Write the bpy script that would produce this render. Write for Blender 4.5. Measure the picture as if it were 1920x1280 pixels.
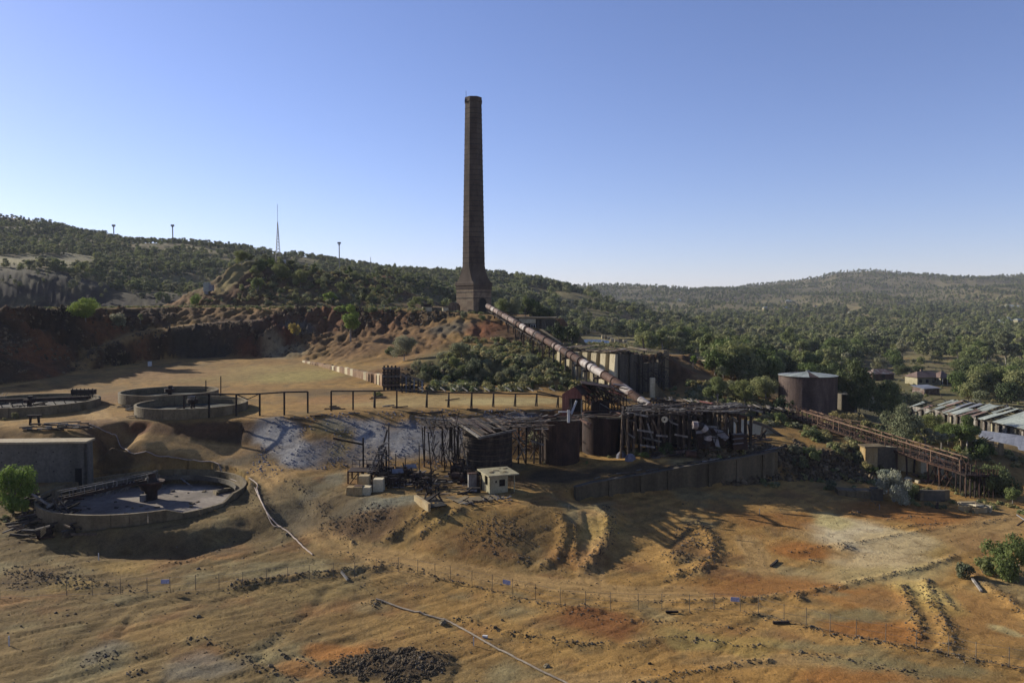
import bpy, math, random
import numpy as np
from mathutils import Vector, Matrix
from mathutils.geometry import delaunay_2d_cdt

for _o in list(bpy.data.objects):
    bpy.data.objects.remove(_o)
R = random.Random(11)
rad = math.radians
scene = bpy.context.scene
COL = scene.collection

# ------------------------------------------------------------------ camera
FPX = 1400.0
CZ = 30.0
TH = math.atan(60.0 / FPX)
cam_d = bpy.data.cameras.new("camera")
cam_d.sensor_width = 36.0
cam_d.lens = 36.0 * FPX / 1920.0
cam_d.clip_start = 1.0
cam_d.clip_end = 40000.0
cam = bpy.data.objects.new("camera", cam_d)
COL.objects.link(cam)
cam.location = (0, 0, CZ)
cam.rotation_euler = (math.pi / 2 - TH, 0, 0)
scene.camera = cam

# ------------------------------------------------------------------ sky, sun, exposure
SUN_AZ = rad(29.5)       # sun stands left of the view and this far behind the scene
SUN_EL = rad(22.5)
SKY_STRENGTH = 0.078
SUN_STRENGTH = 5.0
EXPOSURE = 0.82
sd = Vector((-math.cos(SUN_AZ) * math.cos(SUN_EL), math.sin(SUN_AZ) * math.cos(SUN_EL), math.sin(SUN_EL)))
world = bpy.data.worlds.new("World")
scene.world = world
world.use_nodes = True
wn = world.node_tree.nodes
bg = wn.get("Background") or wn.new("ShaderNodeBackground")
sky = wn.new("ShaderNodeTexSky")
sky.sky_type = 'NISHITA'
sky.sun_disc = False
sky.sun_elevation = SUN_EL
sky.sun_rotation = math.atan2(sd.x, sd.y)
sky.altitude = 300
sky.air_density = 1.0
sky.dust_density = 0.25
sky.ozone_density = 3.5
tint = wn.new("ShaderNodeMix"); tint.data_type = 'RGBA'; tint.blend_type = 'MULTIPLY'; tint.inputs[0].default_value = 1.0
tint.inputs[7].default_value = (1.07, .925, 1.11, 1)
world.node_tree.links.new(sky.outputs[0], tint.inputs[6]); world.node_tree.links.new(tint.outputs[2], bg.inputs[0])
bg.inputs[1].default_value = SKY_STRENGTH
sun_d = bpy.data.lights.new("sun", 'SUN')
sun_d.energy = SUN_STRENGTH
sun_d.angle = rad(0.5)
sun_d.color = (1.0, 0.93, 0.80)
sun = bpy.data.objects.new("sun", sun_d)
COL.objects.link(sun)
sun.rotation_euler = (-sd).to_track_quat('-Z', 'Y').to_euler()
sun.location = (-200, 100, 200)
scene.view_settings.view_transform = 'Standard'
scene.view_settings.look = 'None'
scene.view_settings.gamma = 1.0
scene.view_settings.use_curve_mapping = False
scene.view_settings.exposure = EXPOSURE
scene.render.engine = 'CYCLES'
scene.cycles.max_bounces = 4
scene.cycles.diffuse_bounces = 2
scene.cycles.transparent_max_bounces = 4

# ------------------------------------------------------------------ surveying helpers: photograph bearing -> place in the world
def ray(px, py):
    u = (px - 960.0) / FPX
    v = (640.0 - py) / FPX
    return Vector((u, math.cos(TH) + v * math.sin(TH), -math.sin(TH) + v * math.cos(TH)))
def PZ(px, py, z):
    d = ray(px, py); t = (z - CZ) / d.z
    return (d.x * t, d.y * t, z)
def PY(px, py, Y):
    d = ray(px, py); t = Y / d.y
    return (d.x * t, Y, CZ + d.z * t)

# ------------------------------------------------------------------ noise
_rs = np.random.RandomState(5)
_perm = _rs.permutation(4096).astype(np.int64)
_ang = _rs.rand(4096) * 2 * np.pi
_gx, _gy = np.cos(_ang), np.sin(_ang)
def pn(x, y, seed=0):
    x = np.asarray(x, float) + seed * 17.13; y = np.asarray(y, float) - seed * 9.71
    xi = np.floor(x).astype(np.int64); yi = np.floor(y).astype(np.int64)
    xf = x - xi; yf = y - yi
    def g(ix, iy, dx, dy):
        h = _perm[(_perm[(ix & 4095)] + iy) & 4095]
        return _gx[h] * dx + _gy[h] * dy
    u = xf * xf * (3 - 2 * xf); v = yf * yf * (3 - 2 * yf)
    a = g(xi, yi, xf, yf); b = g(xi + 1, yi, xf - 1, yf)
    c = g(xi, yi + 1, xf, yf - 1); d = g(xi + 1, yi + 1, xf - 1, yf - 1)
    return ((a + (b - a) * u) * (1 - v) + (c + (d - c) * u) * v) * 1.5
def fbm(x, y, octv=4, seed=0, gain=0.5):
    s = 0; a = 1.0; f = 1.0; n = 0
    for i in range(octv):
        s = s + a * pn(x * f, y * f, seed + i); n += a; a *= gain; f *= 2.03
    return s / n
def ss(a, b, x):
    t = np.clip((x - a) / (b - a), 0, 1)
    return t * t * (3 - 2 * t)
# ------------------------------------------------------------------ terrain: surveyed break points, triangulated, then sampled
TP = []
def tz(*pts):        # break line from points (px, py, z)
    w = [PZ(*p) for p in pts]; tline(w)
def ty(*pts):        # break line from points (px, py, distance)
    w = [PY(*p) for p in pts]; tline(w)
def tline(w):
    for i, a in enumerate(w):
        TP.append(tuple(a))
        if i + 1 < len(w):
            b = w[i + 1]; d = math.dist(a[:2], b[:2])
            step = max(5.0, 0.03 * a[1])
            n = min(int(d / step), 14)
            for k in range(1, n + 1):
                t = k / (n + 1)
                TP.append(tuple(a[j] + (b[j] - a[j]) * t for j in range(3)))
for X in (-160, -80, -30, 0, 30, 80, 160):
    TP.append((X, 5, 0)); TP.append((X, 35, 0))
tz((-600, 1280, 0), (300, 1280, 0), (960, 1280, 0), (1500, 1280, 0), (2500, 1280, 0))
tz((-600, 1200, .3), (0, 1200, .3), (500, 1200, .1), (1300, 1200, 0), (2500, 1200, 0))
tz((-600, 1120, .3), (0, 1120, .2), (300, 1118, .1), (700, 1110, 0), (1300, 1130, 0), (1900, 1120, 0), (2500, 1120, 0))
tz((-600, 1050, .9), (0, 1050, .6), (250, 1050, 0), (500, 1055, .5), (650, 1050, .5))
tz((1250, 1060, .2), (1500, 1050, 0), (1920, 1050, 0), (2500, 1050, 0))
# mounds before the hut
tz((560, 980, 1.5), (640, 1000, 1.3), (720, 1025, .8), (800, 1052, .5), (960, 1062, .4), (1060, 1075, .2), (1120, 1075, .2))
tz((600, 935, 3.5), (680, 932, 4.3), (760, 940, 4.4), (870, 948, 4.4), (980, 950, 4.2), (1050, 965, 3.4), (1100, 955, 3.2), (1150, 955, 3.0))
tz((1080, 1010, 1.6), (1130, 1005, 1.7)); tz((1180, 985, 1.0), (1250, 990, .9), (1330, 990, .8), (1420, 985, .8), (1500, 970, .9))
tz((1600, 965, .9), (1750, 965, .7), (1920, 955, .5), (2500, 950, .5))
tz((1180, 1050, .3), (1330, 1070, .1))
# foot of the long wall and the bench behind it
WALL = [(1080, 940, 2.6, 4.6), (1110, 935, 2.6, 4.9), (1200, 925, 2.5, 5.2), (1300, 915, 2.5, 6.0), (1380, 906, 2.5, 6.4), (1452, 896, 2.5, 6.8)]
tz(*[(a, b, c) for a, b, c, d in WALL])
def dense(w, step=1.5):
    for a, b in zip(w, w[1:]):
        n = max(1, int(math.dist(a[:2], b[:2]) / step))
        for k in range(n + 1):
            TP.append(tuple(a[j] + (b[j] - a[j]) * k / n for j in range(3)))
WP = [PZ(a, b, c) + (d,) for a, b, c, d in WALL]
dense([(x - .1, y + 1.3, d - .2) for x, y, z, d in WP]); dense([(x - .15, y + .6, z) for x, y, z, d in WP])
tz((780, 915, 4.5), (870, 915, 4.6), (960, 925, 4.5), (1010, 930, 4.3))
tz((870, 892, 4.8), (960, 888, 5.0), (1050, 877, 5.2), (1160, 858, 5.8), (1210, 856, 6.6), (1300, 846, 7.2), (1395, 836, 7.4), (1470, 838, 6.3))
# lower thickener surroundings
tz((60, 1000, 1.4), (110, 990, 2.0), (160, 993, 2.3), (237, 994, 2.4), (320, 993, 2.4), (400, 985, 2.2), (450, 965, 2.3))
tz((60, 1045, .6), (130, 1035, .2), (237, 1046, -.3), (370, 1040, -.2), (480, 1005, .5), (560, 1010, .9))
tz((480, 960, 2.6), (495, 925, 3.4), (480, 900, 4.0), (440, 880, 4.5), (340, 872, 4.6), (250, 876, 4.4), (190, 892, 3.8))
tz((-600, 900, 4), (-100, 905, 4), (0, 908, 4), (80, 925, 3.6), (100, 960, 2.6))
tz((-600, 970, 2), (-100, 965, 2), (0, 970, 2))
tz((230, 848, 6.4), (280, 845, 6.8), (340, 842, 6.9), (430, 845, 6.4), (500, 870, 5.4))
tz((170, 905, 4), (185, 870, 4.7), (215, 850, 5.5))
tz((175, 822, 8.9), (210, 826, 8.6), (260, 826, 8.2), (340, 826, 7.9), (430, 830, 7.3), (480, 848, 6.5), (540, 880, 5.0), (600, 940, 3.4))
tz((-600, 800, 10.4), (-100, 800, 10.4), (0, 800, 10.4), (100, 803, 10.3), (160, 805, 9.9), (230, 800, 9.6))
# plateau edge, and foot of the blue grey slope
tz((240, 788, 10.5), (340, 788, 10.6), (480, 786, 10.7), (560, 778, 11.3), (660, 771, 11.8), (760, 768, 11.9), (870, 766, 12.0), (960, 766, 12.1), (1050, 766, 12.1))
TP.append(PY(1130, 765, 134.5)); TP.append(PY(1200, 768, 136)); TP.append(PY(1300, 775, 141)); TP.append(PY(1380, 785, 143))
tz((560, 905, 4.2), (590, 897, 4.6), (660, 880, 4.8), (760, 884, 4.8), (870, 880, 5.0))
ty((1000, 850, 123), (1100, 840, 127), (1200, 822, 131.5), (1300, 812, 135), (1380, 812, 136.5))
tz((-600, 760, 11), (0, 760, 10.9), (150, 760, 11), (300, 760, 11), (600, 750, 11.6), (900, 750, 12.1), (1100, 748, 12.1))
tz((-100, 735, 12), (200, 725, 11.9), (600, 720, 12.5), (900, 722, 12.5))
tz((180, 705, 13.2), (350, 695, 13.4), (500, 690, 13.8), (620, 705, 13.3))
# foot of the cliffs
tz((-600, 745, 12.5), (-200, 745, 12.5), (0, 727, 13), (100, 708, 13.3), (140, 698, 13.6), (180, 690, 14), (240, 682, 14.2), (300, 672, 14.7), (400, 668, 15.2), (480, 668, 15.2), (560, 672, 15), (600, 685, 14.4), (660, 700, 13.8), (715, 716, 13.2), (790, 735, 12.4), (900, 738, 12.3), (1000, 736, 12.3), (1060, 738, 12.2))
# ramp
rp = [PY(145, 682, 200), PY(170, 660, 207), PY(200, 642, 216), PY(240, 628, 226), PY(285, 618, 233), PY(330, 612, 239), PY(400, 605, 245), PY(490, 600, 249)]
tline(rp); tline([(p[0] - 2.5, p[1] + 5, p[2] + .1) for p in rp])
tline([(p[0] + 1.6, p[1] - 2.5, p[2] - 1.8) for p in rp[1:]])
# crest
ty((-600, 585, 170), (-200, 585, 175), (0, 582, 200), (150, 580, 228), (300, 577, 262), (450, 577, 268), (600, 578, 268), (750, 580, 268), (830, 585, 262), (880, 588, 258), (925, 592, 256), (975, 606, 248))
ty((-600, 582, 230), (-200, 581, 240), (0, 580, 262), (150, 579, 290), (300, 578, 300), (380, 576, 290), (450, 576, 288), (600, 577, 288), (740, 579, 292), (850, 581, 300), (940, 584, 300))
ty((560, 625, 252), (620, 620, 256), (700, 630, 243)); ty((700, 660, 218), (750, 668, 213), (850, 655, 213), (960, 652, 212), (1010, 665, 206))
ty((1040, 628, 240), (1055, 655, 215)); ty((1060, 600, 275), (1000, 592, 290))
# bank of scrub above the plateau
ty((770, 700, 178), (800, 676, 184), (900, 668, 186), (1000, 680, 181), (1045, 700, 173))
# bunker terrace
ty((1075, 658, 198), (1150, 661, 194), (1245, 666, 194)); TP.append(PY(1055, 728, 178)); TP.append(PY(1160, 745, 168)); TP.append(PY(1250, 748, 170))
ty((1080, 722, 188), (1150, 735, 180), (1240, 730, 184)); TP.append(PY(1060, 690, 188))
ty((1062, 655, 235), (1150, 662, 230), (1250, 668, 215))
ty((1275, 690, 195), (1320, 715, 185), (1345, 745, 170), (1450, 748, 176)); ty((1290, 665, 225), (1340, 690, 230), (1420, 715, 215))
ty((1250, 770, 150), (1340, 775, 151), (1440, 778, 152), (1500, 785, 152)); ty((1400, 795, 143), (1480, 805, 141))
tz((1450, 776, 7.2), (1515, 776, 7.0), (1600, 775, 6.2))
tz((1500, 898, 2.2), (1560, 900, 1.8), (1620, 905, 1.6), (1700, 915, 1.1), (1800, 935, .7), (1920, 930, .5), (2500, 920, .5))
tz((1500, 850, 5.4), (1560, 848, 5.4), (1610, 835, 5.8)); tz((1560, 875, 3.2), (1630, 870, 3.2), (1680, 880, 2.4), (1790, 895, 1.7))
tz((1640, 845, 5.3), (1720, 850, 4.7), (1800, 868, 3.6), (1880, 876, 2.8), (2000, 880, 2.2), (2500, 880, 2))
tz((1550, 810, 6.6), (1700, 822, 6.0), (1850, 835, 4.9), (2000, 840, 4))
tz((1650, 785, 5), (1800, 792, 2.5), (1920, 792, 2), (2500, 790, 1))
tz((1600, 760, 4), (1750, 740, 1), (1920, 740, 0), (2500, 735, 0)); tz((1600, 715, 1.5), (1750, 716, -1.5), (1920, 712, -2), (2500, 705, -2))
ty((1400, 700, 280), (1300, 675, 300), (1200, 655, 330)); ty((1300, 655, 420), (1450, 670, 420), (1600, 670, 430), (1750, 665, 440), (1920, 665, 450), (2500, 665, 450))
# pond basin
for X, Y in ((20, 385), (75, 385), (20, 470), (75, 470), (45, 385), (45, 470)):
    TP.append((X, Y, 12.6))

for X, Y, z in ((25.5, 266, 17), (29, 275, 15), (34, 360, 12.6), (50, 362, 12.4), (26, 300, 14.5), (27, 250, 15.5), (40, 250, 15), (55, 250, 13.5), (70, 250, 12), (30, 290, 14.5), (45, 290, 13.8), (62, 290, 12.5), (32, 335, 13), (50, 335, 12.6), (72, 335, 12)): TP.append((X, Y, z))
TP.append((30, 400, 9)); TP.append((48, 425, 9)); TP.append((68, 400, 9)); TP.append((30, 452, 9)); TP.append((68, 452, 9))
ty((1000, 605, 330), (1050, 642, 340))
# pit beyond the terrace on the left, and the mound
for X in (-600, -400, -260, -190, -150):
    TP.append((X, 330, 12)); TP.append((X, 390, 8))
ty((-600, 575, 425), (-100, 575, 420), (0, 575, 420), (200, 577, 430), (340, 575, 440), (380, 578, 430))
ty((-600, 510, 450), (-100, 512, 450), (0, 517, 450), (60, 512, 452), (150, 520, 455), (205, 550, 460), (360, 556, 470))
ty((-600, 490, 520), (-100, 492, 515), (0, 492, 520), (100, 492, 520), (170, 500, 530), (230, 528, 540), (300, 540, 560), (370, 548, 580))
ty((-600, 480, 545), (0, 484, 540), (90, 486, 545), (170, 494, 560))
ty((385, 560, 296), (410, 530, 312), (432, 500, 324), (460, 490, 332), (500, 489, 338), (560, 500, 342), (640, 512, 345), (700, 525, 345), (760, 550, 340), (810, 572, 325))
ty((450, 545, 303), (540, 548, 305), (640, 555, 308), (700, 562, 308))
ty((400, 560, 380), (440, 540, 400), (560, 530, 420), (700, 545, 420), (800, 575, 400), (900, 590, 360))
ty((700, 520, 480), (735, 515, 482), (755, 540, 470), (790, 565, 450)); ty((640, 528, 520), (760, 530, 560), (840, 545, 560))
# far hills
ty((-1500, 300, 1000), (-600, 345, 1000), (-300, 370, 990), (0, 406, 950), (60, 412, 940), (100, 420, 930), (170, 437, 900), (220, 446, 880), (280, 452, 860), (330, 452, 850), (380, 458, 830), (440, 474, 800))
ty((440, 488, 760), (500, 496, 780), (560, 494, 800), (640, 493, 850), (700, 500, 900), (760, 504, 950), (870, 512, 1000), (930, 520, 950), (980, 526, 900), (1060, 540, 820), (1110, 548, 760), (1140, 566, 720), (1155, 585, 700))
ty((0, 450, 720), (200, 485, 700), (330, 490, 700), (400, 505, 650)); ty((120, 475, 640), (250, 500, 620), (420, 520, 600))
ty((1000, 578, 600), (1060, 582, 600), (1120, 586, 620)); ty((860, 560, 650), (960, 565, 640)); ty((700, 540, 650), (560, 525, 620))
ty((-600, 420, 1400), (0, 480, 1400), (400, 520, 1300), (700, 540, 1400), (900, 545, 1500))
ty((740, 520, 2500), (770, 508, 2500), (800, 500, 2500), (825, 500, 2500), (850, 515, 2500), (900, 530, 2600))
ty((1000, 545, 2000), (1090, 537, 2300), (1150, 534, 2400), (1200, 540, 2500), (1260, 547, 2600), (1330, 542, 2600), (1400, 535, 2600), (1500, 526, 2600), (1540, 519, 2600), (1580, 509, 2600), (1640, 507, 2600), (1680, 515, 2600), (1750, 520, 2600), (1850, 519, 2600), (1920, 513, 2600), (2100, 508, 2600), (2500, 500, 2600))
ty((1100, 560, 1700), (1250, 566, 1800), (1380, 555, 1900), (1450, 545, 2000), (1560, 540, 2100), (1640, 552, 2000), (1700, 562, 1800))
ty((1560, 575, 1400), (1650, 565, 1500), (1760, 548, 1700), (1850, 535, 1850), (1920, 530, 1900), (2300, 520, 1900))
ty((1800, 575, 1300), (1920, 562, 1350), (2300, 550, 1400))
ty((1160, 590, 1200), (1300, 592, 1200), (1450, 590, 1200), (1600, 592, 1100), (1750, 597, 1000), (1920, 595, 1000), (2500, 590, 1000))
ty((1160, 605, 800), (1300, 610, 800), (1450, 612, 800), (1600, 615, 800), (1800, 620, 750), (1920, 625, 700), (2500, 620, 700))
ty((1100, 620, 560), (1300, 632, 600), (1500, 640, 600), (1700, 640, 600), (1920, 645, 600), (2500, 645, 600))
ty((-1500, 560, 4000), (0, 560, 4000), (960, 565, 4000), (1900, 560, 4000), (3400, 560, 4000))
for X in (-12000, -6000, -2000, 2000, 6000, 12000):
    TP.append((X, 12000, 0)); TP.append((X, 5500, 0))
for X, Y, z in ((-6000, 1000, 60), (6000, 1000, 20), (-3000, 500, 40), (3000, 500, 0), (-3000, 0, 0), (3000, 0, 0), (-500, 100, 5), (500, 100, 0), (-12000, 2600, 60), (12000, 2600, 60), (-800, 300, 30)):
    TP.append((X, Y, z))

_tp = np.array(TP)
_r = delaunay_2d_cdt([Vector(p[:2]) for p in TP], [], [], 0, 0.05)
_vc = np.array([tuple(v) for v in _r[0]])
_vz = np.array([_tp[o[0]][2] if len(o) else 0.0 for o in _r[3]])
_tri = np.array([f for f in _r[2] if len(f) == 3])
def raster(x0, y0, dx, nx, ny):
    Z = np.full((ny, nx), np.nan)
    for a, b, c in _tri:
        A, B, C = _vc[a], _vc[b], _vc[c]
        lo = np.minimum(np.minimum(A, B), C); hi = np.maximum(np.maximum(A, B), C)
        i0 = max(int((lo[0] - x0) / dx), 0); i1 = min(int((hi[0] - x0) / dx) + 2, nx)
        j0 = max(int((lo[1] - y0) / dx), 0); j1 = min(int((hi[1] - y0) / dx) + 2, ny)
        if i0 >= i1 or j0 >= j1: continue
        X, Y = np.meshgrid(x0 + np.arange(i0, i1) * dx, y0 + np.arange(j0, j1) * dx)
        den = (B[1] - C[1]) * (A[0] - C[0]) + (C[0] - B[0]) * (A[1] - C[1])
        if abs(den) < 1e-9: continue
        l1 = ((B[1] - C[1]) * (X - C[0]) + (C[0] - B[0]) * (Y - C[1])) / den
        l2 = ((C[1] - A[1]) * (X - C[0]) + (A[0] - C[0]) * (Y - C[1])) / den
        l3 = 1 - l1 - l2
        m = (l1 > -1e-6) & (l2 > -1e-6) & (l3 > -1e-6)
        Z[j0:j1, i0:i1][m] = (l1 * _vz[a] + l2 * _vz[b] + l3 * _vz[c])[m]
    Z[np.isnan(Z)] = 0
    return Z
def blur(Z, k):
    for _ in range(k):
        P = np.pad(Z, 1, mode='edge'); Z = (P[:-2, 1:-1] + 2 * P[1:-1, 1:-1] + P[2:, 1:-1]) / 4
        P = np.pad(Z, 1, mode='edge'); Z = (P[1:-1, :-2] + 2 * P[1:-1, 1:-1] + P[1:-1, 2:]) / 4
    return Z
G1 = dict(x0=-270., y0=10., d=0.5); G1['Z'] = blur(raster(-270, 10, 0.5, 1081, 981), 2)
G2 = dict(x0=-4000., y0=300., d=12.); G2['Z'] = blur(raster(-4000, 300, 12., 667, 420), 1)
G3 = dict(x0=-12000., y0=0., d=60.); G3['Z'] = raster(-12000, 0, 60., 400, 200)
for G in (G1, G2, G3):
    gy, gx = np.gradient(G['Z'], G['d']); G['S'] = blur(np.hypot(gx, gy), 2)
def bil(G, key, x, y):
    Z = G[key]; fx = np.clip((x - G['x0']) / G['d'], 0, Z.shape[1] - 1.001); fy = np.clip((y - G['y0']) / G['d'], 0, Z.shape[0] - 1.001)
    i = fx.astype(int); j = fy.astype(int); u = fx - i; v = fy - j
    return (Z[j, i] * (1 - u) + Z[j, i + 1] * u) * (1 - v) + (Z[j + 1, i] * (1 - u) + Z[j + 1, i + 1] * u) * v
def inw(G, x, y, m):
    Z = G['Z']; x1 = G['x0'] + G['d'] * (Z.shape[1] - 1); y1 = G['y0'] + G['d'] * (Z.shape[0] - 1)
    return ss(0, m, np.minimum(np.minimum(x - G['x0'], x1 - x), np.minimum(y - G['y0'] + (m if G is G1 else 0), y1 - y)))
def base(x, y, key='Z'):
    x = np.asarray(x, float); y = np.asarray(y, float)
    z = bil(G3, key, x, y)
    w = inw(G2, x, y, 60.); z = z * (1 - w) + bil(G2, key, x, y) * w
    w = inw(G1, x, y, 25.); return z * (1 - w) + bil(G1, key, x, y) * w
def pix2ground(px, py, f=None):
    f = f or base
    d = ray(px, py)
    t = np.concatenate([np.linspace(30, 300, 1400), np.geomspace(300.5, 6000, 1200)])
    x = d.x * t; y = d.y * t; z = CZ + d.z * t
    below = z < f(x, y)
    k = int(np.argmax(below)) if below.any() else len(t) - 1
    a, b = t[max(k - 1, 0)], t[k]
    tt = np.linspace(a, b, 24); q = CZ + d.z * tt < f(d.x * tt, d.y * tt)
    k = int(np.argmax(q)) if q.any() else 23
    return Vector((d.x * tt[k], d.y * tt[k], CZ + d.z * tt[k]))

# low features lying on the ground: windrows, ruts and heaps   (pixels along, height, half width, roughness)
LINES = [
 ([(0, 1124), (100, 1122), (280, 1116), (400, 1108), (520, 1096)], .14, .5, .1),
 ([(440, 1098), (540, 1084), (600, 1078), (640, 1073), (710, 1067)], .75, .8, .5),
 ([(700, 1052), (790, 1076), (880, 1100), (960, 1122), (1060, 1140), (1120, 1148)], .5, .6, .35),
 ([(640, 1035), (700, 1050), (790, 1066), (880, 1084), (1000, 1103), (1100, 1118), (1200, 1126), (1280, 1129)], .28, .45, .2),
 ([(1280, 1129), (1400, 1124), (1530, 1108), (1640, 1085), (1740, 1062), (1790, 1044)], .5, .55, .35),
 ([(1280, 1148), (1340, 1140), (1400, 1128), (1480, 1120)], .3, .5, .3),
 ([(860, 1158), (900, 1172), (940, 1184), (1020, 1200), (1080, 1208), (1140, 1208)], .42, .55, .4),
 ([(1175, 1210), (1240, 1196), (1290, 1198), (1340, 1205), (1430, 1214)], .35, .5, .4),
 ([(1695, 1100), (1706, 1135), (1718, 1160), (1722, 1200)], .5, .8, .5),
 ([(1738, 1090), (1745, 1120), (1760, 1150), (1775, 1180), (1780, 1215)], .55, .8, .5),
 ([(1765, 1110), (1785, 1140)], .3, .5, .4),
 ([(1830, 1080), (1870, 1110), (1905, 1138), (1950, 1170)], .5, .8, .4),
 ([(1310, 985), (1335, 1010), (1338, 1040), (1310, 1072), (1270, 1078)], .8, 1.1, .5),
 ([(1050, 968), (1062, 990), (1058, 1020), (1040, 1050), (1020, 1060)], .75, .8, .4),
 ([(1078, 985), (1080, 1020), (1076, 1055)], .35, .4, .4),
 ([(1100, 960), (1105, 1000), (1100, 1040)], -.25, .5, .2),
 ([(1135, 955), (1145, 985), (1135, 1020), (1118, 1045), (1095, 1070)], 1.0, 1.0, .5),
 ([(1190, 1282), (1290, 1262), (1380, 1246), (1440, 1238)], .3, .5, .5),
 ([(1480, 1225), (1560, 1232), (1640, 1248), (1750, 1272)], .14, .6, .4),
 ([(1480, 1035), (1600, 1018), (1700, 1000), (1800, 985), (1890, 972)], .28, .5, .3),
 ([(1400, 1150), (1480, 1168), (1560, 1190), (1680, 1210), (1800, 1232), (1920, 1256)], .3, .7, .5),
 ([(1660, 975), (1710, 968), (1740, 972)], .2, .4, .4), ([(1670, 990), (1730, 984), (1780, 980)], .2, .4, .4),
 ([(480, 905), (520, 960), (560, 1010), (610, 1035), (700, 1052)], -.3, .8, .2),
 ([(500, 890), (560, 930), (600, 985), (640, 1020)], -.35, .7, .2), ([(520, 885), (575, 925), (620, 985), (665, 1022)], .4, .9, .3),
 ([(440, 880), (480, 925), (505, 965), (540, 1000)], .55, .9, .3),
 ([(730, 1008), (760, 985), (800, 965), (815, 950)], .55, .9, .5), ([(790, 1000), (830, 975), (860, 955)], .5, .8, .5),
 ([(240, 1135), (200, 1165), (160, 1190), (90, 1240)], -.3, .8, .3), ([(270, 1140), (240, 1165), (225, 1190)], -.4, .5, .3),
 ([(620, 1100), (590, 1140), (540, 1180), (500, 1215), (480, 1240)], -.35, .7, .3), ([(360, 1195), (420, 1210), (480, 1248), (540, 1275)], .3, .6, .4),
 ([(520, 1228), (560, 1235), (640, 1275)], .25, .5, .4), ([(130, 1075), (200, 1100), (260, 1108)], .3, .8, .4), ([(20, 1070), (90, 1085), (160, 1100)], .5, 1.4, .5),
 ([(855, 1230), (865, 1250), (850, 1275)], -.3, .5, .3), ([(300, 1060), (350, 1052), (400, 1035), (440, 1010)], .22, .4, .3),
 ([(330, 1045), (400, 1060), (470, 1045), (520, 1020)], -.2, .5, .3), ([(1330, 1145), (1420, 1140), (1500, 1135)], -.12, .6, .2),
 ([(1020, 1140), (1120, 1160), (1260, 1168), (1400, 1178)], .16, .5, .4), ([(1300, 1110), (1200, 1100), (1080, 1080), (960, 1075)], -.15, .6, .2),
 ([(160, 770), (185, 800), (260, 822), (340, 835), (430, 850), (480, 880)], -.2, .6, .2),
 ([(430, 700), (480, 698), (540, 688)], .2, .6, .4), ([(560, 738), (640, 742), (700, 752)], .15, .6, .4)]
HEAPS = [(1497, 1122, 1.1, 1.0), (1585, 1027, 1.5, .9), (733, 1010, 1.4, .8), (1632, 945, 1.7, 1.0), (1605, 962, 1.2, .7), (1525, 1052, 1.2, .35), (770, 1250, 4.0, .8), (700, 1245, 3.0, .6), (820, 1235, 2.2, .5),
 (1275, 1045, 3.2, .7), (1300, 1020, 2.6, .5), (790, 1150, .8, .4), (830, 1168, .9, .45), (700, 1132, 1.5, .5), (650, 1240, 2.0, .4), (980, 1050, 1.6, .4), (190, 1235, 2, .3), (60, 1090, 3, .5), (930, 1000, 5.0, .5), (690, 970, 4, .8), (1290, 1000, 3, .3), (1090, 1135, 1.0, .4), (1370, 1275, .8, .3), (250, 1262, 1.2, .3), (620, 985, 2.4, .5), (605, 955, 1.6, .4)]
_lw = [([pix2ground(*p) for p in pts], h, w, r) for pts, h, w, r in LINES]
_hw = [(pix2ground(a, b), r, h) for a, b, r, h in HEAPS]
ROADS = [([(160, 742), (178, 775), (205, 805), (260, 824), (340, 836), (430, 848), (500, 882), (545, 930), (590, 985), (640, 1022), (720, 1044), (800, 1059), (900, 1076), (1000, 1090), (1100, 1104), (1250, 1115), (1400, 1108), (1550, 1088), (1700, 1052), (1800, 1018), (1920, 975)], 2.1),
 ([(980, 1292), (1150, 1272), (1300, 1254), (1420, 1240), (1560, 1246), (1700, 1268)], 1.5), ([(150, 690), (170, 661), (200, 643), (240, 629), (285, 619), (330, 613), (400, 606), (490, 601)], 2.2),
 ([(640, 1026), (600, 960), (560, 905), (520, 880)], 1.3), ([(1105, 962), (1120, 1010), (1105, 1060), (1110, 1095)], 1.6), ([(1400, 1010), (1440, 1080), (1520, 1100)], 1.6), ([(1500, 1000), (1620, 1040), (1780, 1000), (1900, 960)], 1.8)]
_rw = [([pix2ground(*p) for p in pts], w) for pts, w in ROADS]
def road(x, y):
    m = np.zeros_like(x); ruts = np.zeros_like(x); wx = x + .5 * pn(x / 5, y / 5, 130); wy = y + .5 * pn(x / 5, y / 5, 131)
    for pts, w in _rw:
        xs = [p.x for p in pts]; ys = [p.y for p in pts]; i = np.nonzero((x > min(xs) - 6) & (x < max(xs) + 6) & (y > min(ys) - 6) & (y < max(ys) + 6))[0]
        if not len(i): continue
        dm = np.full(len(i), 1e9)
        for a, b in zip(pts, pts[1:]):
            ex, ey = b.x - a.x, b.y - a.y; L = ex * ex + ey * ey + 1e-9; t = np.clip(((wx[i] - a.x) * ex + (wy[i] - a.y) * ey) / L, 0, 1); dm = np.minimum(dm, np.hypot(wx[i] - a.x - t * ex, wy[i] - a.y - t * ey))
        m[i] = np.maximum(m[i], 1 - ss(w * .75, w * 1.25, dm)); ruts[i] = np.maximum(ruts[i], np.exp(-((dm - .8) / .22) ** 2))
    return m, ruts
TANKS = []     # (x, y, outer radius, floor z)
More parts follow.
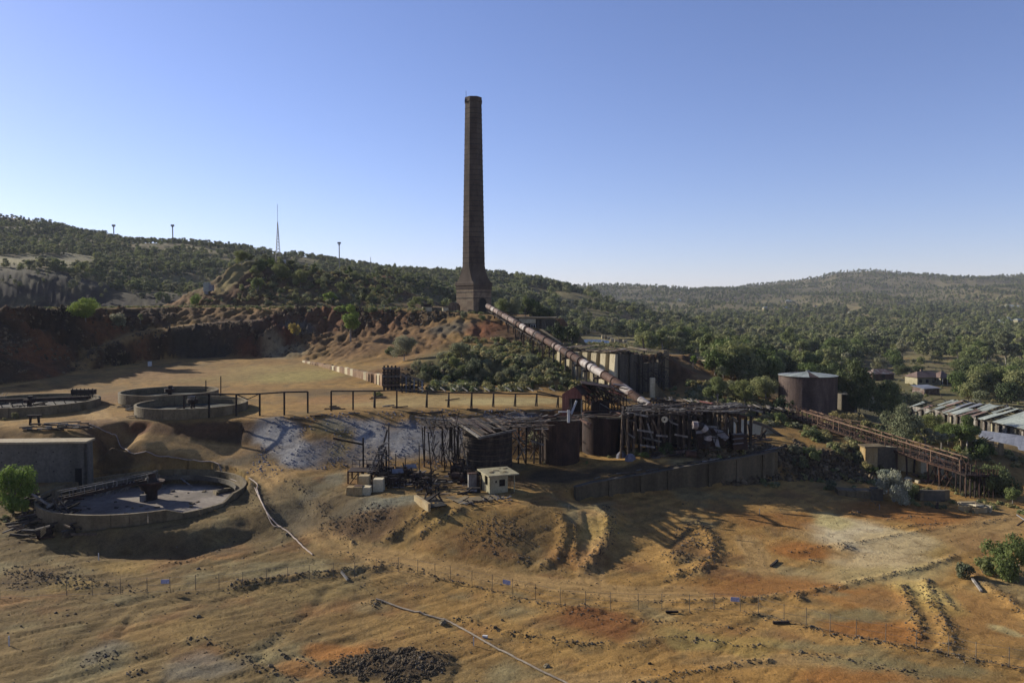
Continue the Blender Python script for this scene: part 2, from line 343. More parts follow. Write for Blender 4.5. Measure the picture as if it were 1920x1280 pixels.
def features(x, y):
    z = np.zeros_like(x); rg = np.zeros_like(x)
    wx = x + .35 * fbm(x / 1.6, y / 1.6, 2, 31); wy = y + .35 * fbm(x / 1.6, y / 1.6, 2, 37)
    for pts, h, w, r in _lw:
        xs = [p.x for p in pts]; ys = [p.y for p in pts]; m = 3 * w + 1
        idx = np.nonzero((x > min(xs) - m) & (x < max(xs) + m) & (y > min(ys) - m) & (y < max(ys) + m))[0]
        if not len(idx): continue
        X = wx[idx]; Y = wy[idx]; dm = np.full(len(idx), 1e9)
        for a, b in zip(pts, pts[1:]):
            ex, ey = b.x - a.x, b.y - a.y; L = ex * ex + ey * ey + 1e-9
            t = np.clip(((X - a.x) * ex + (Y - a.y) * ey) / L, 0, 1)
            dm = np.minimum(dm, np.hypot(X - a.x - t * ex, Y - a.y - t * ey))
        e = np.exp(-(dm / w) ** 2)
        z[idx] += .5 * e * h * (1 + .9 * r * pn(X * 1.7, Y * 1.7, 3) + .6 * r * pn(X * 4, Y * 4, 4))
        if h > 0: rg[idx] = np.maximum(rg[idx], e * r * 1.6)
    for p, r, h in _hw:
        d = np.hypot(wx - p.x, wy - p.y); idx = np.nonzero(d < r * 2)[0]
        if not len(idx): continue
        e = np.clip(1 - (d[idx] / r), 0, 1) ** 1.0 * .6 + np.exp(-(d[idx] / (r * .6)) ** 2) * .4
        z[idx] += .5 * e * h * (1 + .35 * pn(x[idx] * 2, y[idx] * 2, 8)); rg[idx] = np.maximum(rg[idx], ss(0, .5, e) * .7)
    return z, rg
def H(x, y):
    x = np.atleast_1d(np.asarray(x, float)).ravel(); y = np.atleast_1d(np.asarray(y, float)).ravel()
    z = base(x, y); s = base(x, y, 'S')
    st = ss(.22 - .1 * ss(150, 175, y), .6 - .2 * ss(150, 175, y), s)
    fz, rg = features(x, y)
    z = z + fz
    near = 1 - ss(480, 620, y)
    # worn flats: long shallow erosion lines plus clods
    a1 = x * .8 + y * .6; b1 = -x * .6 + y * .8
    left = 1 - ss(-16, -2, x + .1 * (y - 80))
    fl = .12 * fbm(x / 9, y / 9, 3, 1) + .03 * fbm(x / 1.3, y / 1.3, 3, 2) + left * (.24 * fbm(a1 / 9, b1 / 1.5, 4, 9, .6) + .03 * fbm(x / .9, y / .9, 2, 10))
    quiet = ss(20, 30, x) * (1 - ss(118, 125, y))
    trk = np.abs(fbm(a1 / 16, b1 / 2.2, 3, 12)); fl = fl - .10 * (1 - ss(0, .09, trk)) * (y < 112)
    rm, ru = road(x, y); fl = fl * (1 - .85 * rm) - .05 * ru * rm
    fl = fl * (1 - .6 * quiet) * (1 - ss(0, 1, ss(125, 135, y) * (z < 17)) * .55)
    # banks and cliffs: gullies down the slope, broken rock
    rdg = 1 - np.abs(fbm(x / 4.5, y / 11, 4, 14)) * 2.2
    cl = 1.1 * (rdg - .5) + .8 * fbm(x / 3.1, y / 4.0, 4, 20, .6) + .25 * np.abs(fbm(x / .9, y / .9, 3, 24))
    cl = cl * (1 - .9 * rm) * (.45 + .2 * ss(160, 190, y) + .6 * ss(.3, .9, s)) * (.35 + 1.15 * ss(150, 215, y))
    cl = cl * (1 + 1.0 * ss(190, 200, y) * (1 - ss(266, 272, y)) * (1 - ss(-5, 5, x)))
    z = z + near * (fl * (1 - st) + cl * st) + rg * .16 * fbm(x / .45, y / .45, 2, 40)
    # hummocks of the bush country
    bush = np.clip(ss(300, 380, y) * (1 - ss(10, 18, x) * (1 - ss(66, 80, x)) * (1 - ss(470, 500, y))) + ss(55, 75, x) * ss(150, 190, y), 0, 1)
    z = z + bush * (2.0 * fbm(x / 55, y / 55, 4, 50)) * (1 - ss(380, 400, y) * (1 - ss(450, 470, y)) * ss(10, 20, x) * (1 - ss(80, 90, x)))
    z = z + ss(550, 1200, y) * (15 * (1 - np.abs(fbm(x / 330, y / 330, 4, 60)) * 2) - 14) * (1 - .6 * ss(3000, 4000, y))
    for tx, tyy, r, fz_ in TANKS:
        d = np.hypot(x - tx, y - tyy); z = np.where(d < r, np.minimum(z, fz_ - .25), z)
    return z
def Hs(x, y): return float(H(x, y)[0])
def G(px, py): return pix2ground(px, py, H)
# ------------------------------------------------------------------ materials
def _new(name):
    m = bpy.data.materials.new(name); m.use_nodes = True
    nt = m.node_tree; b = nt.nodes["Principled BSDF"]
    b.inputs["Specular IOR Level"].default_value = 0.2
    return m, nt, b
def noise_node(nt, scale, detail=4, rough=.6, vec=None, dist=0.0):
    n = nt.nodes.new("ShaderNodeTexNoise"); n.inputs["Scale"].default_value = scale
    n.inputs["Detail"].default_value = detail; n.inputs["Roughness"].default_value = rough
    n.inputs["Distortion"].default_value = dist
    if vec is not None: nt.links.new(vec, n.inputs["Vector"])
    return n
def ramp_node(nt, fac, stops):
    r = nt.nodes.new("ShaderNodeValToRGB"); e = r.color_ramp.elements
    e[0].position, e[0].color = stops[0][0], (*stops[0][1], 1)
    e[1].position, e[1].color = stops[-1][0], (*stops[-1][1], 1)
    for p, c in stops[1:-1]:
        k = e.new(p); k.color = (*c, 1)
    nt.links.new(fac, r.inputs[0]); return r
def mixc(nt, typ, fac, a, b):
    m = nt.nodes.new("ShaderNodeMix"); m.data_type = 'RGBA'; m.blend_type = typ
    for s, v in ((m.inputs[0], fac), (m.inputs[6], a), (m.inputs[7], b)):
        if hasattr(v, 'node'): nt.links.new(v, s)
        else: s.default_value = v if not isinstance(v, tuple) else (*v[:3], 1)
    return m.outputs[2]
def mat(name, c1, c2, scale=1.0, c3=None, rough=.9, bump=.25, stretch=(1, 1, 1), var=.35, metal=0.0, fine=8.0, spec=.2):
    c1, c2, c3 = (tuple(v * .72 for v in c) if c else None for c in (c1, c2, c3))
    m, nt, b = _new(name)
    geo = nt.nodes.new("ShaderNodeNewGeometry"); mp = nt.nodes.new("ShaderNodeMapping")
    mp.inputs["Scale"].default_value = stretch; nt.links.new(geo.outputs["Position"], mp.inputs[0])
    n1 = noise_node(nt, scale, 5, .62, mp.outputs[0], .4)
    st = [(.34, c1), (.62, c2)] if c3 is None else [(.32, c1), (.5, c2), (.66, c3)]
    col = ramp_node(nt, n1.outputs[0], st).outputs[0]
    n2 = noise_node(nt, scale * fine, 3, .6, geo.outputs["Position"])
    g = ramp_node(nt, n2.outputs[0], [(.3, (.72, .72, .72)), (.7, (1.15, 1.15, 1.15))]).outputs[0]
    col = mixc(nt, 'MULTIPLY', 1.0, col, g)
    oi = nt.nodes.new("ShaderNodeObjectInfo"); mr = nt.nodes.new("ShaderNodeMapRange")
    mr.inputs[3].default_value = 1 - var; mr.inputs[4].default_value = 1 + var
    nt.links.new(oi.outputs["Random"], mr.inputs[0])
    vm = nt.nodes.new("ShaderNodeVectorMath"); vm.operation = 'SCALE'
    nt.links.new(col, vm.inputs[0]); nt.links.new(mr.outputs[0], vm.inputs["Scale"])
    nt.links.new(vm.outputs[0], b.inputs["Base Color"])
    bp = nt.nodes.new("ShaderNodeBump"); bp.inputs["Strength"].default_value = bump; bp.inputs["Distance"].default_value = .15
    nt.links.new(n2.outputs[0], bp.inputs["Height"]); nt.links.new(bp.outputs[0], b.inputs["Normal"])
    b.inputs["Roughness"].default_value = rough; b.inputs["Metallic"].default_value = metal
    b.inputs["Specular IOR Level"].default_value = spec
    return m
def leafmat(name, c1, c2, scale=.35, trans=.35):
    c1, c2 = (tuple(v * .95 for v in c) for c in (c1, c2))
    m, nt, b = _new(name)
    geo = nt.nodes.new("ShaderNodeNewGeometry"); oi = nt.nodes.new("ShaderNodeObjectInfo")
    n1 = noise_node(nt, scale, 3, .6, geo.outputs["Position"])
    col = ramp_node(nt, n1.outputs[0], [(.36, c1), (.62, c2)]).outputs[0]
    rv = ramp_node(nt, oi.outputs["Random"], [(0, (.62, .66, .6)), (.35, (.92, .95, .85)), (.7, (1.12, 1.05, .9)), (1, (1.3, 1.2, 1.25))]).outputs[0]
    col = mixc(nt, 'MULTIPLY', 1.0, col, rv)
    isl = ramp_node(nt, geo.outputs["Random Per Island"], [(0, (.7, .72, .7)), (1, (1.25, 1.25, 1.2))]).outputs[0]
    col = mixc(nt, 'MULTIPLY', 1.0, col, isl)
    nt.links.new(col, b.inputs["Base Color"]); b.inputs["Roughness"].default_value = .8
    tr = nt.nodes.new("ShaderNodeBsdfTranslucent"); nt.links.new(col, tr.inputs[0])
    mx = nt.nodes.new("ShaderNodeMixShader"); mx.inputs[0].default_value = trans
    nt.links.new(b.outputs[0], mx.inputs[1]); nt.links.new(tr.outputs[0], mx.inputs[2])
    nt.links.new(mx.outputs[0], nt.nodes["Material Output"].inputs[0])
    return m
M = {}
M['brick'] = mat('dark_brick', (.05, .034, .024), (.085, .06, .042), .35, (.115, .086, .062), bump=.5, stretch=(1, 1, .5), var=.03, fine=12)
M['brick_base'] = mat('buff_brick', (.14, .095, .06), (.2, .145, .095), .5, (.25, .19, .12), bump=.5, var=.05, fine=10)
M['iron'] = mat('old_iron', (.015, .012, .011), (.04, .03, .025), 1.5, rough=.75, var=.2)
M['rust'] = mat('rust_red', (.04, .02, .013), (.075, .036, .022), .9, (.12, .06, .038), rough=.8, stretch=(1, 1, .4), var=.2)
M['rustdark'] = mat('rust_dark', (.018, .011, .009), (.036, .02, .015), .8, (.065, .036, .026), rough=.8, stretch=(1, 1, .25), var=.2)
M['ruststreak'] = mat('rust_streak', (.05, .032, .026), (.085, .055, .044), .35, (.14, .10, .08), rough=.75, stretch=(1.2, 1.2, .3), var=.05)
M['pipewhite'] = mat('chalky_white', (.30, .26, .23), (.42, .38, .34), .6, (.17, .10, .08), rough=.7, var=.06)
M['piperust'] = mat('pipe_rust', (.09, .055, .042), (.16, .10, .08), .55, (.30, .25, .22), rough=.75, var=.12)
M['conc'] = mat('concrete', (.11, .082, .043), (.175, .133, .074), .35, (.24, .188, .108), bump=.4, stretch=(1, 1, .3), var=.05)
M['concgrey'] = mat('concrete_grey', (.07, .06, .045), (.115, .098, .072), .3, (.16, .138, .10), bump=.4, stretch=(1, 1, .18), var=.08)
M['concstore'] = mat('concrete_store', (.085, .077, .06), (.135, .122, .098), .3, (.18, .165, .135), bump=.3, stretch=(1, 1, .15), var=.03)
M['concdark'] = mat('concrete_shade', (.065, .05, .028), (.11, .086, .05), .3, (.16, .128, .078), bump=.4, stretch=(1, 1, .12), var=.06)  # darker copy of the concrete; the long wall's shade is in its colour
M['conclit'] = mat('concrete_pale', (.44, .36, .215), (.58, .49, .31), .5, (.68, .59, .40), bump=.4, stretch=(1, 1, .3), var=.12)  # pale concrete; sunlit faces use it as a lit copy
M['concyellow'] = mat('concrete_ochre', (.30, .19, .07), (.40, .29, .14), .6, (.46, .36, .2), bump=.4, stretch=(1, 1, .35), var=.1)
M['roofslab'] = mat('dusty_slab', (.30, .225, .13), (.38, .30, .18), .4, (.43, .36, .23), var=.08)
M['cream'] = mat('cream_paint', (.27, .235, .135), (.35, .31, .19), .7, (.40, .36, .23), rough=.7, bump=.1, var=.03)
M['black'] = mat('dark_opening', (.012, .011, .010), (.02, .018, .016), 1.0, var=0)  # flat near-black colour standing in for the shade inside openings
M['timber'] = mat('dark_timber', (.02, .015, .012), (.045, .034, .026), 1.2, (.085, .066, .05), stretch=(1, 1, .5), var=.45)
M['timbergrey'] = mat('grey_timber', (.10, .09, .075), (.2, .18, .155), 1.4, (.3, .275, .24), stretch=(1, 1, .5), var=.45)
M['timberbrown'] = mat('brown_timber', (.06, .04, .026), (.11, .076, .05), 1.2, (.16, .12, .085), var=.4)
M['tin'] = mat('weathered_tin', (.24, .26, .225), (.34, .37, .32), .3, (.42, .44, .39), rough=.55, bump=.1, var=.2, metal=.1)
M['tinrust'] = mat('rusty_tin', (.10, .05, .035), (.2, .13, .1), .8, (.36, .34, .3), rough=.65, var=.4)
M['tingrey'] = mat('grey_tin', (.16, .165, .18), (.22, .225, .245), .3, (.26, .27, .29), rough=.5, bump=.1, var=.05)
M['redpaint'] = mat('red_corrugated_iron', (.16, .05, .035), (.24, .085, .06), .8, (.30, .12, .085), rough=.7, stretch=(3, 3, .3), var=.15)
M['hose'] = mat('poly_pipe', (.30, .22, .165), (.42, .33, .26), .4, rough=.6, bump=.05, var=.04)
M['hosegrey'] = mat('steel_pipe', (.22, .17, .12), (.34, .28, .21), .5, rough=.6, bump=.05, var=.04)
M['post'] = mat('galvanised_post', (.30, .27, .22), (.42, .38, .32), 2, rough=.5, var=.1)
M['fpost'] = mat('dull_post', (.12, .10, .075), (.2, .17, .13), 2, rough=.6, var=.2)
M['wire'] = mat('fence_wire', (.16, .14, .12), (.22, .2, .17), 2, rough=.5, var=.1)
M['signblue'] = mat('pale_blue_sign', (.30, .32, .50), (.36, .38, .56), 2, rough=.5, bump=0, var=.05)
M['signwhite'] = mat('sign_print', (.60, .60, .66), (.7, .7, .75), 2, rough=.5, bump=0, var=.05)
M['white'] = mat('white_paint', (.62, .60, .55), (.74, .72, .68), 1, rough=.5, bump=.05, var=.08)
M['redroof'] = mat('red_roof', (.30, .09, .05), (.4, .13, .075), .5, rough=.7, var=.08)
M['brownroof'] = mat('brown_roof', (.13, .085, .065), (.2, .14, .11), .5, rough=.7, var=.08)
M['rock'] = mat('rock_brown', (.05, .035, .018), (.11, .078, .042), .8, (.19, .14, .08), bump=.4, var=.45)
M['rockdark'] = mat('rock_dark', (.045, .04, .036), (.085, .075, .065), .8, (.14, .12, .1), bump=.4, var=.5)
M['rockgrey'] = mat('rock_blue_grey', (.12, .12, .145), (.18, .18, .215), .8, (.25, .25, .285), bump=.4, var=.3)
M['bark'] = mat('bark', (.14, .115, .09), (.26, .225, .19), .8, (.36, .33, .29), var=.25)
M['leaf_olive'] = leafmat('leaf_olive', (.11, .13, .05), (.215, .23, .10))
M['leaf_green'] = leafmat('leaf_green', (.075, .105, .035), (.14, .175, .062))
M['leaf_dark'] = leafmat('leaf_dark', (.04, .055, .023), (.085, .105, .044), trans=.15)
M['leaf_grey'] = leafmat('leaf_grey', (.13, .135, .08), (.22, .225, .14))
M['leaf_bright'] = leafmat('leaf_bright', (.12, .18, .035), (.2, .26, .06), trans=.35)
M['leaf_silver'] = leafmat('leaf_silver', (.21, .22, .18), (.33, .34, .29))
M['leaf_yellow'] = leafmat('leaf_yellow', (.20, .16, .04), (.3, .24, .06))
M['leaf_far'] = leafmat('leaf_far', (.09, .105, .05), (.17, .18, .092), scale=.02, trans=.3)
M['grass'] = leafmat('dry_grass', (.20, .175, .075), (.32, .28, .14), scale=.3)

def ground_material():
    m, nt, b = _new('mine_ground')
    at = nt.nodes.new("ShaderNodeAttribute"); at.attribute_name = 'Col'
    geo = nt.nodes.new("ShaderNodeNewGeometry"); P = geo.outputs["Position"]
    n1 = noise_node(nt, .55, 6, .7, P, .6); n2 = noise_node(nt, 3.2, 5, .75, P); n3 = noise_node(nt, .06, 5, .65, P, .3)
    c = mixc(nt, 'MULTIPLY', 1.0, at.outputs[0], ramp_node(nt, n1.outputs[0], [(.32, (.66, .62, .58)), (.5, (1, 1, 1)), (.7, (1.22, 1.2, 1.15))]).outputs[0])
    c = mixc(nt, 'MULTIPLY', .45, c, ramp_node(nt, n2.outputs[0], [(.36, (.42, .4, .38)), (.47, (1, 1, 1)), (.72, (1.22, 1.2, 1.2))]).outputs[0])
    c = mixc(nt, 'MULTIPLY', .6, c, ramp_node(nt, n3.outputs[0], [(.35, (.75, .72, .7)), (.65, (1.2, 1.2, 1.2))]).outputs[0])
    n4 = noise_node(nt, 9.0, 3, .8, P)
    c = mixc(nt, 'MULTIPLY', .5, c, ramp_node(nt, n4.outputs[0], [(.36, (.5, .47, .45)), (.5, (1, 1, 1)), (.66, (1.3, 1.28, 1.25))]).outputs[0])
    nt.links.new(c, b.inputs["Base Color"]); b.inputs["Roughness"].default_value = 1.0
    b.inputs["Specular IOR Level"].default_value = .1
    bp = nt.nodes.new("ShaderNodeBump"); bp.inputs["Strength"].default_value = .5; bp.inputs["Distance"].default_value = .25
    mx = nt.nodes.new("ShaderNodeMath"); mx.operation = 'ADD'
    nt.links.new(n1.outputs[0], mx.inputs[0]); nt.links.new(n2.outputs[0], mx.inputs[1])
    nt.links.new(mx.outputs[0], bp.inputs["Height"]); nt.links.new(bp.outputs[0], b.inputs["Normal"])
    return m
M['ground'] = ground_material()
# ------------------------------------------------------------------ the thickener tanks cut into the ground  (x, y, radius, rim, floor)
TK = {}
def _tank(key, px, py, rim, r, floor):
    x, y, _ = PZ(px, py, rim); TK[key] = (x, y, r, rim, floor); TANKS.append((x, y, r + .1, floor))
_tank('low', 274, 917, 4.0, 13.7, 1.7)
_tank('up_left', 55, 750, 12.4, 12.2, 11.0)
_tank('up_back', 318, 732, 13.2, 9.5, 11.9)
_tank('up_front', 361, 754, 12.5, 9.9, 11.2)

# ------------------------------------------------------------------ colours of the bare earth: a map of stains, soils and some painted shade
ALB = np.array([[.63, .60, .485]])
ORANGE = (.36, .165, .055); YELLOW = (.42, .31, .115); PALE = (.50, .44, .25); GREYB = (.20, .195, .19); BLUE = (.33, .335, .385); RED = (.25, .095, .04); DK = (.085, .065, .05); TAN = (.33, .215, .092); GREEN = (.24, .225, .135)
PATCH = [  # px, py, rx, ry (pixels), turn (deg), colour, strength
 (1580, 985, 50, 22, 0, PALE, .8), (1700, 1020, 90, 26, -18, YELLOW, .8), (1640, 1075, 110, 22, -8, PALE, .55), (1730, 1060, 70, 20, -12, PALE, .6),
 (1500, 1030, 60, 20, 0, ORANGE, 1), (1440, 1100, 170, 22, 0, ORANGE, .8), (1700, 960, 140, 20, 4, ORANGE, .85), (1480, 975, 120, 18, 0, ORANGE, .6), (1620, 1120, 100, 26, 0, ORANGE, .6),
 (1640, 1180, 90, 26, 10, ORANGE, .9), (1830, 1150, 100, 50, 20, (.38, .215, .085), .8), (1880, 1180, 30, 8, 25, PALE, .8), (1740, 1130, 40, 36, 0, YELLOW, .6), (1860, 1020, 70, 22, -15, (.34, .21, .1), .8),
 (1600, 1150, 60, 12, 0, GREEN, .7), (1560, 1110, 45, 9, 0, GREEN, .5), (1400, 1205, 90, 22, 0, YELLOW, .7), (1290, 1200, 60, 26, 0, (.33, .28, .12), .6), (1700, 1250, 170, 18, 8, GREEN, .7), (1560, 1215, 130, 14, 10, GREEN, .6),
 (1350, 1265, 220, 22, -3, (.42, .25, .09), .9), (1600, 1270, 120, 16, 0, ORANGE, .8), (1380, 1120, 60, 10, 0, RED, .4), (1120, 1165, 90, 26, 12, RED, .75), (1090, 1050, 80, 24, 0, RED, .35), (1370, 1075, 60, 14, 0, RED, .55),
 (640, 1220, 80, 20, -5, ORANGE, .9), (560, 1255, 60, 14, 20, ORANGE, .7), (430, 1035, 50, 14, -15, (.36, .19, .08), .7), (760, 1245, 75, 30, 0, DK, .9), (690, 1250, 55, 22, 0, DK, .7), (380, 1245, 90, 28, -5, GREYB, .6),
 (200, 1220, 40, 22, 0, GREYB, .5), (560, 1105, 150, 20, -5, (.33, .25, .12), .6), (230, 1060, 70, 12, 0, (.36, .25, .1), .7), (120, 1100, 70, 14, 5, YELLOW, .4), (60, 1090, 70, 20, 10, (.11, .075, .045), .6), (330, 1180, 60, 40, 60, (.36, .25, .11), .6),
 (640, 1020, 60, 16, 20, (.36, .25, .12), .7), (800, 1072, 170, 14, 11, (.37, .25, .12), .75), (560, 960, 40, 60, 25, (.2, .17, .11), .7), (500, 830, 60, 30, 20, (.18, .13, .08), .4), (560, 975, 60, 26, 40, GREYB, .3), (690, 975, 80, 36, 0, (.21, .125, .08), .8), (720, 940, 110, 14, 0, (.24, .25, .22), .85), (625, 900, 30, 16, 0, (.2, .23, .21), .6), (585, 930, 20, 14, 0, (.3, .32, .33), .8), (450, 858, 40, 14, 15, (.27, .27, .28), .6),
 (1130, 990, 40, 30, 60, YELLOW, .6), (1150, 1030, 30, 30, 60, (.33, .22, .1), .6), (1290, 1040, 40, 22, 0, (.12, .085, .05), .5), (850, 980, 60, 22, 0, YELLOW, .4), (900, 1000, 120, 30, 0, (.28, .17, .075), .5),
 (1615, 1005, 90, 36, 15, (.66, .57, .42), 1), (1560, 978, 40, 16, 0, (.55, .48, .26), .9), (1690, 1015, 90, 20, -18, (.60, .49, .31), .95), (1650, 1050, 110, 18, -8, (.62, .50, .32), .9), (1740, 1110, 45, 26, 0, (.56, .44, .19), .8),
 # the plateau
 (480, 700, 190, 18, 0, (.36, .27, .12), .8), (560, 705, 90, 12, 0, (.38, .32, .13), .8), (620, 735, 120, 8, 0, (.16, .12, .08), .5), (800, 752, 200, 12, 0, (.42, .32, .16), .9), (960, 752, 120, 8, 0, PALE, .6), (640, 750, 90, 9, 0, (.36, .2, .1), .6), (330, 700, 100, 12, 0, (.3, .18, .09), .7), (220, 745, 50, 20, 30, (.26, .16, .09), .7), (450, 765, 60, 8, 0, YELLOW, .4), (190, 800, 60, 20, 20, (.21, .125, .07), .8),
 (1060, 892, 90, 14, 0, DK, .9), (1200, 878, 120, 14, 0, DK, .9), (1340, 858, 110, 14, 0, DK, .9), (950, 905, 70, 10, 0, DK, .8), (800, 900, 100, 12, 0, DK, .8), (1300, 830, 160, 10, 0, DK, .8), (1000, 800, 90, 8, 0, DK, .8), (850, 790, 80, 8, 0, DK, .6), (1560, 860, 60, 26, 0, DK, .7), (300, 1020, 170, 20, 0, (.16, .12, .08), .7), (80, 985, 70, 20, 0, DK, .8),  # shade on the works bench and before the low tank, painted into the ground
 # cliffs
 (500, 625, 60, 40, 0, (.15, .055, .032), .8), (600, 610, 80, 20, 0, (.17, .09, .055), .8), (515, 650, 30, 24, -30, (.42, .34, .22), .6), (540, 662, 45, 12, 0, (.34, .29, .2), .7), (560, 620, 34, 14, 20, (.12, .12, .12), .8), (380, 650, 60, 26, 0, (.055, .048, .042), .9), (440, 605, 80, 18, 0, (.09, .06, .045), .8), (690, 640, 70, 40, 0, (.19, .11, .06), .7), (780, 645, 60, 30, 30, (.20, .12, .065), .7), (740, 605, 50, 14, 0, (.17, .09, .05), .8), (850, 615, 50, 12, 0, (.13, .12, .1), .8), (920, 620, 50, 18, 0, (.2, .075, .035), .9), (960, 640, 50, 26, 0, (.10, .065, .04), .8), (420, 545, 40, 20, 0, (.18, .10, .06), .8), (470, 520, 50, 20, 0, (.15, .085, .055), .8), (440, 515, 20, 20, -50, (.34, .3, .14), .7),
 (700, 525, 40, 16, 0, (.17, .085, .05), .9), (640, 570, 50, 5, 0, (.2, .12, .07), .6), (700, 560, 60, 7, 0, (.34, .32, .15), .8), (1230, 610, 40, 7, 0, (.3, .17, .09), .8), (1190, 600, 30, 8, 0, (.28, .18, .1), .6),
 (470, 860, 70, 16, 10, (.12, .09, .055), .8), (550, 925, 80, 36, 45, (.13, .105, .065), .85), (630, 950, 70, 34, 30, (.13, .10, .065), .8), (680, 985, 90, 20, 10, (.15, .10, .06), .7), (490, 1000, 70, 24, -20, (.16, .12, .07), .7), (330, 1030, 200, 22, 0, (.15, .115, .07), .6),  # last patch: the low tank's cast shadow painted into the ground
 # blue grey tailings
 (520, 815, 60, 24, 30, BLUE, 1), (560, 850, 60, 24, 35, BLUE, 1), (610, 845, 50, 22, 20, (.24, .23, .26), .7), (700, 815, 40, 30, -30, BLUE, 1), (690, 850, 46, 26, 0, (.23, .225, .25), .8), (770, 825, 60, 36, 0, (.30, .31, .37), 1), (650, 795, 50, 14, 0, BLUE, .7), (620, 800, 40, 12, 0, (.19, .17, .08), .6), (840, 830, 50, 34, 0, (.22, .225, .27), .9), (500, 790, 30, 9, 0, (.2, .21, .26), .6), (970, 785, 70, 6, 0, (.22, .23, .27), .7),
 (640, 830, 22, 30, 20, (.19, .17, .08), .5), (350, 805, 90, 14, 0, (.15, .085, .05), .8), (410, 845, 90, 10, 10, (.3, .19, .09), .6), (220, 860, 40, 20, 0, (.07, .05, .035), .8), (300, 862, 70, 8, 0, (.24, .14, .06), .6)]  # near-black patch: shade of the hollow beside the store, painted in
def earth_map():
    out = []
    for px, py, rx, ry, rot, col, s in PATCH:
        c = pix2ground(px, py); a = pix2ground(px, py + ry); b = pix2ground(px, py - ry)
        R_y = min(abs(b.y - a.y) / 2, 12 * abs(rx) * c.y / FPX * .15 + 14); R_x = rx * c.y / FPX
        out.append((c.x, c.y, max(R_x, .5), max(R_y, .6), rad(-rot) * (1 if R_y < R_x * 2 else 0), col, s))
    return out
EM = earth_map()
def gcol(x, y, z, s):
    n = fbm(x / 14, y / 14, 4, 70); n2 = fbm(x / 3.5, y / 3.5, 4, 74); n3 = fbm(x / 60, y / 60, 3, 78)
    def L(a, b, t): return a + (np.asarray(b)[None] - a) * t[:, None]
    C = np.tile(np.array([[.345, .215, .088]]), (len(x), 1))
    C = L(C, (.40, .255, .10), ss(-.05, .35, n)); C = L(C, (.235, .165, .08), ss(0, .4, -n))
    rt = ss(-5, 25, x) * (1 - ss(115, 125, y)); C = L(C, (.46, .285, .11), .8 * rt)
    lf = (1 - ss(-30, 0, x)) * (1 - ss(110, 118, y)); C = L(C, (.205, .155, .082), .85 * lf)
    C = L(C, (.20, .145, .075), ss(.05, .35, n2) * .7); an = fbm((x * .8 + y * .6) / 8, (-x * .6 + y * .8) / .9, 4, 71); C = L(C, (.30, .16, .075), ss(.1, .45, fbm(x / 7, y / 7, 3, 72)) * .6 * (1 - ss(115, 125, y))); C = L(C, (.30, .27, .17), ss(.1, .45, fbm(x / 9, y / 9, 3, 73)) * .6 * (1 - ss(115, 125, y))); C = C * (1 + .6 * an * (1 - ss(115, 125, y)))[:, None]
    # banks
    st = ss(.3, .62, s) * (1 - ss(150, 165, y)) + ss(.16, .40, s) * ss(150, 165, y)
    cliff = np.tile(np.array([[.125, .072, .042]]), (len(x), 1)); cliff = L(cliff, (.075, .052, .036), ss(-.1, .3, n)); cliff = L(cliff, (.19, .085, .042), ss(.05, .4, -n))
    C = C + (cliff - C) * (st * ss(118, 124, y))[:, None]
    # bush country
    bush = np.clip(ss(345, 380, y) + ss(60, 82, x) * ss(128, 160, y) + ss(20, 30, x) * ss(240, 270, y) + (1 - ss(-100, -40, x)) * ss(395, 420, y), 0, 1)
    mound = ss(284, 292, y) * (1 - ss(345, 360, y)) * (x < -20)
    B = np.tile(np.array([[.21, .185, .105]]), (len(x), 1)); B = L(B, (.29, .26, .145), ss(0, .4, n3 + .5 * n)); B = L(B, (.155, .15, .078), ss(0, .35, -n3 + .5 * n2)); B = L(B, (.22, .12, .06), ss(.2, .45, n) * .6)
    far = ss(1100, 2000, y); B = L(B, (.15, .14, .10), far * .75)
    C = C + (B - C) * bush[:, None]; C = C + ((cliff * .6 + B * .4) - C) * (mound * .8)[:, None]
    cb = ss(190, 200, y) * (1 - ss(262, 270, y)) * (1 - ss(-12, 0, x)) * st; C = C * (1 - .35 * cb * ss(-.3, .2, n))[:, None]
    # scrub bank above the plateau, terrace edge
    g = ss(168, 176, y) * (1 - ss(208, 222, y)) * ss(-30, -18, x) * (1 - ss(24, 34, x)); C = L(C, (.13, .12, .06), g)
    # open pit wall
    pw = ss(400, 415, y) * (1 - ss(470, 490, y)) * (1 - ss(-150, -120, x)); C = L(C, (.05, .042, .038), pw * .9 * (.75 + .4 * ss(-.2, .2, n)))
    gb = ss(505, 515, y) * (1 - ss(535, 560, y)) * (1 - ss(-290, -250, x)); C = L(C, (.34, .31, .17), gb * .9)
    rm, ru = road(x, y); C = C + (np.array([[.46, .31, .15]]) * (1 - .25 * ru)[:, None] * (1 - .3 * (y > 190))[:, None] - C) * (rm * .9 * (y < 260))[:, None]
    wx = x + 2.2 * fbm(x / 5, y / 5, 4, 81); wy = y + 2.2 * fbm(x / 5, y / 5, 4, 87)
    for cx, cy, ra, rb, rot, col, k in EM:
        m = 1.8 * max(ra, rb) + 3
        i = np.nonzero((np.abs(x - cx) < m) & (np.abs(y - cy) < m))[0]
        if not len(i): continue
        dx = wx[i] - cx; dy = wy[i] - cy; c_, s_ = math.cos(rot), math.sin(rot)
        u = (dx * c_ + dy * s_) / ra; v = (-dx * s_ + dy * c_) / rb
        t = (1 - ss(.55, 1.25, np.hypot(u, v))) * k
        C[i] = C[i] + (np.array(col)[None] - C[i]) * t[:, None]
    return np.clip(C * ALB * (1 + .12 * n2)[:, None], .01, .8)

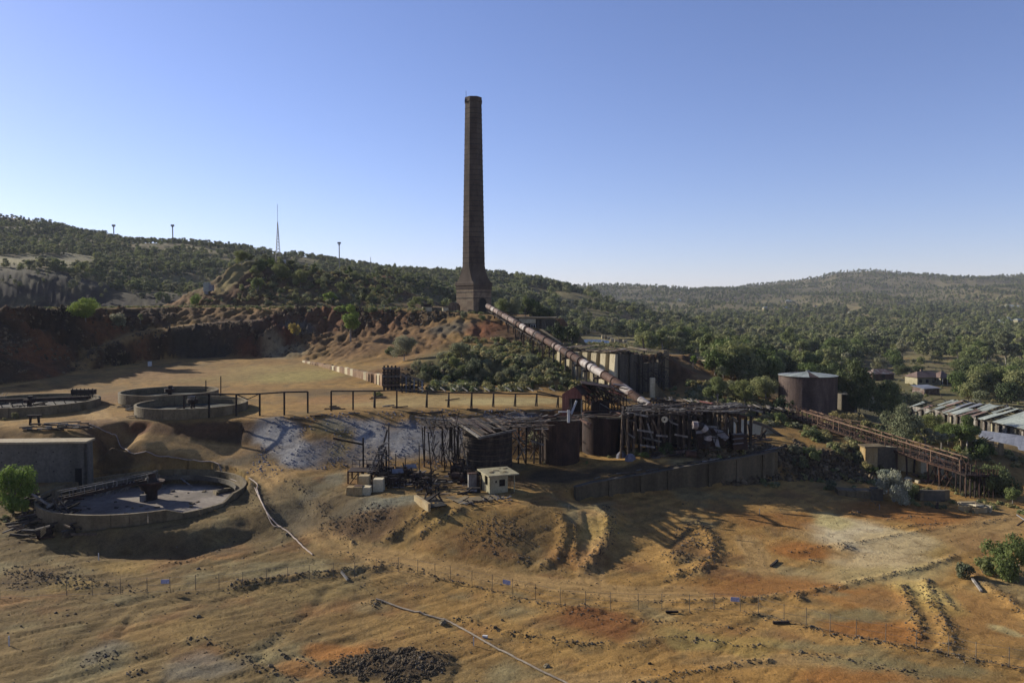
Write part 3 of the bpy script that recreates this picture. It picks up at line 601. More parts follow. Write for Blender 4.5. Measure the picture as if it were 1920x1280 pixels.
def build_ground():
    U = np.linspace(-.95, .95, 860)
    ys = [14.0]
    while ys[-1] < 430: ys.append(ys[-1] * 1.0046 + (.02 if ys[-1] > 55 else .6))
    while ys[-1] < 11500: ys.append(ys[-1] * 1.016)
    ys = np.array(ys)
    Y, UU = np.meshgrid(ys, U, indexing='ij'); X = UU * (Y + 18)
    x = X.ravel(); y = Y.ravel(); z = H(x, y)
    global TERR_S
    s = base(x, y, 'S'); c = gcol(x, y, z, s)
    nr, nc = X.shape
    co = np.stack([x, y, z], 1).astype(np.float32)
    i = (np.arange(nr - 1)[:, None] * nc + np.arange(nc - 1)[None]).ravel()
    q = np.stack([i, i + 1, i + nc + 1, i + nc], 1).astype(np.int32)
    me = bpy.data.meshes.new('ground')
    me.vertices.add(len(co)); me.vertices.foreach_set('co', co.ravel())
    me.loops.add(q.size); me.loops.foreach_set('vertex_index', q.ravel())
    me.polygons.add(len(q)); me.polygons.foreach_set('loop_start', np.arange(0, q.size, 4, dtype=np.int32))
    me.polygons.foreach_set('loop_total', np.full(len(q), 4, dtype=np.int32))
    me.update(calc_edges=True)
    me.polygons.foreach_set('use_smooth', np.ones(len(q), dtype=bool))
    a = me.color_attributes.new('Col', 'FLOAT_COLOR', 'POINT')
    a.data.foreach_set('color', np.concatenate([c, np.ones((len(c), 1))], 1).astype(np.float32).ravel())
    me.materials.append(M['ground'])
    o = bpy.data.objects.new('ground', me); COL.objects.link(o); o['kind'] = 'structure'
    print('ground faces', len(q))
build_ground()
# ------------------------------------------------------------------ mesh building
class MB:
    def __init__(s): s.v = []; s.f = []
    def add(s, vs, fs):
        n = len(s.v); s.v += [tuple(v) for v in vs]; s.f += [tuple(i + n for i in f) for f in fs]; return s
    def box(s, c, d, rz=0.0):
        hx, hy, hz = d[0] / 2, d[1] / 2, d[2] / 2; co, si = math.cos(rz), math.sin(rz)
        vs = [(c[0] + x * co - y * si, c[1] + x * si + y * co, c[2] + z) for x in (-hx, hx) for y in (-hy, hy) for z in (-hz, hz)]
        return s.add(vs, [(0, 1, 3, 2), (4, 6, 7, 5), (0, 4, 5, 1), (2, 3, 7, 6), (0, 2, 6, 4), (1, 5, 7, 3)])
    def tube(s, p, q, r1, r2=None, n=10, cap=True):
        p = Vector(p); q = Vector(q); r2 = r1 if r2 is None else r2; d = (q - p).normalized()
        a = d.cross(Vector((0, 0, 1)) if abs(d.z) < .95 else Vector((1, 0, 0))).normalized(); b = d.cross(a)
        vs = []
        for c, r in ((p, r1), (q, r2)):
            for k in range(n):
                t = 2 * math.pi * k / n; vs.append(c + a * (r * math.cos(t)) + b * (r * math.sin(t)))
        fs = [(k, (k + 1) % n, n + (k + 1) % n, n + k) for k in range(n)]
        if cap: fs += [tuple(range(n - 1, -1, -1)), tuple(range(n, 2 * n))]
        return s.add(vs, fs)
    def beam(s, p, q, w, h):
        p = Vector(p); q = Vector(q); d = (q - p).normalized()
        a = d.cross(Vector((0, 0, 1)) if abs(d.z) < .97 else Vector((1, 0, 0))).normalized(); b = a.cross(d)
        vs = [c + a * (w / 2 * i) + b * (h / 2 * j) for c in (p, q) for i, j in ((-1, -1), (1, -1), (1, 1), (-1, 1))]
        return s.add(vs, [(3, 2, 1, 0), (4, 5, 6, 7), (0, 1, 5, 4), (1, 2, 6, 5), (2, 3, 7, 6), (3, 0, 4, 7)])
    def path(s, pts, r, n=7):
        pts = [Vector(p) for p in pts]; rings = []
        for i, p in enumerate(pts):
            d = (pts[min(i + 1, len(pts) - 1)] - pts[max(i - 1, 0)]).normalized()
            a = d.cross(Vector((0, 0, 1))).normalized(); b = a.cross(d)
            rings.append([p + a * (r * math.cos(2 * math.pi * k / n)) + b * (r * math.sin(2 * math.pi * k / n)) for k in range(n)])
        vs = [v for g in rings for v in g]; fs = []
        for i in range(len(pts) - 1):
            fs += [(i * n + k, i * n + (k + 1) % n, (i + 1) * n + (k + 1) % n, (i + 1) * n + k) for k in range(n)]
        return s.add(vs, fs + [tuple(range(n)), tuple((len(pts) - 1) * n + k for k in range(n - 1, -1, -1))])
    def rings(s, rs, cap=True):      # list of rings with equal count
        n = len(rs[0]); vs = [v for g in rs for v in g]; fs = []
        for i in range(len(rs) - 1):
            fs += [(i * n + k, i * n + (k + 1) % n, (i + 1) * n + (k + 1) % n, (i + 1) * n + k) for k in range(n)]
        if cap: fs += [tuple(range(n - 1, -1, -1)), tuple((len(rs) - 1) * n + k for k in range(n))]
        return s.add(vs, fs)
    def cyl(s, c, r, z0, z1, n=32, r2=None):
        r2 = r if r2 is None else r2
        return s.rings([[(c[0] + q * math.cos(2 * math.pi * k / n), c[1] + q * math.sin(2 * math.pi * k / n), z) for k in range(n)] for q, z in ((r, z0), (r2, z1))])
    def arc(s, c, r0, r1, z0, z1, a0, a1, n=3, za=None, zb=None):   # curved wall block, top may slope from za to zb
        za = z1 if za is None else za; zb = z1 if zb is None else zb; vs = []
        for k in range(n + 1):
            t = a0 + (a1 - a0) * k / n; zt = za + (zb - za) * k / n
            for r, z in ((r0, z0), (r1, z0), (r1, zt), (r0, zt)): vs.append((c[0] + r * math.cos(t), c[1] + r * math.sin(t), z))
        fs = [(0, 1, 2, 3), (4 * n + 3, 4 * n + 2, 4 * n + 1, 4 * n)]
        for k in range(n):
            o = 4 * k; fs += [(o + j, o + (j + 1) % 4, o + 4 + (j + 1) % 4, o + 4 + j)[::-1] for j in range(4)]
        return s.add(vs, fs)
    def slab(s, quad, t):            # four corner points, thickness downwards
        q = [Vector(p) for p in quad]; lo = [p - Vector((0, 0, t)) for p in q]
        return s.add(q + lo, [(0, 1, 2, 3), (7, 6, 5, 4), (0, 4, 5, 1), (1, 5, 6, 2), (2, 6, 7, 3), (3, 7, 4, 0)])
    def prism(s, poly, off):         # polygon pushed along a vector
        q = [Vector(p) for p in poly]; off = Vector(off); n = len(q)
        return s.add(q + [p + off for p in q], [tuple(range(n)), tuple(range(2 * n - 1, n - 1, -1))] + [(k, n + k, n + (k + 1) % n, (k + 1) % n) for k in range(n)])
    def mesh(s, name, m, org=(0, 0, 0), smooth=False):
        me = bpy.data.meshes.new(name); o = Vector(org)
        me.from_pydata([tuple(Vector(v) - o) for v in s.v], [], s.f); me.materials.append(M[m])
        if smooth: me.polygons.foreach_set('use_smooth', [True] * len(me.polygons))
        me.update(); return me
_units = {}
def unit(kind, m):
    if (kind, m) in _units: return _units[kind, m]
    b = MB()
    if kind == 'box': b.box((0, 0, 0), (1, 1, 1))
    elif kind == 'log': b.rings([[(.5 * math.cos(k * 1.047) * q, .5 * math.sin(k * 1.047) * q, z) for k in range(6)] for z, q in ((-.5, 1.05), (0, .95), (.5, .88))])
    elif kind == 'warp': b.rings([[(x + dx, y, z) for x, y in ((-.5, -.5), (.5, -.5), (.5, .5), (-.5, .5))] for z, dx in ((-.5, 0), (-.15, .16), (.2, -.1), (.5, .12))])
    me = b.mesh('unit_' + kind, m); _units[kind, m] = me; return me
ZQ = Vector((0, 0, 1))
class Thing:
    def __init__(s, name, label, cat, org, group=None, empty=True):
        s.o = bpy.data.objects.new(name, None); COL.objects.link(s.o); s.org = Vector(org); s.o.location = s.org
        s.o.empty_display_size = .5
        s.o['label'] = label; s.o['category'] = cat
        if group: s.o['group'] = group
    def part(s, name, mb, m, parent=None, label=None, kind=None, smooth=False):
        o = bpy.data.objects.new(name, mb.mesh(name, m, s.org, smooth)); COL.objects.link(o); o.parent = parent or s.o
        if label: o['label'] = label
        if kind: o['kind'] = kind
        return o
    def bar(s, name, p, q, w, h, m, kind='box', parent=None, roll=0.0):
        p = Vector(p); q = Vector(q); d = q - p; L = d.length
        if L < .01: return
        o = bpy.data.objects.new(name, unit(kind, m)); COL.objects.link(o); o.parent = parent or s.o
        rot = d.to_track_quat('Z', 'Y' if abs(d.normalized().z) < .97 else 'X').to_matrix().to_4x4()
        o.matrix_basis = Matrix.Translation((p + q) / 2 - s.org) @ rot @ Matrix.Rotation(roll, 4, 'Z') @ Matrix.Diagonal((w, h, L, 1))
        return o
    def blk(s, name, c, d, m, rz=0.0, tilt=(0, 0), parent=None):
        o = bpy.data.objects.new(name, unit('box', m)); COL.objects.link(o); o.parent = parent or s.o
        o.matrix_basis = Matrix.Translation(Vector(c) - s.org) @ Matrix.Rotation(rz, 4, 'Z') @ Matrix.Rotation(tilt[0], 4, 'X') @ Matrix.Rotation(tilt[1], 4, 'Y') @ Matrix.Diagonal((*d, 1))
        return o
def single(name, label, cat, mb, m, org, group=None, smooth=False):
    o = bpy.data.objects.new(name, mb.mesh(name, m, org, smooth)); o.location = Vector(org); COL.objects.link(o)
    o['label'] = label; o['category'] = cat
    if group: o['group'] = group
    return o
def copy_tree(o, parent=None):
    c = o.copy(); COL.objects.link(c)
    if parent is not None: c.parent = parent
    for ch in list(o.children): copy_tree(ch, c)
    return c
def V(*a): return Vector(a)
def ur(a, b): return R.uniform(a, b)

# ------------------------------------------------------------------ scatter: real meshes set on many points, for what nobody could count
def tri_mesh(name, co, tris, mats, mi=None, smooth=False):
    me = bpy.data.meshes.new(name); co = np.asarray(co, np.float32); tris = np.asarray(tris, np.int32)
    me.vertices.add(len(co)); me.vertices.foreach_set('co', co.ravel())
    me.loops.add(tris.size); me.loops.foreach_set('vertex_index', tris.ravel())
    me.polygons.add(len(tris)); me.polygons.foreach_set('loop_start', np.arange(0, tris.size, 3, dtype=np.int32))
    me.polygons.foreach_set('loop_total', np.full(len(tris), 3, dtype=np.int32))
    me.update(calc_edges=True)
    for m in mats: me.materials.append(M[m])
    if mi is not None: me.polygons.foreach_set('material_index', np.asarray(mi, np.int32))
    return me
def scatter(name, label, protos, P, S, seed=0, flat=1.0):
    rs = np.random.RandomState(seed); n = len(P)
    me = bpy.data.meshes.new(name); me.vertices.add(n); me.vertices.foreach_set('co', np.asarray(P, np.float32).ravel()); me.update()
    a = me.attributes.new('scl', 'FLOAT', 'POINT'); a.data.foreach_set('value', np.asarray(S, np.float32))
    a = me.attributes.new('rot', 'FLOAT_VECTOR', 'POINT'); rv = np.zeros((n, 3), np.float32); rv[:, 2] = rs.rand(n) * 6.28
    if flat < 1: rv[:, 0] = rs.rand(n) * 6.28 * (1 - flat); rv[:, 1] = rs.rand(n) * 6.28 * (1 - flat)
    a.data.foreach_set('vector', rv.ravel())
    a = me.attributes.new('idx', 'INT', 'POINT'); a.data.foreach_set('value', rs.randint(0, len(protos), n).astype(np.int32))
    o = bpy.data.objects.new(name, me); COL.objects.link(o); o['kind'] = 'stuff'
    if label: o['label'] = label; o['category'] = name.replace('_', ' ')
    ng = bpy.data.node_groups.new(name, 'GeometryNodeTree'); N = ng.nodes; Lk = ng.links
    ng.interface.new_socket('Geometry', in_out='INPUT', socket_type='NodeSocketGeometry'); ng.interface.new_socket('Geometry', in_out='OUTPUT', socket_type='NodeSocketGeometry')
    gi = N.new('NodeGroupInput'); go = N.new('NodeGroupOutput'); jn = N.new('GeometryNodeJoinGeometry')
    mp = N.new('GeometryNodeMeshToPoints'); Lk.new(gi.outputs[0], mp.inputs['Mesh'])
    def attr(nm, ty):
        q = N.new('GeometryNodeInputNamedAttribute'); q.data_type = ty; q.inputs['Name'].default_value = nm; return q.outputs['Attribute']
    sc, ro, ix = attr('scl', 'FLOAT'), attr('rot', 'FLOAT_VECTOR'), attr('idx', 'INT')
    e2r = N.new('FunctionNodeEulerToRotation'); Lk.new(ro, e2r.inputs[0])
    for k, pm in enumerate(protos):
        src = bpy.data.objects.new(pm.name, pm)
        oi = N.new('GeometryNodeObjectInfo'); oi.inputs['Object'].default_value = src; oi.inputs['As Instance'].default_value = True
        ip = N.new('GeometryNodeInstanceOnPoints'); cp = N.new('FunctionNodeCompare'); cp.data_type = 'INT'; cp.operation = 'EQUAL'
        Lk.new(ix, cp.inputs[2]); cp.inputs[3].default_value = k
        Lk.new(mp.outputs[0], ip.inputs['Points']); Lk.new(cp.outputs[0], ip.inputs['Selection']); Lk.new(oi.outputs['Geometry'], ip.inputs['Instance'])
        Lk.new(e2r.outputs[0], ip.inputs['Rotation']); Lk.new(sc, ip.inputs['Scale']); Lk.new(ip.outputs[0], jn.inputs[0])
    Lk.new(jn.outputs[0], go.inputs[0])
    md = o.modifiers.new('scatter', 'NODES'); md.node_group = ng
    return o
# ------------------------------------------------------------------ the brick chimney
def chimney():
    cx, cy, z0 = PY(888.5, 600, 276)[0], 276.0, 28.6
    t = Thing('brick_chimney', 'very tall dark octagonal brick chimney with iron bands on square flared base', 'chimney', (cx, cy, z0))
    def zz(py): return PY(888, py, cy)[2]
    def ring(a, c, z):
        pts = [(a, -a + c), (a, a - c), (a - c, a), (-a + c, a), (-a, a - c), (-a, -a + c), (-a + c, -a), (a - c, -a)]
        w = rad(45 + 2); co, si = math.cos(w), math.sin(w)
        return [(cx + x * co - y * si, cy + x * si + y * co, z) for x, y in pts]
    zt = zz(194)
    def aw(z): return 4.06 + (2.98 - 4.06) * (z - zz(500)) / (zt - zz(500))
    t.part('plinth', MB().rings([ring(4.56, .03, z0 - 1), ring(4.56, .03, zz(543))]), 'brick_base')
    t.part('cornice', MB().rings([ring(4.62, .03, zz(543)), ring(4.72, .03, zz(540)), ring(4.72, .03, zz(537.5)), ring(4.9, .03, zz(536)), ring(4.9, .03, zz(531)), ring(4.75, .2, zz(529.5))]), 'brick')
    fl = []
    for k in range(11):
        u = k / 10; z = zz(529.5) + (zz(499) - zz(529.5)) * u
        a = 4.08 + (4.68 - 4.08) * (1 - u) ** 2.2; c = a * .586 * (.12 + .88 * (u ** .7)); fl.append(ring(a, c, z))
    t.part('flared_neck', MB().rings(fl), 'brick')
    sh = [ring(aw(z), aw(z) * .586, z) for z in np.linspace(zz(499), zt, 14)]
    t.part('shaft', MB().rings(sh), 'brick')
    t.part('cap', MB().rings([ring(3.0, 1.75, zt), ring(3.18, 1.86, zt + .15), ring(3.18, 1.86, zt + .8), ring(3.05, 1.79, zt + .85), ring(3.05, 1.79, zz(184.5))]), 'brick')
    k = 0; py = 494.0
    while py > 200:
        z = zz(py); a = aw(z) + .07
        t.part('iron_band', MB().rings([ring(a, a * .586, z - .11), ring(a, a * .586, z + .11)], cap=True), 'iron'); py -= 9.6
    for py in (548, 559):
        t.part('iron_band', MB().rings([ring(4.66, .05, zz(py) - .12), ring(4.66, .05, zz(py) + .12)]), 'iron')
    # arched flue opening on the right-hand face of the base
    w = rad(45 + 2); n = V(math.cos(w - math.pi / 2), math.sin(w - math.pi / 2), 0); n = V(math.sin(w), -math.cos(w), 0)
    d = V(math.cos(w), math.sin(w), 0); c = V(cx, cy, z0) + n * 4.57
    arch = [(-1.7, 0), (1.7, 0), (1.7, 3.8)] + [(1.7 * math.cos(a), 3.8 + 1.7 * math.sin(a)) for a in np.linspace(.3, math.pi - .3, 8)] + [(-1.7, 3.8)]
    op = t.part('flue_arch', MB().prism([c + d * (x * 1.2) + V(0, 0, y * 1.08) for x, y in arch], n * .12), 'brick')
    t.part('dark_opening', MB().prism([c + d * x + V(0, 0, y) + n * .1 for x, y in arch], n * .08), 'black', parent=op)
    t.bar('lightning_rod', (cx - 2.6, cy - 1, zz(186)), (cx - 2.6, cy - 1, zz(172)), .12, .12, 'iron')
    for a in (-.9, .3):
        t.bar('cap_bracket', (cx - 2.9, cy - .8 + a, zt - .2), (cx - 2.9, cy - .8 + a, zt + 1.2), .25, .25, 'iron')
    # buff brick stub flue and round concrete vats beside it
    x0 = PY(849.5, 580, 272); b = MB(); ph = [(-1.5, 0), (1.5, 0), (1.5, 2.4), (.9, 3.3), (0, 3.7), (-.9, 3.4), (-1.5, 2.6)]
    b.prism([V(x0[0] + x, 270, 28.9 + y) for x, y in ph], (1.0, 3.2, 0))
    s = Thing('brick_flue_stub', 'small arched buff brick flue stub against the left foot of the tall chimney', 'flue', (x0[0], 271, 28.9)); s.part('flue_body', b, 'brick_base')
    for k in range(3): s.bar('iron_band', (x0[0] - 1 + k, 269.9, 28.9), (x0[0] - 1 + k, 269.9, 31.5), .1, .1, 'iron')
    for px, r, h, lab in ((801, 1.75, 2.0, 'round pale concrete vat left of the chimney, with dark boards on top'), (835, 1.1, 1.8, 'smaller round concrete vat standing right beside the chimney stub flue')):
        p = PY(px, 582, 266); q = Thing('concrete_vat', lab, 'vat', (p[0], p[1], 28.8))
        q.part('vat_wall', MB().cyl((p[0], p[1]), r, 28.3, 28.8 + h, 20), 'conclit'); q.part('rim', MB().cyl((p[0], p[1]), r + .12, 28.8 + h, 29.0 + h, 20), 'concgrey')
        if px < 810: q.blk('dark_lid', (p[0], p[1] + .2, 29.5 + h), (2.6, 2, 1.0), 'rustdark')
    p = PY(818, 582, 268); single('concrete_block', 'low grey concrete block between the two round vats by the chimney', 'block', MB().box((p[0], p[1], 29.6), (3.2, 2, 2.0)), 'concgrey', (p[0], p[1], 28.6))
    for k in range(14):
        u = k / 13; q = PY(640 + 150 * u, 583, 266); 
        if k == 0: f = Thing('post_row', 'row of thin white posts along the terrace edge left of the chimney', 'post row', q)
        z = Hs(q[0], q[1]); f.bar('post', (q[0], q[1], z - .2), (q[0], q[1], z + 1.1), .12, .12, 'post')
chimney()

# ------------------------------------------------------------------ the long flue pipe down the hill
def flue():
    A = V(*PY(915, 574, 266)); B = V(*PY(1152, 714, 150)); C = V(*PY(1236, 776, 137)); r = .86
    t = Thing('flue_pipe', 'long rusty and white riveted flue pipe running down the hill from the chimney', 'pipe', A)
    d = (B - A); L = d.length; u = d.normalized(); n = 17
    cols = ['piperust', 'pipewhite', 'piperust', 'rust', 'piperust', 'piperust', 'rust', 'pipewhite', 'piperust', 'rust', 'rust', 'piperust', 'rust', 'rust', 'pipewhite', 'pipewhite', 'rust']
    cuts = [0, .06, .1, .15, .2, .27, .33, .39, .45, .53, .6, .66, .72, .79, .84, .9, .955, 1]
    for k in range(n):
        s = t.part('pipe_section', MB().tube(A + d * cuts[k], A + d * (cuts[k + 1] - .001), r, n=20), cols[k], smooth=False)
        t.part('flange', MB().tube(A + d * cuts[k] - u * .14, A + d * cuts[k] + u * .14, r + (.16 if k else .1), n=20), 'pipewhite' if k % 3 == 0 else 'rust')
    t.part('open_end', MB().tube(A - u * .2, A - u * .05, r - .15, n=20), 'black')
    e = C - B
    for k in range(5):
        t.part('pipe_section', MB().tube(B + e * (k / 5), B + e * ((k + 1) / 5 - .01), r - .05, n=18), ['rust', 'pipewhite', 'rust', 'pipewhite', 'rust'][k])
    side = u.cross(ZQ).normalized()
    for q in (.12, .2, .28, .36, .44, .52, .6, .68, .76, .83, .88, .94, 1.0):
        c = A + d * q; f = c + V(0, 0, -r)
        for sg in (-1, 1):
            g = f + side * (sg * .9); zg = Hs(g.x, g.y)
            if g.z - zg > .3: t.bar('support_post', (g.x, g.y, zg - .6), g + V(0, 0, .5), .42, .42, 'concgrey' if q > .6 else 'timberbrown')
        t.bar('saddle_beam', f - side * 1.8 + V(0, 0, -.1), f + side * 1.8 + V(0, 0, -.1), .4, .4, 'timber')
        if .3 < q < .9:
            t.part('clamp_band', MB().tube(c - u * .35, c + u * .35, r + .22, n=18), 'rustdark')
    for sg in (-1.1, 1.1):
        t.bar('walkway_rail', A + d * .05 + side * sg + V(0, 0, -r - .2), A + d * .62 + side * sg + V(0, 0, -r - .2), .3, .3, 'timber')
    for k in range(26):
        q = .06 + .022 * k; c = A + d * q + V(0, 0, -r - .1)
        t.bar('cross_tie', c - side * ur(1.7, 2.5), c + side * ur(1.6, 2.2), .25, .15, 'timber')
    # skirting truss on the near side
    for k in range(9):
        q = .3 + .03 * k; c = A + d * q - side * 2.2; z = Hs(c.x, c.y)
        t.bar('timber_strut', c + V(0, 0, -r - .4), (c.x - .8, c.y - 1, z - .2), .25, .25, 'timber')
flue()

def platform_house():
    # concrete loading house behind the top of the pipe
    x0, y0 = PY(966, 600, 246)[0], 246.0; zt = 27.4
    t = Thing('loading_house', 'flat roofed concrete loading house with dark open bay behind the flue pipe top', 'building', (x0 + 7, y0 + 3, 22))
    t.part('roof_slab', MB().slab([(x0, y0 - .5, zt), (x0 + 13.6, y0 - .8, zt - .1), (x0 + 14, y0 + 6, zt + .2), (x0, y0 + 6, zt + .3)], .5), 'conc')
    t.blk('fascia_wall', (x0 + 4.0, y0 - .3, zt - 1.2), (5.5, .5, 1.5), 'conclit')
    for i in range(6): t.blk('bin_panel', (x0 + 9.1 + i * .85, y0 - .1 - .1 * (i % 2), zt - 2.9), (.78, 1.0, 4.4), 'concgrey')
    for x in (1.2, 4.1, 7.6): t.blk('pillar', (x0 + x, y0, 22.6), (.6, .6, 9.2), 'concgrey')
    t.blk('back_wall', (x0 + 7, y0 + 5, 23.8), (13, .5, 6.4), 'concgrey')
    f = t.blk('window_frame', (x0 + 5.9, y0 - .05, zt - 3.0), (1.7, .1, 1.5), 'white')
    for sx in (-1, 1): t.blk('dark_pane', (x0 + 5.9 + sx * .37, y0 - .12, zt - 3.0), (.6, .06, 1.2), 'black')
    t.blk('floor_deck', (x0 + 5, y0 + 1, 20.6), (10, 4, .5), 'concgrey')
    w = Thing('timber_wreck', 'collapsed dark timbers lying above the loading house beside the upper pipe', 'timbers', (x0 - 2, 252, 28))
    for k in range(16):
        c = V(x0 - 3 + ur(-4, 7), 251 + ur(-3, 4), 0); c.z = 27.9 + ur(.1, 1.2); a = ur(-.5, .5)
        w.bar('beam', c, c + V(math.cos(a) * ur(2, 4), math.sin(a) * 2, ur(-.3, .3)), .3, .25, R.choice(['timber', 'timbergrey', 'timber']))
    a = V(*PY(1012, 617, 238)); b = V(*PY(1052, 646, 206))
    r = Thing('concrete_ramp_wall', 'narrow concrete parapet stepping down the slope right of the flue pipe', 'wall', a)
    n = 9
    for k in range(n):
        p = a + (b - a) * (k / n); q = a + (b - a) * ((k + 1) / n - .01)
        r.part('parapet_block', MB().prism([p, q, q - V(0, 0, 2.6), p - V(0, 0, 2.6)], (1.0, .4, 0)), 'conc')
    r.blk('end_pier', b + V(1.2, -.3, -1.2), (1.2, 1.2, 3.6), 'conc')
    for k in range(12):
        p = a + (b - a) * ur(.1, 1) + V(ur(-3, -1), ur(-2, 2), ur(-1.5, .3)); r.bar('fallen_timber', p, p + V(ur(-2, 2), ur(-2, 2), ur(-.6, .6)), .25, .2, 'timber')
platform_house()

def bunker():
    c0 = V(*PY(1160, 664, 175)); zt = c0.z; zb = 9.6; d = V(-.6, .8, 0); e = V(.8, .6, 0); n = V(-.8, -.6, 0); m = V(.6, -.8, 0)
    t = Thing('ore_bunker', 'tall ribbed concrete ore bunker with buttresses and sagging roof beside the flue pipe', 'bunker', (c0.x, c0.y, zb))
    def w(name, p, q, th, z0, z1, mt, nn): return t.part(name, MB().prism([V(p.x, p.y, z0), V(q.x, q.y, z0), V(q.x, q.y, z1), V(p.x, p.y, z1)], nn * -th), mt)
    for k in range(6):
        p = c0 + d * (3.2 * k + 1.0); w('bay_wall', p, p + d * 3.18, .6, zb, zt - .5, 'concgrey', n)
    for k in range(7):
        p = c0 + d * (3.2 * k); b = MB()
        b.prism([V(p.x, p.y, zb) + n * 1.9, V(p.x, p.y, zb) - n * .3, V(p.x, p.y, zt) - n * .3, V(p.x, p.y, zt) + n * 1.1], d * 1.8)
        t.part('buttress', b, 'conclit')  # sunlit buttresses and shaded bays put into pale and grey concrete
    for k in range(9):
        p = c0 + e * (1.7 * k + .2) ; h = zt - (0 if k < 4 or k > 7 else 2.2)
        w('end_panel', p, p + e * 1.65, .7 + .25 * (k % 2), zb, h - .3 * (k % 2), 'concgrey', m)
    for k in (0, 2, 4): 
        p = c0 + e * (1.7 * k) + m * .35; t.blk('pilaster', (p.x, p.y, (zb + zt) / 2), (.5, .9, zt - zb), 'concgrey', rz=math.atan2(e.y, e.x))
    p = c0 + e * 15.6; t.blk('corner_pillar', (p.x, p.y, (zb + zt) / 2 + .2), (1.9, 1.6, zt - zb + .6), 'conc', rz=math.atan2(e.y, e.x))
    # sagging roof boards and sheets
    for k in range(30):
        u = k / 30; a = c0 + d * (19.5 * (1 - u)) + n * ur(.5, 1.4) + V(0, 0, .5 + .7 * math.sin(u * 7) * .5 + ur(0, .3)); b = a - n * ur(4.5, 7) + V(0, 0, ur(-.3, .6))
        s = d * ur(.45, .75)
        t.part('roof_sheet', MB().slab([a, a + s, b + s, b], .08), R.choice(['timberbrown', 'tinrust', 'roofslab', 'timber', 'roofslab']))
    for k in range(16):
        a = c0 + e * (k * .85) + m * ur(-.2, .8) + V(0, 0, .4 + .5 * math.sin(k * .7)); b = a - m * ur(5, 8) + V(0, 0, ur(-.2, .7)); s = e * ur(.5, .8)
        if R.random() < .8: t.part('roof_sheet', MB().slab([a, b, b + s, a + s], .08), R.choice(['timberbrown', 'tinrust', 'timber', 'roofslab']))
    for k in range(5): t.bar('roof_beam', c0 + d * 19 - n * (k * 1.3) + V(0, 0, .2), c0 - d * 1 - n * (k * 1.3) + V(0, 0, .2), .3, .35, 'timber')
    f = Thing('steel_chute_frame', 'dark broken steel chute frame hanging on the right end of the ribbed bunker', 'frame', c0 + e * 8 + m * 2)
    q0 = c0 + m * 1.6
    for k in range(6):
        p = q0 + e * (4.5 + k * 1.9); f.bar('column', V(p.x, p.y, zb - .5), V(p.x, p.y, zt - ur(.2, 3)), .22, .22, 'iron')
    for k in range(26):
        p = q0 + e * ur(4, 13.5) + V(0, 0, -ur(.2, 7)) + m * ur(-.5, 1.6); a = ur(-.9, .9)
        f.bar('brace', p, p + e * (2.6 * math.cos(a)) + V(0, 0, 2.2 * math.sin(a)), .18, .18, R.choice(['iron', 'timber', 'rustdark']))
    for i in range(6):
        a = q0 + e * (11.5 + i * .55) + m * .5; f.bar('grating_bar', a + V(0, 0, -8.2) + m * 1.4, a + V(0, 0, -4.6), .1, .1, 'iron')
        b = q0 + e * 11.3 + m * (1.9 - i * .28) + V(0, 0, -8.0 + i * .66); f.bar('grating_bar', b, b + e * 3.2, .1, .1, 'iron')
    p = V(*PY(1223, 742, 172)); s = Thing('concrete_pier', 'concrete pier and sloping buttress at the foot of the bunker right end', 'pier', (p.x, p.y, 9.8))
    s.blk('pier', (p.x, p.y, p.z + 1.7), (1.1, 1.1, 5), 'conclit'); s.part('sloping_buttress', MB().prism([V(p.x + .5, p.y + .2, p.z - .6), V(p.x + 4.2, p.y + .2, p.z - 1.0), V(p.x + .6, p.y + .2, p.z + 3.2)], (0, 1.2, 0)), 'conc')
    p = V(*PY(1196, 750, 165)); single('rubble_slab', 'low brown concrete slab on the ground below the bunker pier', 'slab', MB().box((p.x, p.y, p.z - .1), (7, 3, .6), .2), 'conc', p)
bunker()

# ------------------------------------------------------------------ thickener tanks
def thickener(key, name_label, zb, m='conc', low=None, mech=True, n=30, wallth=.42):
    x, y, r, rim, fl = TK[key]
    t = Thing('thickener_tank', name_label, 'tank', (x, y, fl))
    for k in range(n):
        a0 = 2 * math.pi * k / n; a1 = 2 * math.pi * (k + 1) / n - .004; za = zb_ = rim
        if low:
            za = low(a0); zb_ = low(a1)
        t.part('wall_panel', MB().arc((x, y), r - wallth, r, zb, rim, a0, a1, 3, za, zb_), m)
    t.part('tank_floor', MB().cyl((x, y), r - .1, fl - .3, fl, 48), 'floor_' + key)
    t.part('launder', MB().arc((x, y), r - wallth - .55, r - wallth - .4, fl, rim - .35, .0, math.pi * 2 * .999, 60), m) if key != 'low' else None
    return t, x, y, r, rim, fl
M['floor_up_left'] = mat('silt_dark', (.03, .026, .02), (.055, .045, .032), .3, (.10, .075, .05), var=0)
M['floor_up_back'] = mat('silt_green', (.025, .027, .02), (.042, .044, .03), .3, (.07, .065, .045), var=0)
M['floor_up_front'] = M['floor_up_back']
M['floor_low'] = mat('silt_grey', (.14, .115, .09), (.21, .17, .135), .16, (.29, .25, .20), var=0, bump=.5)
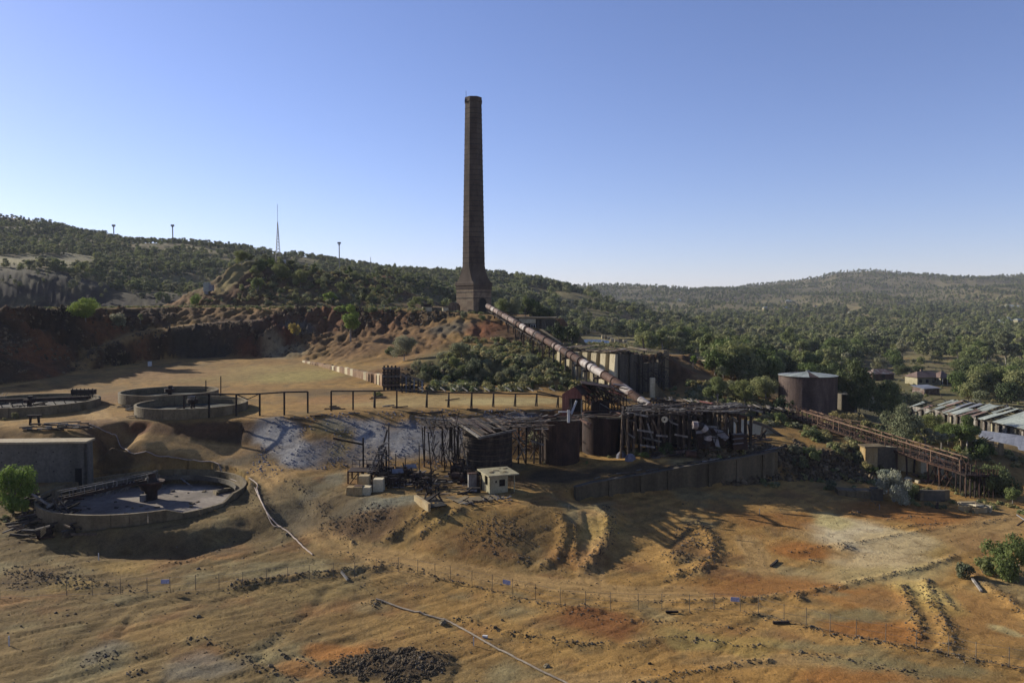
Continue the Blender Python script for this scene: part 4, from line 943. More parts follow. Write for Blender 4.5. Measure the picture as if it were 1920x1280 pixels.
def mech(t, x, y, fl, h, s=1.0):
    t.part('centre_column', MB().cyl((x, y), .45 * s, fl, fl + h, 12), 'rustdark')
    t.part('drum', MB().cyl((x, y), 1.1 * s, fl + h, fl + h + .8 * s, 16), 'rustdark'); t.part('gearbox', MB().box((x + .2, y, fl + h + 1.1 * s), (.9 * s, .8 * s, .8 * s), .4), 'iron')
    for k in range(4):
        a = k * 1.571 + .5; t.bar('rake_arm', (x, y, fl + h * .5), (x + 3.2 * s * math.cos(a), y + 3.2 * s * math.sin(a), fl + .3), .2, .2, 'rustdark')
    for k in range(6):
        a = ur(0, 6.3); p = V(x + .8 * s * math.cos(a), y + .8 * s * math.sin(a), fl + h + .3); t.bar('bent_rod', p, p + V(ur(-.6, .6), ur(-.6, .6), ur(.4, 1.1)) * s, .12, .12, 'timbergrey')
t, x, y, r, rim, fl = thickener('up_back', 'rear of two adjoining round concrete tanks on the upper yard', 11.2); mech(t, x, y, fl, 1.0, .9)
t, x, y, r, rim, fl = thickener('up_front', 'front of two adjoining round concrete tanks, nearest the left trestle posts', 10.2); mech(t, x, y, fl, 1.2, .9)
t.blk('pale_box', (x + .2, y - 1, fl + 2.4), (1.2, .5, .7), 'timbergrey', tilt=(.4, .3))
t, x, y, r, rim, fl = thickener('up_left', 'large shallow round tank at the left edge of the upper yard', 9.6); mech(t, x, y, fl, .9, .9)
for k in range(2):
    a = V(x - 9, y - 3 + k * .9, rim + .1); b = V(x + 9.5, y + 3.5 + k * .9, rim + .1); t.bar('bridge_girder', a, b, .25, .5, 'rustdark')
for k in range(22):
    p = V(x - 9 + .85 * k, y - 3 + .3 * k, rim - .4); t.bar('bridge_strut', p, p + V(.5, .2, -.9 if k % 2 else .6), .12, .12, 'timber')
for k in range(16):
    a = ur(0, 6.3); q = ur(2, 9); p = V(x + q * math.cos(a), y + q * math.sin(a), fl + .15); t.bar('rake_blade', p, p + V(ur(-2, 2), ur(-2, 2), ur(0, .5)), .2, .25, R.choice(['timber', 'rustdark']))
for k in range(5): t.bar('handrail', (x - 9.5 + k * .9, y + 1, rim), (x - 9 + k * .9, y + 1.8, rim + 1.2), .07, .07, 'timbergrey')
t.blk('walkway_cabin', (x + 6.8, y + 6.6, rim + .9), (4.6, 1.2, 1.0), 'timber')
for k in range(6): t.bar('cabin_post', (x + 4.8 + k * .8, y + 6.2, rim - .2), (x + 4.8 + k * .8, y + 6.2, rim + 1.6), .16, .16, 'timber')

def low_tank():
    def low(a):
        a = a % (2 * math.pi); b = math.degrees(a)
        if 308 < b < 350: return 3.15 + .12 * math.sin(b * .7)     # the broken lower stretch at front right
        return 4.0
    t, x, y, r, rim, fl = thickener('low', 'big round concrete thickener tank with broken rim in the lower left yard', 1.0, 'conc', low, n=40, wallth=.4)
    t.part('inner_ledge', MB().arc((x, y), r - 1.5, r - .45, 2.6, 2.95, .3, 2.9, 40), 'conc')
    t.part('inner_kerb', MB().arc((x, y), r - 1.62, r - 1.5, 2.6, 3.35, .3, 2.9, 40), 'concgrey')
    # centre mechanism
    cx, cy = PZ(283, 922, 2.8)[:2]
    t.part('centre_column', MB().cyl((cx, cy), .9, fl, fl + 1.6, 14), 'rustdark')
    t.part('drive_drum', MB().cyl((cx, cy), 1.3, fl + 1.5, fl + 2.5, 20, 1.75), 'rustdark'); t.part('drum_ring', MB().cyl((cx, cy), 1.95, fl + 2.5, fl + 2.75, 20), 'rust')
    t.part('cone_hub', MB().cyl((cx, cy), 1.1, fl + 2.75, fl + 3.3, 14, .6), 'iron')
    t.blk('motor', (cx + .2, cy, fl + 3.6), (.9, .7, .7), 'rustdark', .4); t.bar('crank_arm', (cx - .2, cy, fl + 3.8), (cx + 1.0, cy + .1, fl + 4.3), .2, .3, 'timbergrey')
    for k in range(5): a = k * 1.2; t.bar('bent_rod', (cx + math.cos(a), cy + math.sin(a), fl + 2.7), (cx + 1.3 * math.cos(a), cy + 1.3 * math.sin(a), fl + 3.7), .12, .12, 'timbergrey')
    t.blk('timber_plinth', (cx - .6, cy - 1.2, fl + .5), (.8, .6, 1.0), 'timbergrey', .2)
    # bridge from the left rim to the drum
    a = V(*PZ(112, 935, 4.3)); b = V(cx, cy, fl + 3.0)
    g = (b - a).cross(ZQ).normalized()
    for s in (-.55, .55):
        t.bar('bridge_girder', a + g * s, b + g * s, .16, .42, 'rustdark'); t.bar('bridge_rail', a + g * s + V(0, 0, 1.0), b + g * s + V(0, 0, 1.0), .08, .08, 'timbergrey')
        for k in range(9): p = a + (b - a) * (k / 8.5) + g * s; t.bar('rail_post', p, p + V(0, 0, 1), .07, .07, 'timbergrey')
    for k in range(11):
        q = [.05, .1, .42, .46, .5, .56, .6, .66, .72, .76, .8][k]; p = a + (b - a) * q - g * 1.0 * 1; t.bar('hanging_board', p + V(0, 0, -1.4) - g * 1.2, p + V(0.2, 0, .1) + g * .7, .1, .25, 'timbergrey')
    # things lying on the tank bed, part of the wreck
    p = PZ(325, 908, fl + .4); t.bar('long_pipe', (p[0] - .5, p[1] + 2, fl + 1.5), (p[0] + 3.3, p[1] - .8, fl + .3), .16, .16, 'timbergrey')
    for k in range(30):
        an = ur(0, 6.3); q = ur(0, 1) ** .6 * 11; px_, py_ = x + q * math.cos(an), y + q * math.sin(an)
        t.blk('silt_clod', (px_, py_, fl + .05), (ur(.2, .8), ur(.2, .6), ur(.1, .35)), R.choice(['rock', 'rockdark', 'conc']), ur(0, 3), (ur(-.3, .3), ur(-.3, .3)))
    for k in range(4): p = PZ(405 + k * 12, 925 - k * 3, fl + .1); t.blk('fallen_wall_piece', (p[0], p[1], fl + .25), (ur(.8, 1.8), .4, .5), 'conc', ur(-1, 1), (ur(-.4, .4), 0))
low_tank()
# ------------------------------------------------------------------ big concrete block wall at the left edge
def block_left():
    f0 = V(*PZ(-60, 906, 4.0)); f1 = V(*PZ(163, 903, 4.0)); zt = 9.9
    t = Thing('concrete_store', 'tall plain concrete store with flat dusty roof slab at the left edge', 'building', (f1.x - 5, f1.y + 3, 4))
    d = (f1 - f0).normalized(); n = V(d.y, -d.x, 0); L = (f1 - f0).length
    def panel(a, b, z0, z1, m='concstore'):
        t.part('wall_panel', MB().prism([f0 + d * a + V(0, 0, z0 - 4), f0 + d * b + V(0, 0, z0 - 4), f0 + d * b + V(0, 0, z1 - 4), f0 + d * a + V(0, 0, z1 - 4)], -n * .4), m)
    s = L - 13.2     # the solid part starts here
    panel(0, s - 3.4, 3, zt); panel(s - 3.4, s, 3, 6.2); panel(s - 3.4, s, 8.9, zt)
    k = s
    for w in (2.6, 2.6, 2.6, 2.8): panel(k, k + w - .01, 3, zt); k += w
    panel(k, k + .9, 3, zt); panel(k + .9, k + 1.9, 6.1, zt); panel(k + 1.9, L, 3, zt)
    t.part('doorway', MB().prism([f0 + d * (k + .9) + V(0, 0, -.8), f0 + d * (k + 1.9) + V(0, 0, -.8), f0 + d * (k + 1.9) + V(0, 0, 2.1), f0 + d * (k + .9) + V(0, 0, 2.1)], -n * -.02), 'black')
    t.blk('bay_back', f0 + d * (s - 1.7) - n * 1.6 + V(0, 0, 3.6), (3.2, .3, 3.4), 'black')
    t.part('side_wall', MB().prism([f1 + V(0, 0, -1), f1 + V(0, 0, zt - 4), f1 - n * 2.0 + V(0, 0, zt - 4), f1 - n * 2.0 + V(0, 0, -1)], -d * .4), 'concstore')
    q = [f0 + n * .35 + V(0, 0, zt - 3.72), f1 + d * .2 + n * .35 + V(0, 0, zt - 3.72), f1 + d * .25 - n * 2.3 + V(0, 0, zt - 3.6), f0 - n * 2.3 + V(0, 0, zt - 3.6)]
    t.part('roof_slab', MB().slab(q, .28), 'roofslab')
    for i in range(5):
        for z in (5.6, 7.1, 8.6): t.blk('bolt_hole', f0 + d * (s + .9 + 2.5 * i) + n * .01 + V(0, 0, z - 4 + ur(-.1, .1)), (.18, .06, .14), 'black')
    p = V(*G(66, 797)); f = Thing('timber_gantry', 'small dark timber gantry standing above the roof of the concrete store', 'gantry', p)
    for dx in (-.9, .7): f.bar('post', p + V(dx, 0, -.2), p + V(dx * .8, 0, 1.5), .3, .25, 'timber')
    f.bar('cross_beam', p + V(-1.3, 0, 1.6), p + V(1.1, 0, 1.65), .3, .28, 'timber')
    w = Thing('timber_wreckage', 'heap of dark timbers along the yard edge above the concrete store', 'timbers', p)
    for k in range(22):
        a = V(*G(ur(20, 150), ur(796, 808))); a.z += ur(.1, .5); an = ur(-.3, .3); w.bar('beam', a, a + V(ur(1, 3.5) * math.cos(an), ur(-.6, .6), ur(-.15, .15)), .25, .2, R.choice(['timber', 'timber', 'timbergrey']))
block_left()

# ------------------------------------------------------------------ pipe racks on the edge of the upper yard
def racks():
    t = Thing('pipe_rack', 'left dark timber pipe rack with thick single posts beside the two round tanks', 'pipe rack', G(487, 778))
    pts = [(345, 785, 741), (392, 783, 738), (443, 780, 739), (487, 779, 738), (533, 778, 735), (577, 774, 734)]; top = []
    for px, yb, yt in pts:
        g = G(px, yb); p = V(*PY(px, yt, g.y)); top.append(p)
        t.bar('post', (g.x, g.y, g.z - .5), p, .30, .28, 'timber', roll=.2)
    for a, b in zip(top, top[1:]): t.bar('top_beam', a - (b - a) * .02, b, .24, .26, 'timber')
    a = top[2]; b = top[3]
    t.bar('loose_brace', a, a + (b - a) * .5 - V(0, 0, 1.0), .16, .16, 'timber'); t.bar('loose_brace', b, a + (b - a) * .45 - V(0, 0, 1.0), .16, .16, 'timber')
    for px, yb, yt in ((386, 741, 713), (414, 742, 705)):
        g = G(px, yb); t2 = Thing('steel_pole', 'thin dark pole behind the left pipe rack, ' + ('the shorter one' if px < 400 else 'the taller one'), 'pole', g); t2.bar('pole', g, PY(px, yt, g.y), .16, .16, 'iron')
    t = Thing('pipe_rack', 'long right pipe rack with slanting post pairs reaching the red gabled shed', 'pipe rack', G(800, 763))
    pts = [(621, 770, 733, 0), (662, 768, 733, 0), (703, 765, 733, 1), (744, 765, 731, 0), (801, 764, 733, 1), (842, 764, 736, 1), (885, 766, 736, 1), (926, 763, 737, 1), (967, 762, 738, 1), (1007, 762, 738, 1), (1047, 764, 744, 1)]; top = []
    for px, yb, yt, pair in pts:
        g = G(px, yb); p = V(*PY(px, yt, g.y)); top.append(p); w = .25 if px < 780 else .2
        t.bar('post', (g.x, g.y, g.z - .5), p, w, w, 'timber')
        if pair: t.bar('leaning_post', (g.x - .35, g.y + .6, g.z - .5), p + V(-.05, .1, 0), w * .85, w * .85, 'timber')
    for a, b in zip(top, top[1:]): t.bar('top_beam', a, b, .2, .24, 'timber')
    for k in range(13):
        px = 790 + 20.5 * k
        g = V(*PY(px, 733, 133.5)); 
        if k % 2 == 0: t.bar('cross_arm', g + V(-.6, 1.2, .55), g + V(.5, -.5, .05), .16, .14, 'timbergrey')
        else: t.bar('cross_arm', g + V(-.4, 1.0, .5), g + V(.3, -.3, .2), .13, .12, 'timbergrey')
    a = top[-2]; t.bar('sloping_pipe', a + V(0, .3, .4), PY(1060, 745, a.y - 1), .2, .2, 'timber')
    # fallen pieces on the yard
    f = Thing('fallen_timbers', 'scattered fallen dark beams along the yard edge below the right pipe rack', 'timbers', G(720, 764))
    for px, py in ((612, 768), (625, 764), (720, 763), (735, 765), (830, 752), (700, 745), (690, 748), (770, 776), (650, 775), (880, 770), (930, 772), (990, 776), (1020, 770), (585, 780), (540, 785), (800, 775), (845, 778)):
        for q in range(2):
            p = V(*G(px + ur(-8, 8), py + ur(-2, 2))) + V(0, 0, .12); an = ur(-.5, .5); f.bar('beam', p, p + V(ur(1, 3.4) * math.cos(an), ur(-1, 1), ur(0, .25)), .22, .18, R.choice(['timber', 'timber', 'timberbrown', 'timbergrey']))
racks()

# ------------------------------------------------------------------ brick retaining wall and timber crib on the yard
def yardwall():
    top = [(566, 676), (600, 681), (640, 688), (680, 696), (716, 702)]; bot = [(566, 679), (600, 687), (640, 699), (680, 711), (716, 724)]
    t = Thing('retaining_wall', 'low orange brown retaining wall growing taller towards the dark timber crib', 'wall', G(650, 702))
    def it(l, x):
        for (a, b), (c, d) in zip(l, l[1:]):
            if a <= x <= c: return b + (d - b) * (x - a) / (c - a)
        return l[-1][1]
    xs = list(np.linspace(566, 716, 31))
    pr = None
    for x in xs:
        g = V(*pix2ground(x, it(bot, x), H)); tp = V(*PY(x, it(top, x), g.y + .3))
        if pr:
            a, at = pr; 
            t.part('wall_panel', MB().prism([V(a.x, a.y, a.z - .6), V(g.x, g.y, g.z - .6), V(g.x, g.y + .2, tp.z + ur(-.12, .12)), V(a.x, a.y + .2, at.z + ur(-.12, .12))], (.4, .9, 0)), 'conclit' if R.random() < .25 else 'brickwall')
            if R.random() < .35: t.bar('dark_stud', V(a.x, a.y - .08, a.z - .3), V(a.x, a.y + .05, at.z - .3), .12, .1, 'timberbrown')
        pr = (g, tp)
    g = V(*G(720, 731)); y = g.y
    c = Thing('timber_crib', 'dark timber crib bin with sloping rails at the end of the orange wall', 'crib', g)
    for px in (720, 727, 734, 741, 748):
        for dy in (0, 2.5): p = V(*PY(px, 731, y + dy)); c.bar('post', (p.x, p.y, g.z - .5), PY(px + .5, 684 + ur(0, 4), y + dy), .34, .34, 'timber')
    for py in (690, 698, 706, 714, 722): c.bar('rail', PY(717, py, y - .2), PY(750, py + ur(-1, 1), y - .2), .3, .35, R.choice(['timber', 'timberbrown', 'timbergrey']))
    for i in range(7): c.bar('back_board', PY(718, 692 + 5.5 * i, y + 1.4), PY(750, 692 + 5.5 * i, y + 1.4), .1, .55, 'timberbrown')
    for a, b, m in ((700, 713, 'timbergrey'), (703, 716, 'timbergrey'), (709, 722, 'timber'), (716, 728, 'timber')): c.bar('sloping_rail', PY(748, a, y - .1), PY(795, b, y + 1), .26, .22, m)
    for k in range(6):
        px = 754 + 7.5 * k; gg = G(px, 736); c.bar('post', gg, PY(px, 703 + 2.2 * k + 1, y + .3), .3, .3, 'timbergrey' if k % 2 else 'timber')
    for k in range(10): c.bar('loose_plank', PY(ur(750, 795), ur(712, 735), y + 1.5), PY(ur(750, 795), ur(712, 735), y + 2.5), .12, .3, 'timber')
M['brickwall'] = mat('orange_brown_wall', (.17, .095, .05), (.26, .155, .085), .5, (.33, .23, .13), bump=.4, var=.12)
yardwall()

# ------------------------------------------------------------------ vats, tanks and the ruined works on the bench
def tank(name, lab, px, pyb, r, zb, h, m, hoops=0, n=40, seam=0):
    f = V(*PZ(px, pyb, zb)); x, y = f.x * (1 + r / f.y), f.y + r
    t = Thing(name, lab, 'tank', (x, y, zb)); nn = 24
    for k in range(nn):
        a0 = 2 * math.pi * k / nn; t.part('shell_plate', MB().arc((x, y), r - .12, r, zb - .4, zb + h, a0, a0 + 2 * math.pi / nn - .004, 2), m)
    t.part('rim', MB().arc((x, y), r - .18, r + .1, zb + h, zb + h + .12, 0, 6.283, 48), 'rust')
    t.part('tank_top', MB().cyl((x, y), r - .14, zb + h - 1.0, zb + h - .8, 40), 'rustdark')
    for k in range(hoops):
        z = zb + .25 + (h - .5) * k / (hoops - 1); t.part('hoop', MB().arc((x, y), r, r + .07, z - .05, z + .05, 0, 6.283, 40), 'iron' if k % 2 else 'timberbrown')
    return t, x, y
M['rustmid'] = mat('rust_brown', (.028, .016, .012), (.055, .03, .02), .7, (.09, .05, .034), rough=.8, stretch=(1, 1, .4), var=.25)
ta, ax, ay = tank('rusty_tank', 'round rusty iron tank with sunlit left side below the red gabled shed', 1050, 877, 3.15, 5.0, 7.2, 'rustmid')
for k in range(3): ta.bar('stiffener', (ax - 3.2 + k * 1.4, ay - 2.9 + (k % 2) * -.2, 5.3), (ax - 3.2 + k * 1.4, ay - 3.1, 11.8), .12, .12, 'rustdark')
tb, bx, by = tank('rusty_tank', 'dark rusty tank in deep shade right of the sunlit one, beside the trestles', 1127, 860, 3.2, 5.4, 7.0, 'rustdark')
tc, cx_, cy_ = tank('hooped_vat', 'dark hooped timber stave vat with ragged planked roof behind the cream hut', 914, 889, 3.85, 4.9, 6.9, 'timber', hoops=16)
for k in range(5): tc.blk('footing_stone', (cx_ - 3.6 + k * .5, cy_ - 2.5 - k * .3, 4.9), (.7, .7, 1.0), 'conc', .3 * k)

def deck():
    zt = 12.1
    t = Thing('ragged_roof', 'broken planked roof deck with pale edge beams over the dark hooped vat', 'roof', (cx_, cy_, zt))
    A = V(*PZ(846, 784, 12.3)); B = V(*PZ(901, 821, 11.9)); C = V(*PZ(966, 806, 12.0)); D = V(*PZ(930, 783, 12.2))
    t.bar('edge_beam', A, B, .28, .34, 'timbergrey'); t.bar('edge_beam', B - V(.3, 0, 0), C, .26, .3, 'timbergrey')
    t.bar('edge_beam', A + V(-6, .5, .1), A + V(3, -2.6, -.2), .2, .2, 'timbergrey')
    n = 30
    for k in range(n):
        u = (k + .5) / n; p = A + (D - A) * u; q = B + (C - B) * u; 
        if R.random() < .86: t.bar('roof_board', p + (q - p) * ur(0, .15) + V(0, 0, ur(.05, .2)), p + (q - p) * ur(.5, 1) + V(ur(-.3, .3), 0, ur(-.1, .3)), .3, .07, R.choice(['timber', 'timberbrown', 'timber', 'rustdark']))
    for k in range(12):
        u = k / 12; p = V(*PZ(785, 783, 12.2)); q = V(*PZ(850, 786, 12.2)); c = p + (q - p) * u; t.bar('roof_board', c, c + V(1.6, -2.4 + ur(-.6, .6), ur(-.3, 0)), .35, .07, R.choice(['timber', 'timberbrown']))
    for k in range(16): p = V(*PZ(ur(850, 1020), ur(776, 806), 12.5)); a = ur(-.6, .5); t.bar('loose_plank', p, p + V(ur(1, 2.6) * math.cos(a), ur(1, 2) * math.sin(a), ur(-.2, .4)), .2, .1, R.choice(['timbergrey', 'timber', 'timberbrown', 'timbergrey']))
    for k in range(3): p = V(*PZ(845 + 7 * k, 786 + 4.6 * k, 12.0)); t.bar('post', (p.x, p.y, max(5, Hs(p.x, p.y))), p, .22, .22, 'timber')
    p0 = [PZ(848, 795, 11.5), PZ(852, 800, 11.5), PZ(860, 806, 11.4)]
    for k, p in enumerate(p0): t.bar('hanging_pipe', p, (p[0] + .6 + .4 * k, p[1] - .5, 6.6 - .3 * k), .12, .12, 'timbergrey')
    t.bar('hanging_pipe', PZ(842, 842, 8.5), PZ(852, 852, 7.2), .13, .13, 'timbergrey')
    # deck bridging to the rusty tanks
    d = Thing('tank_top_deck', 'ragged plank deck with pipes running across the tops of the rusty tanks', 'deck', (ax, ay, 12.4))
    for k in range(64):
        px = ur(950, 1165); p = V(*PZ(px, 793 - (px - 950) * .06 + ur(-11, 3), 12.45)); a = R.choice([ur(-.25, .25), ur(-.2, .2), 1.2])
        d.bar('plank', p, p + V(ur(1.2, 3.4) * math.cos(a), ur(1, 2.5) * math.sin(a), ur(-.1, .2)), .26, .1, R.choice(['timbergrey', 'timber', 'timberbrown', 'timber', 'timber']))
    d.bar('pipe', PZ(1088, 786, 12.6), PZ(1107, 796, 12.4), .3, .3, 'rust'); d.bar('pipe', PZ(1107, 796, 12.4), PZ(1107, 801, 12.0), .3, .3, 'rust')
    d.bar('beam', PZ(1120, 781, 12.9), PZ(1165, 783, 12.8), .3, .25, 'conc')
    pole = Thing('white_pipe_stand', 'white upright pipe with short cross arm before the red shed door', 'pipe', PZ(1066, 792, 12.4))
    a = V(*PZ(1066, 792, 12.4)); pole.bar('upright', a, a + V(0, 0, 2.1), .38, .38, 'white'); pole.bar('cross_arm', a + V(-1.6, 0, 1.7), a + V(.3, 0, 1.7), .14, .14, 'white'); pole.bar('cross_arm', a + V(-.2, -.1, 2.2), a + V(.3, -.1, 2.2), .3, .3, 'rust')
    # timber A frame between vat and tank
    f = Thing('timber_tower', 'open timber trestle tower with cross braces between the hooped vat and rusty tank', 'trestle', PZ(985, 870, 5.4))
    for px in (958, 972, 986, 1001, 1012):
        for zo in (0, 3):
            p = PY(px, 868, 118 + zo); f.bar('post', (p[0], p[1], Hs(p[0], p[1]) - .3), (p[0] + .1, p[1], 12.0), .26, .26, 'timberbrown' if px > 990 else 'timber')
    for a, b in (((960, 805), (985, 850)), ((985, 805), (962, 852)), ((975, 838), (985, 868)), ((985, 838), (968, 862)), ((1000, 803), (1012, 838)), ((1016, 812), (994, 860)), ((1003, 815), (1015, 824)), ((1000, 845), (1018, 820))): f.bar('brace', PY(*a, 117.8), PY(*b, 117.8), .18, .2, R.choice(['timbergrey', 'timberbrown']))
    for k in range(26): c = V(*PY(ur(958, 1012), ur(800, 845), ur(118, 123))); a = ur(-1.2, 1.2); f.bar('loose_board', c, c + V(ur(.8, 2.6) * math.cos(a), 0, ur(.8, 2.6) * math.sin(a)), .2, .12, R.choice(['timber', 'timber', 'timberbrown']))
    for k in range(40): c = V(*PZ(ur(940, 1018), ur(786, 800), 12.4)); f.bar('deck_board', c, c + V(ur(.8, 2.4), ur(-1.5, 1.5), ur(-.2, .2)), .35, .08, R.choice(['timber', 'timber', 'rustdark', 'timberbrown']))
    f.bar('slanting_plank', PY(996, 826, 117), PY(1020, 834, 116.6), .35, .25, 'timbergrey')
    f.bar('brace', PY(965, 806, 117.5), PY(985, 832, 117.5), .2, .2, 'timbergrey')
deck()

def red_shed():
    y = 131.0; g = lambda px, py, dy=0: V(*PY(px, py, y + dy))
    t = Thing('red_shed', 'small red corrugated iron gabled shed with open doorway and white diagonal prop', 'shed', g(1072, 785))
    prof = [(1054, 739), (1065.5, 731.5), (1077, 724.5), (1084, 731), (1091.5, 741)]
    def topy(x):
        for (a, b), (c, d) in zip(prof, prof[1:]):
            if a <= x <= c: return b + (d - b) * (x - a) / (c - a)
        return prof[-1][1]
    n = 14
    for k in range(n):
        a = 1054 + 37.5 * k / n; b = a + 37.5 / n - .12; lo = 784 if a < 1065 else (747 if a < 1090 else 751)
        t.part('iron_sheet', MB().prism([g(a, lo), g(b, lo), g(b, topy(b)), g(a, topy(a))], (0, .08 + .05 * (k % 2), 0)), 'redpaint')
    for x in (1066.5, 1071, 1090.5): t.bar('door_post', g(x, 783, .1), g(x, 748, .1), .2, .16, 'timbergrey')
    t.bar('diagonal_prop', g(1071, 776, -.2), g(1081, 751, -.2), .55, .3, 'white')
    t.part('dark_interior', MB().prism([g(1066, 784, 2.6), g(1091, 784, 2.6), g(1091, 745, 2.6), g(1066, 745, 2.6)], (0, .1, 0)), 'black')
    # roof running back and to the right, mostly wrecked
    for side, (p, q) in enumerate((((1054, 739), (1077, 724.5)), ((1077, 724.5), (1091.5, 741)))):
        for k in range(7):
            a, b = g(*p), g(*q); o = V(.62 * 1.0, 1, .03); s0 = o * (1.15 * k); s1 = o * (1.15 * k + 1.1); drop = V(0, 0, -ur(0, .3) * (k > 2))
            if k > 3 and R.random() < .3: continue
            t.part('roof_sheet', MB().slab([a + s0 + drop, b + s0, b + s1, a + s1 + drop], .05), R.choice(['rust', 'rustdark', 'redpaint']) if side else R.choice(['tinrust', 'rustdark']))
    w = Thing('wrecked_mill_shed', 'collapsed skeleton of a rusty roofed mill shed right of the red gable', 'shed', g(1130, 785))
    for k in range(15):
        a = g(1085 + 5 * k, 728 + ur(-5, 5) - .1 * k, 1.5 + .5 * k); w.bar('rafter', a, a + V(ur(1.2, 3), ur(0, 2), -ur(2.0, 4.5)), .14, .14, R.choice(['timber', 'rustdark', 'iron', 'timbergrey']))
    for k in range(70):
        a = g(ur(1084, 1158), ur(718, 752), ur(1, 8)); s = V(ur(1.2, 2.6), ur(.3, 1), -ur(.3, 1.6)); r_ = V(-.3, ur(1, 1.8), ur(-.3, .3))
        w.part('roof_sheet', MB().slab([a, a + s, a + s + r_, a + r_], .05), R.choice(['rustdark', 'rust', 'rustdark', 'redpaint', 'tinrust', 'timber']))
    for k in range(16):
        px = 1092 + 5.5 * k; a = g(px, 785, ur(0, 4)); w.bar('column', (a.x, a.y, 10.5), g(px + ur(-1, 1), 745 + ur(-8, 8), ur(0, 4)), .14, .14, R.choice(['iron', 'timber', 'rustdark']))
    for k in range(34):
        a = g(ur(1090, 1190), ur(742, 782), ur(0, 4)); an = ur(-.9, .9); w.bar('brace', a, a + V(1.9 * math.cos(an), 0, 1.9 * math.sin(an)), .09, .09, R.choice(['iron', 'rustdark', 'timbergrey', 'iron']))
    w.blk('mill_casing', g(1124, 770, 3.5), (3.0, 2.5, 3.6), 'rustdark'); w.blk('roof_plate', g(1120, 721, 3), (6, 2.5, .15), 'rustdark', tilt=(.1, .15))
red_shed()

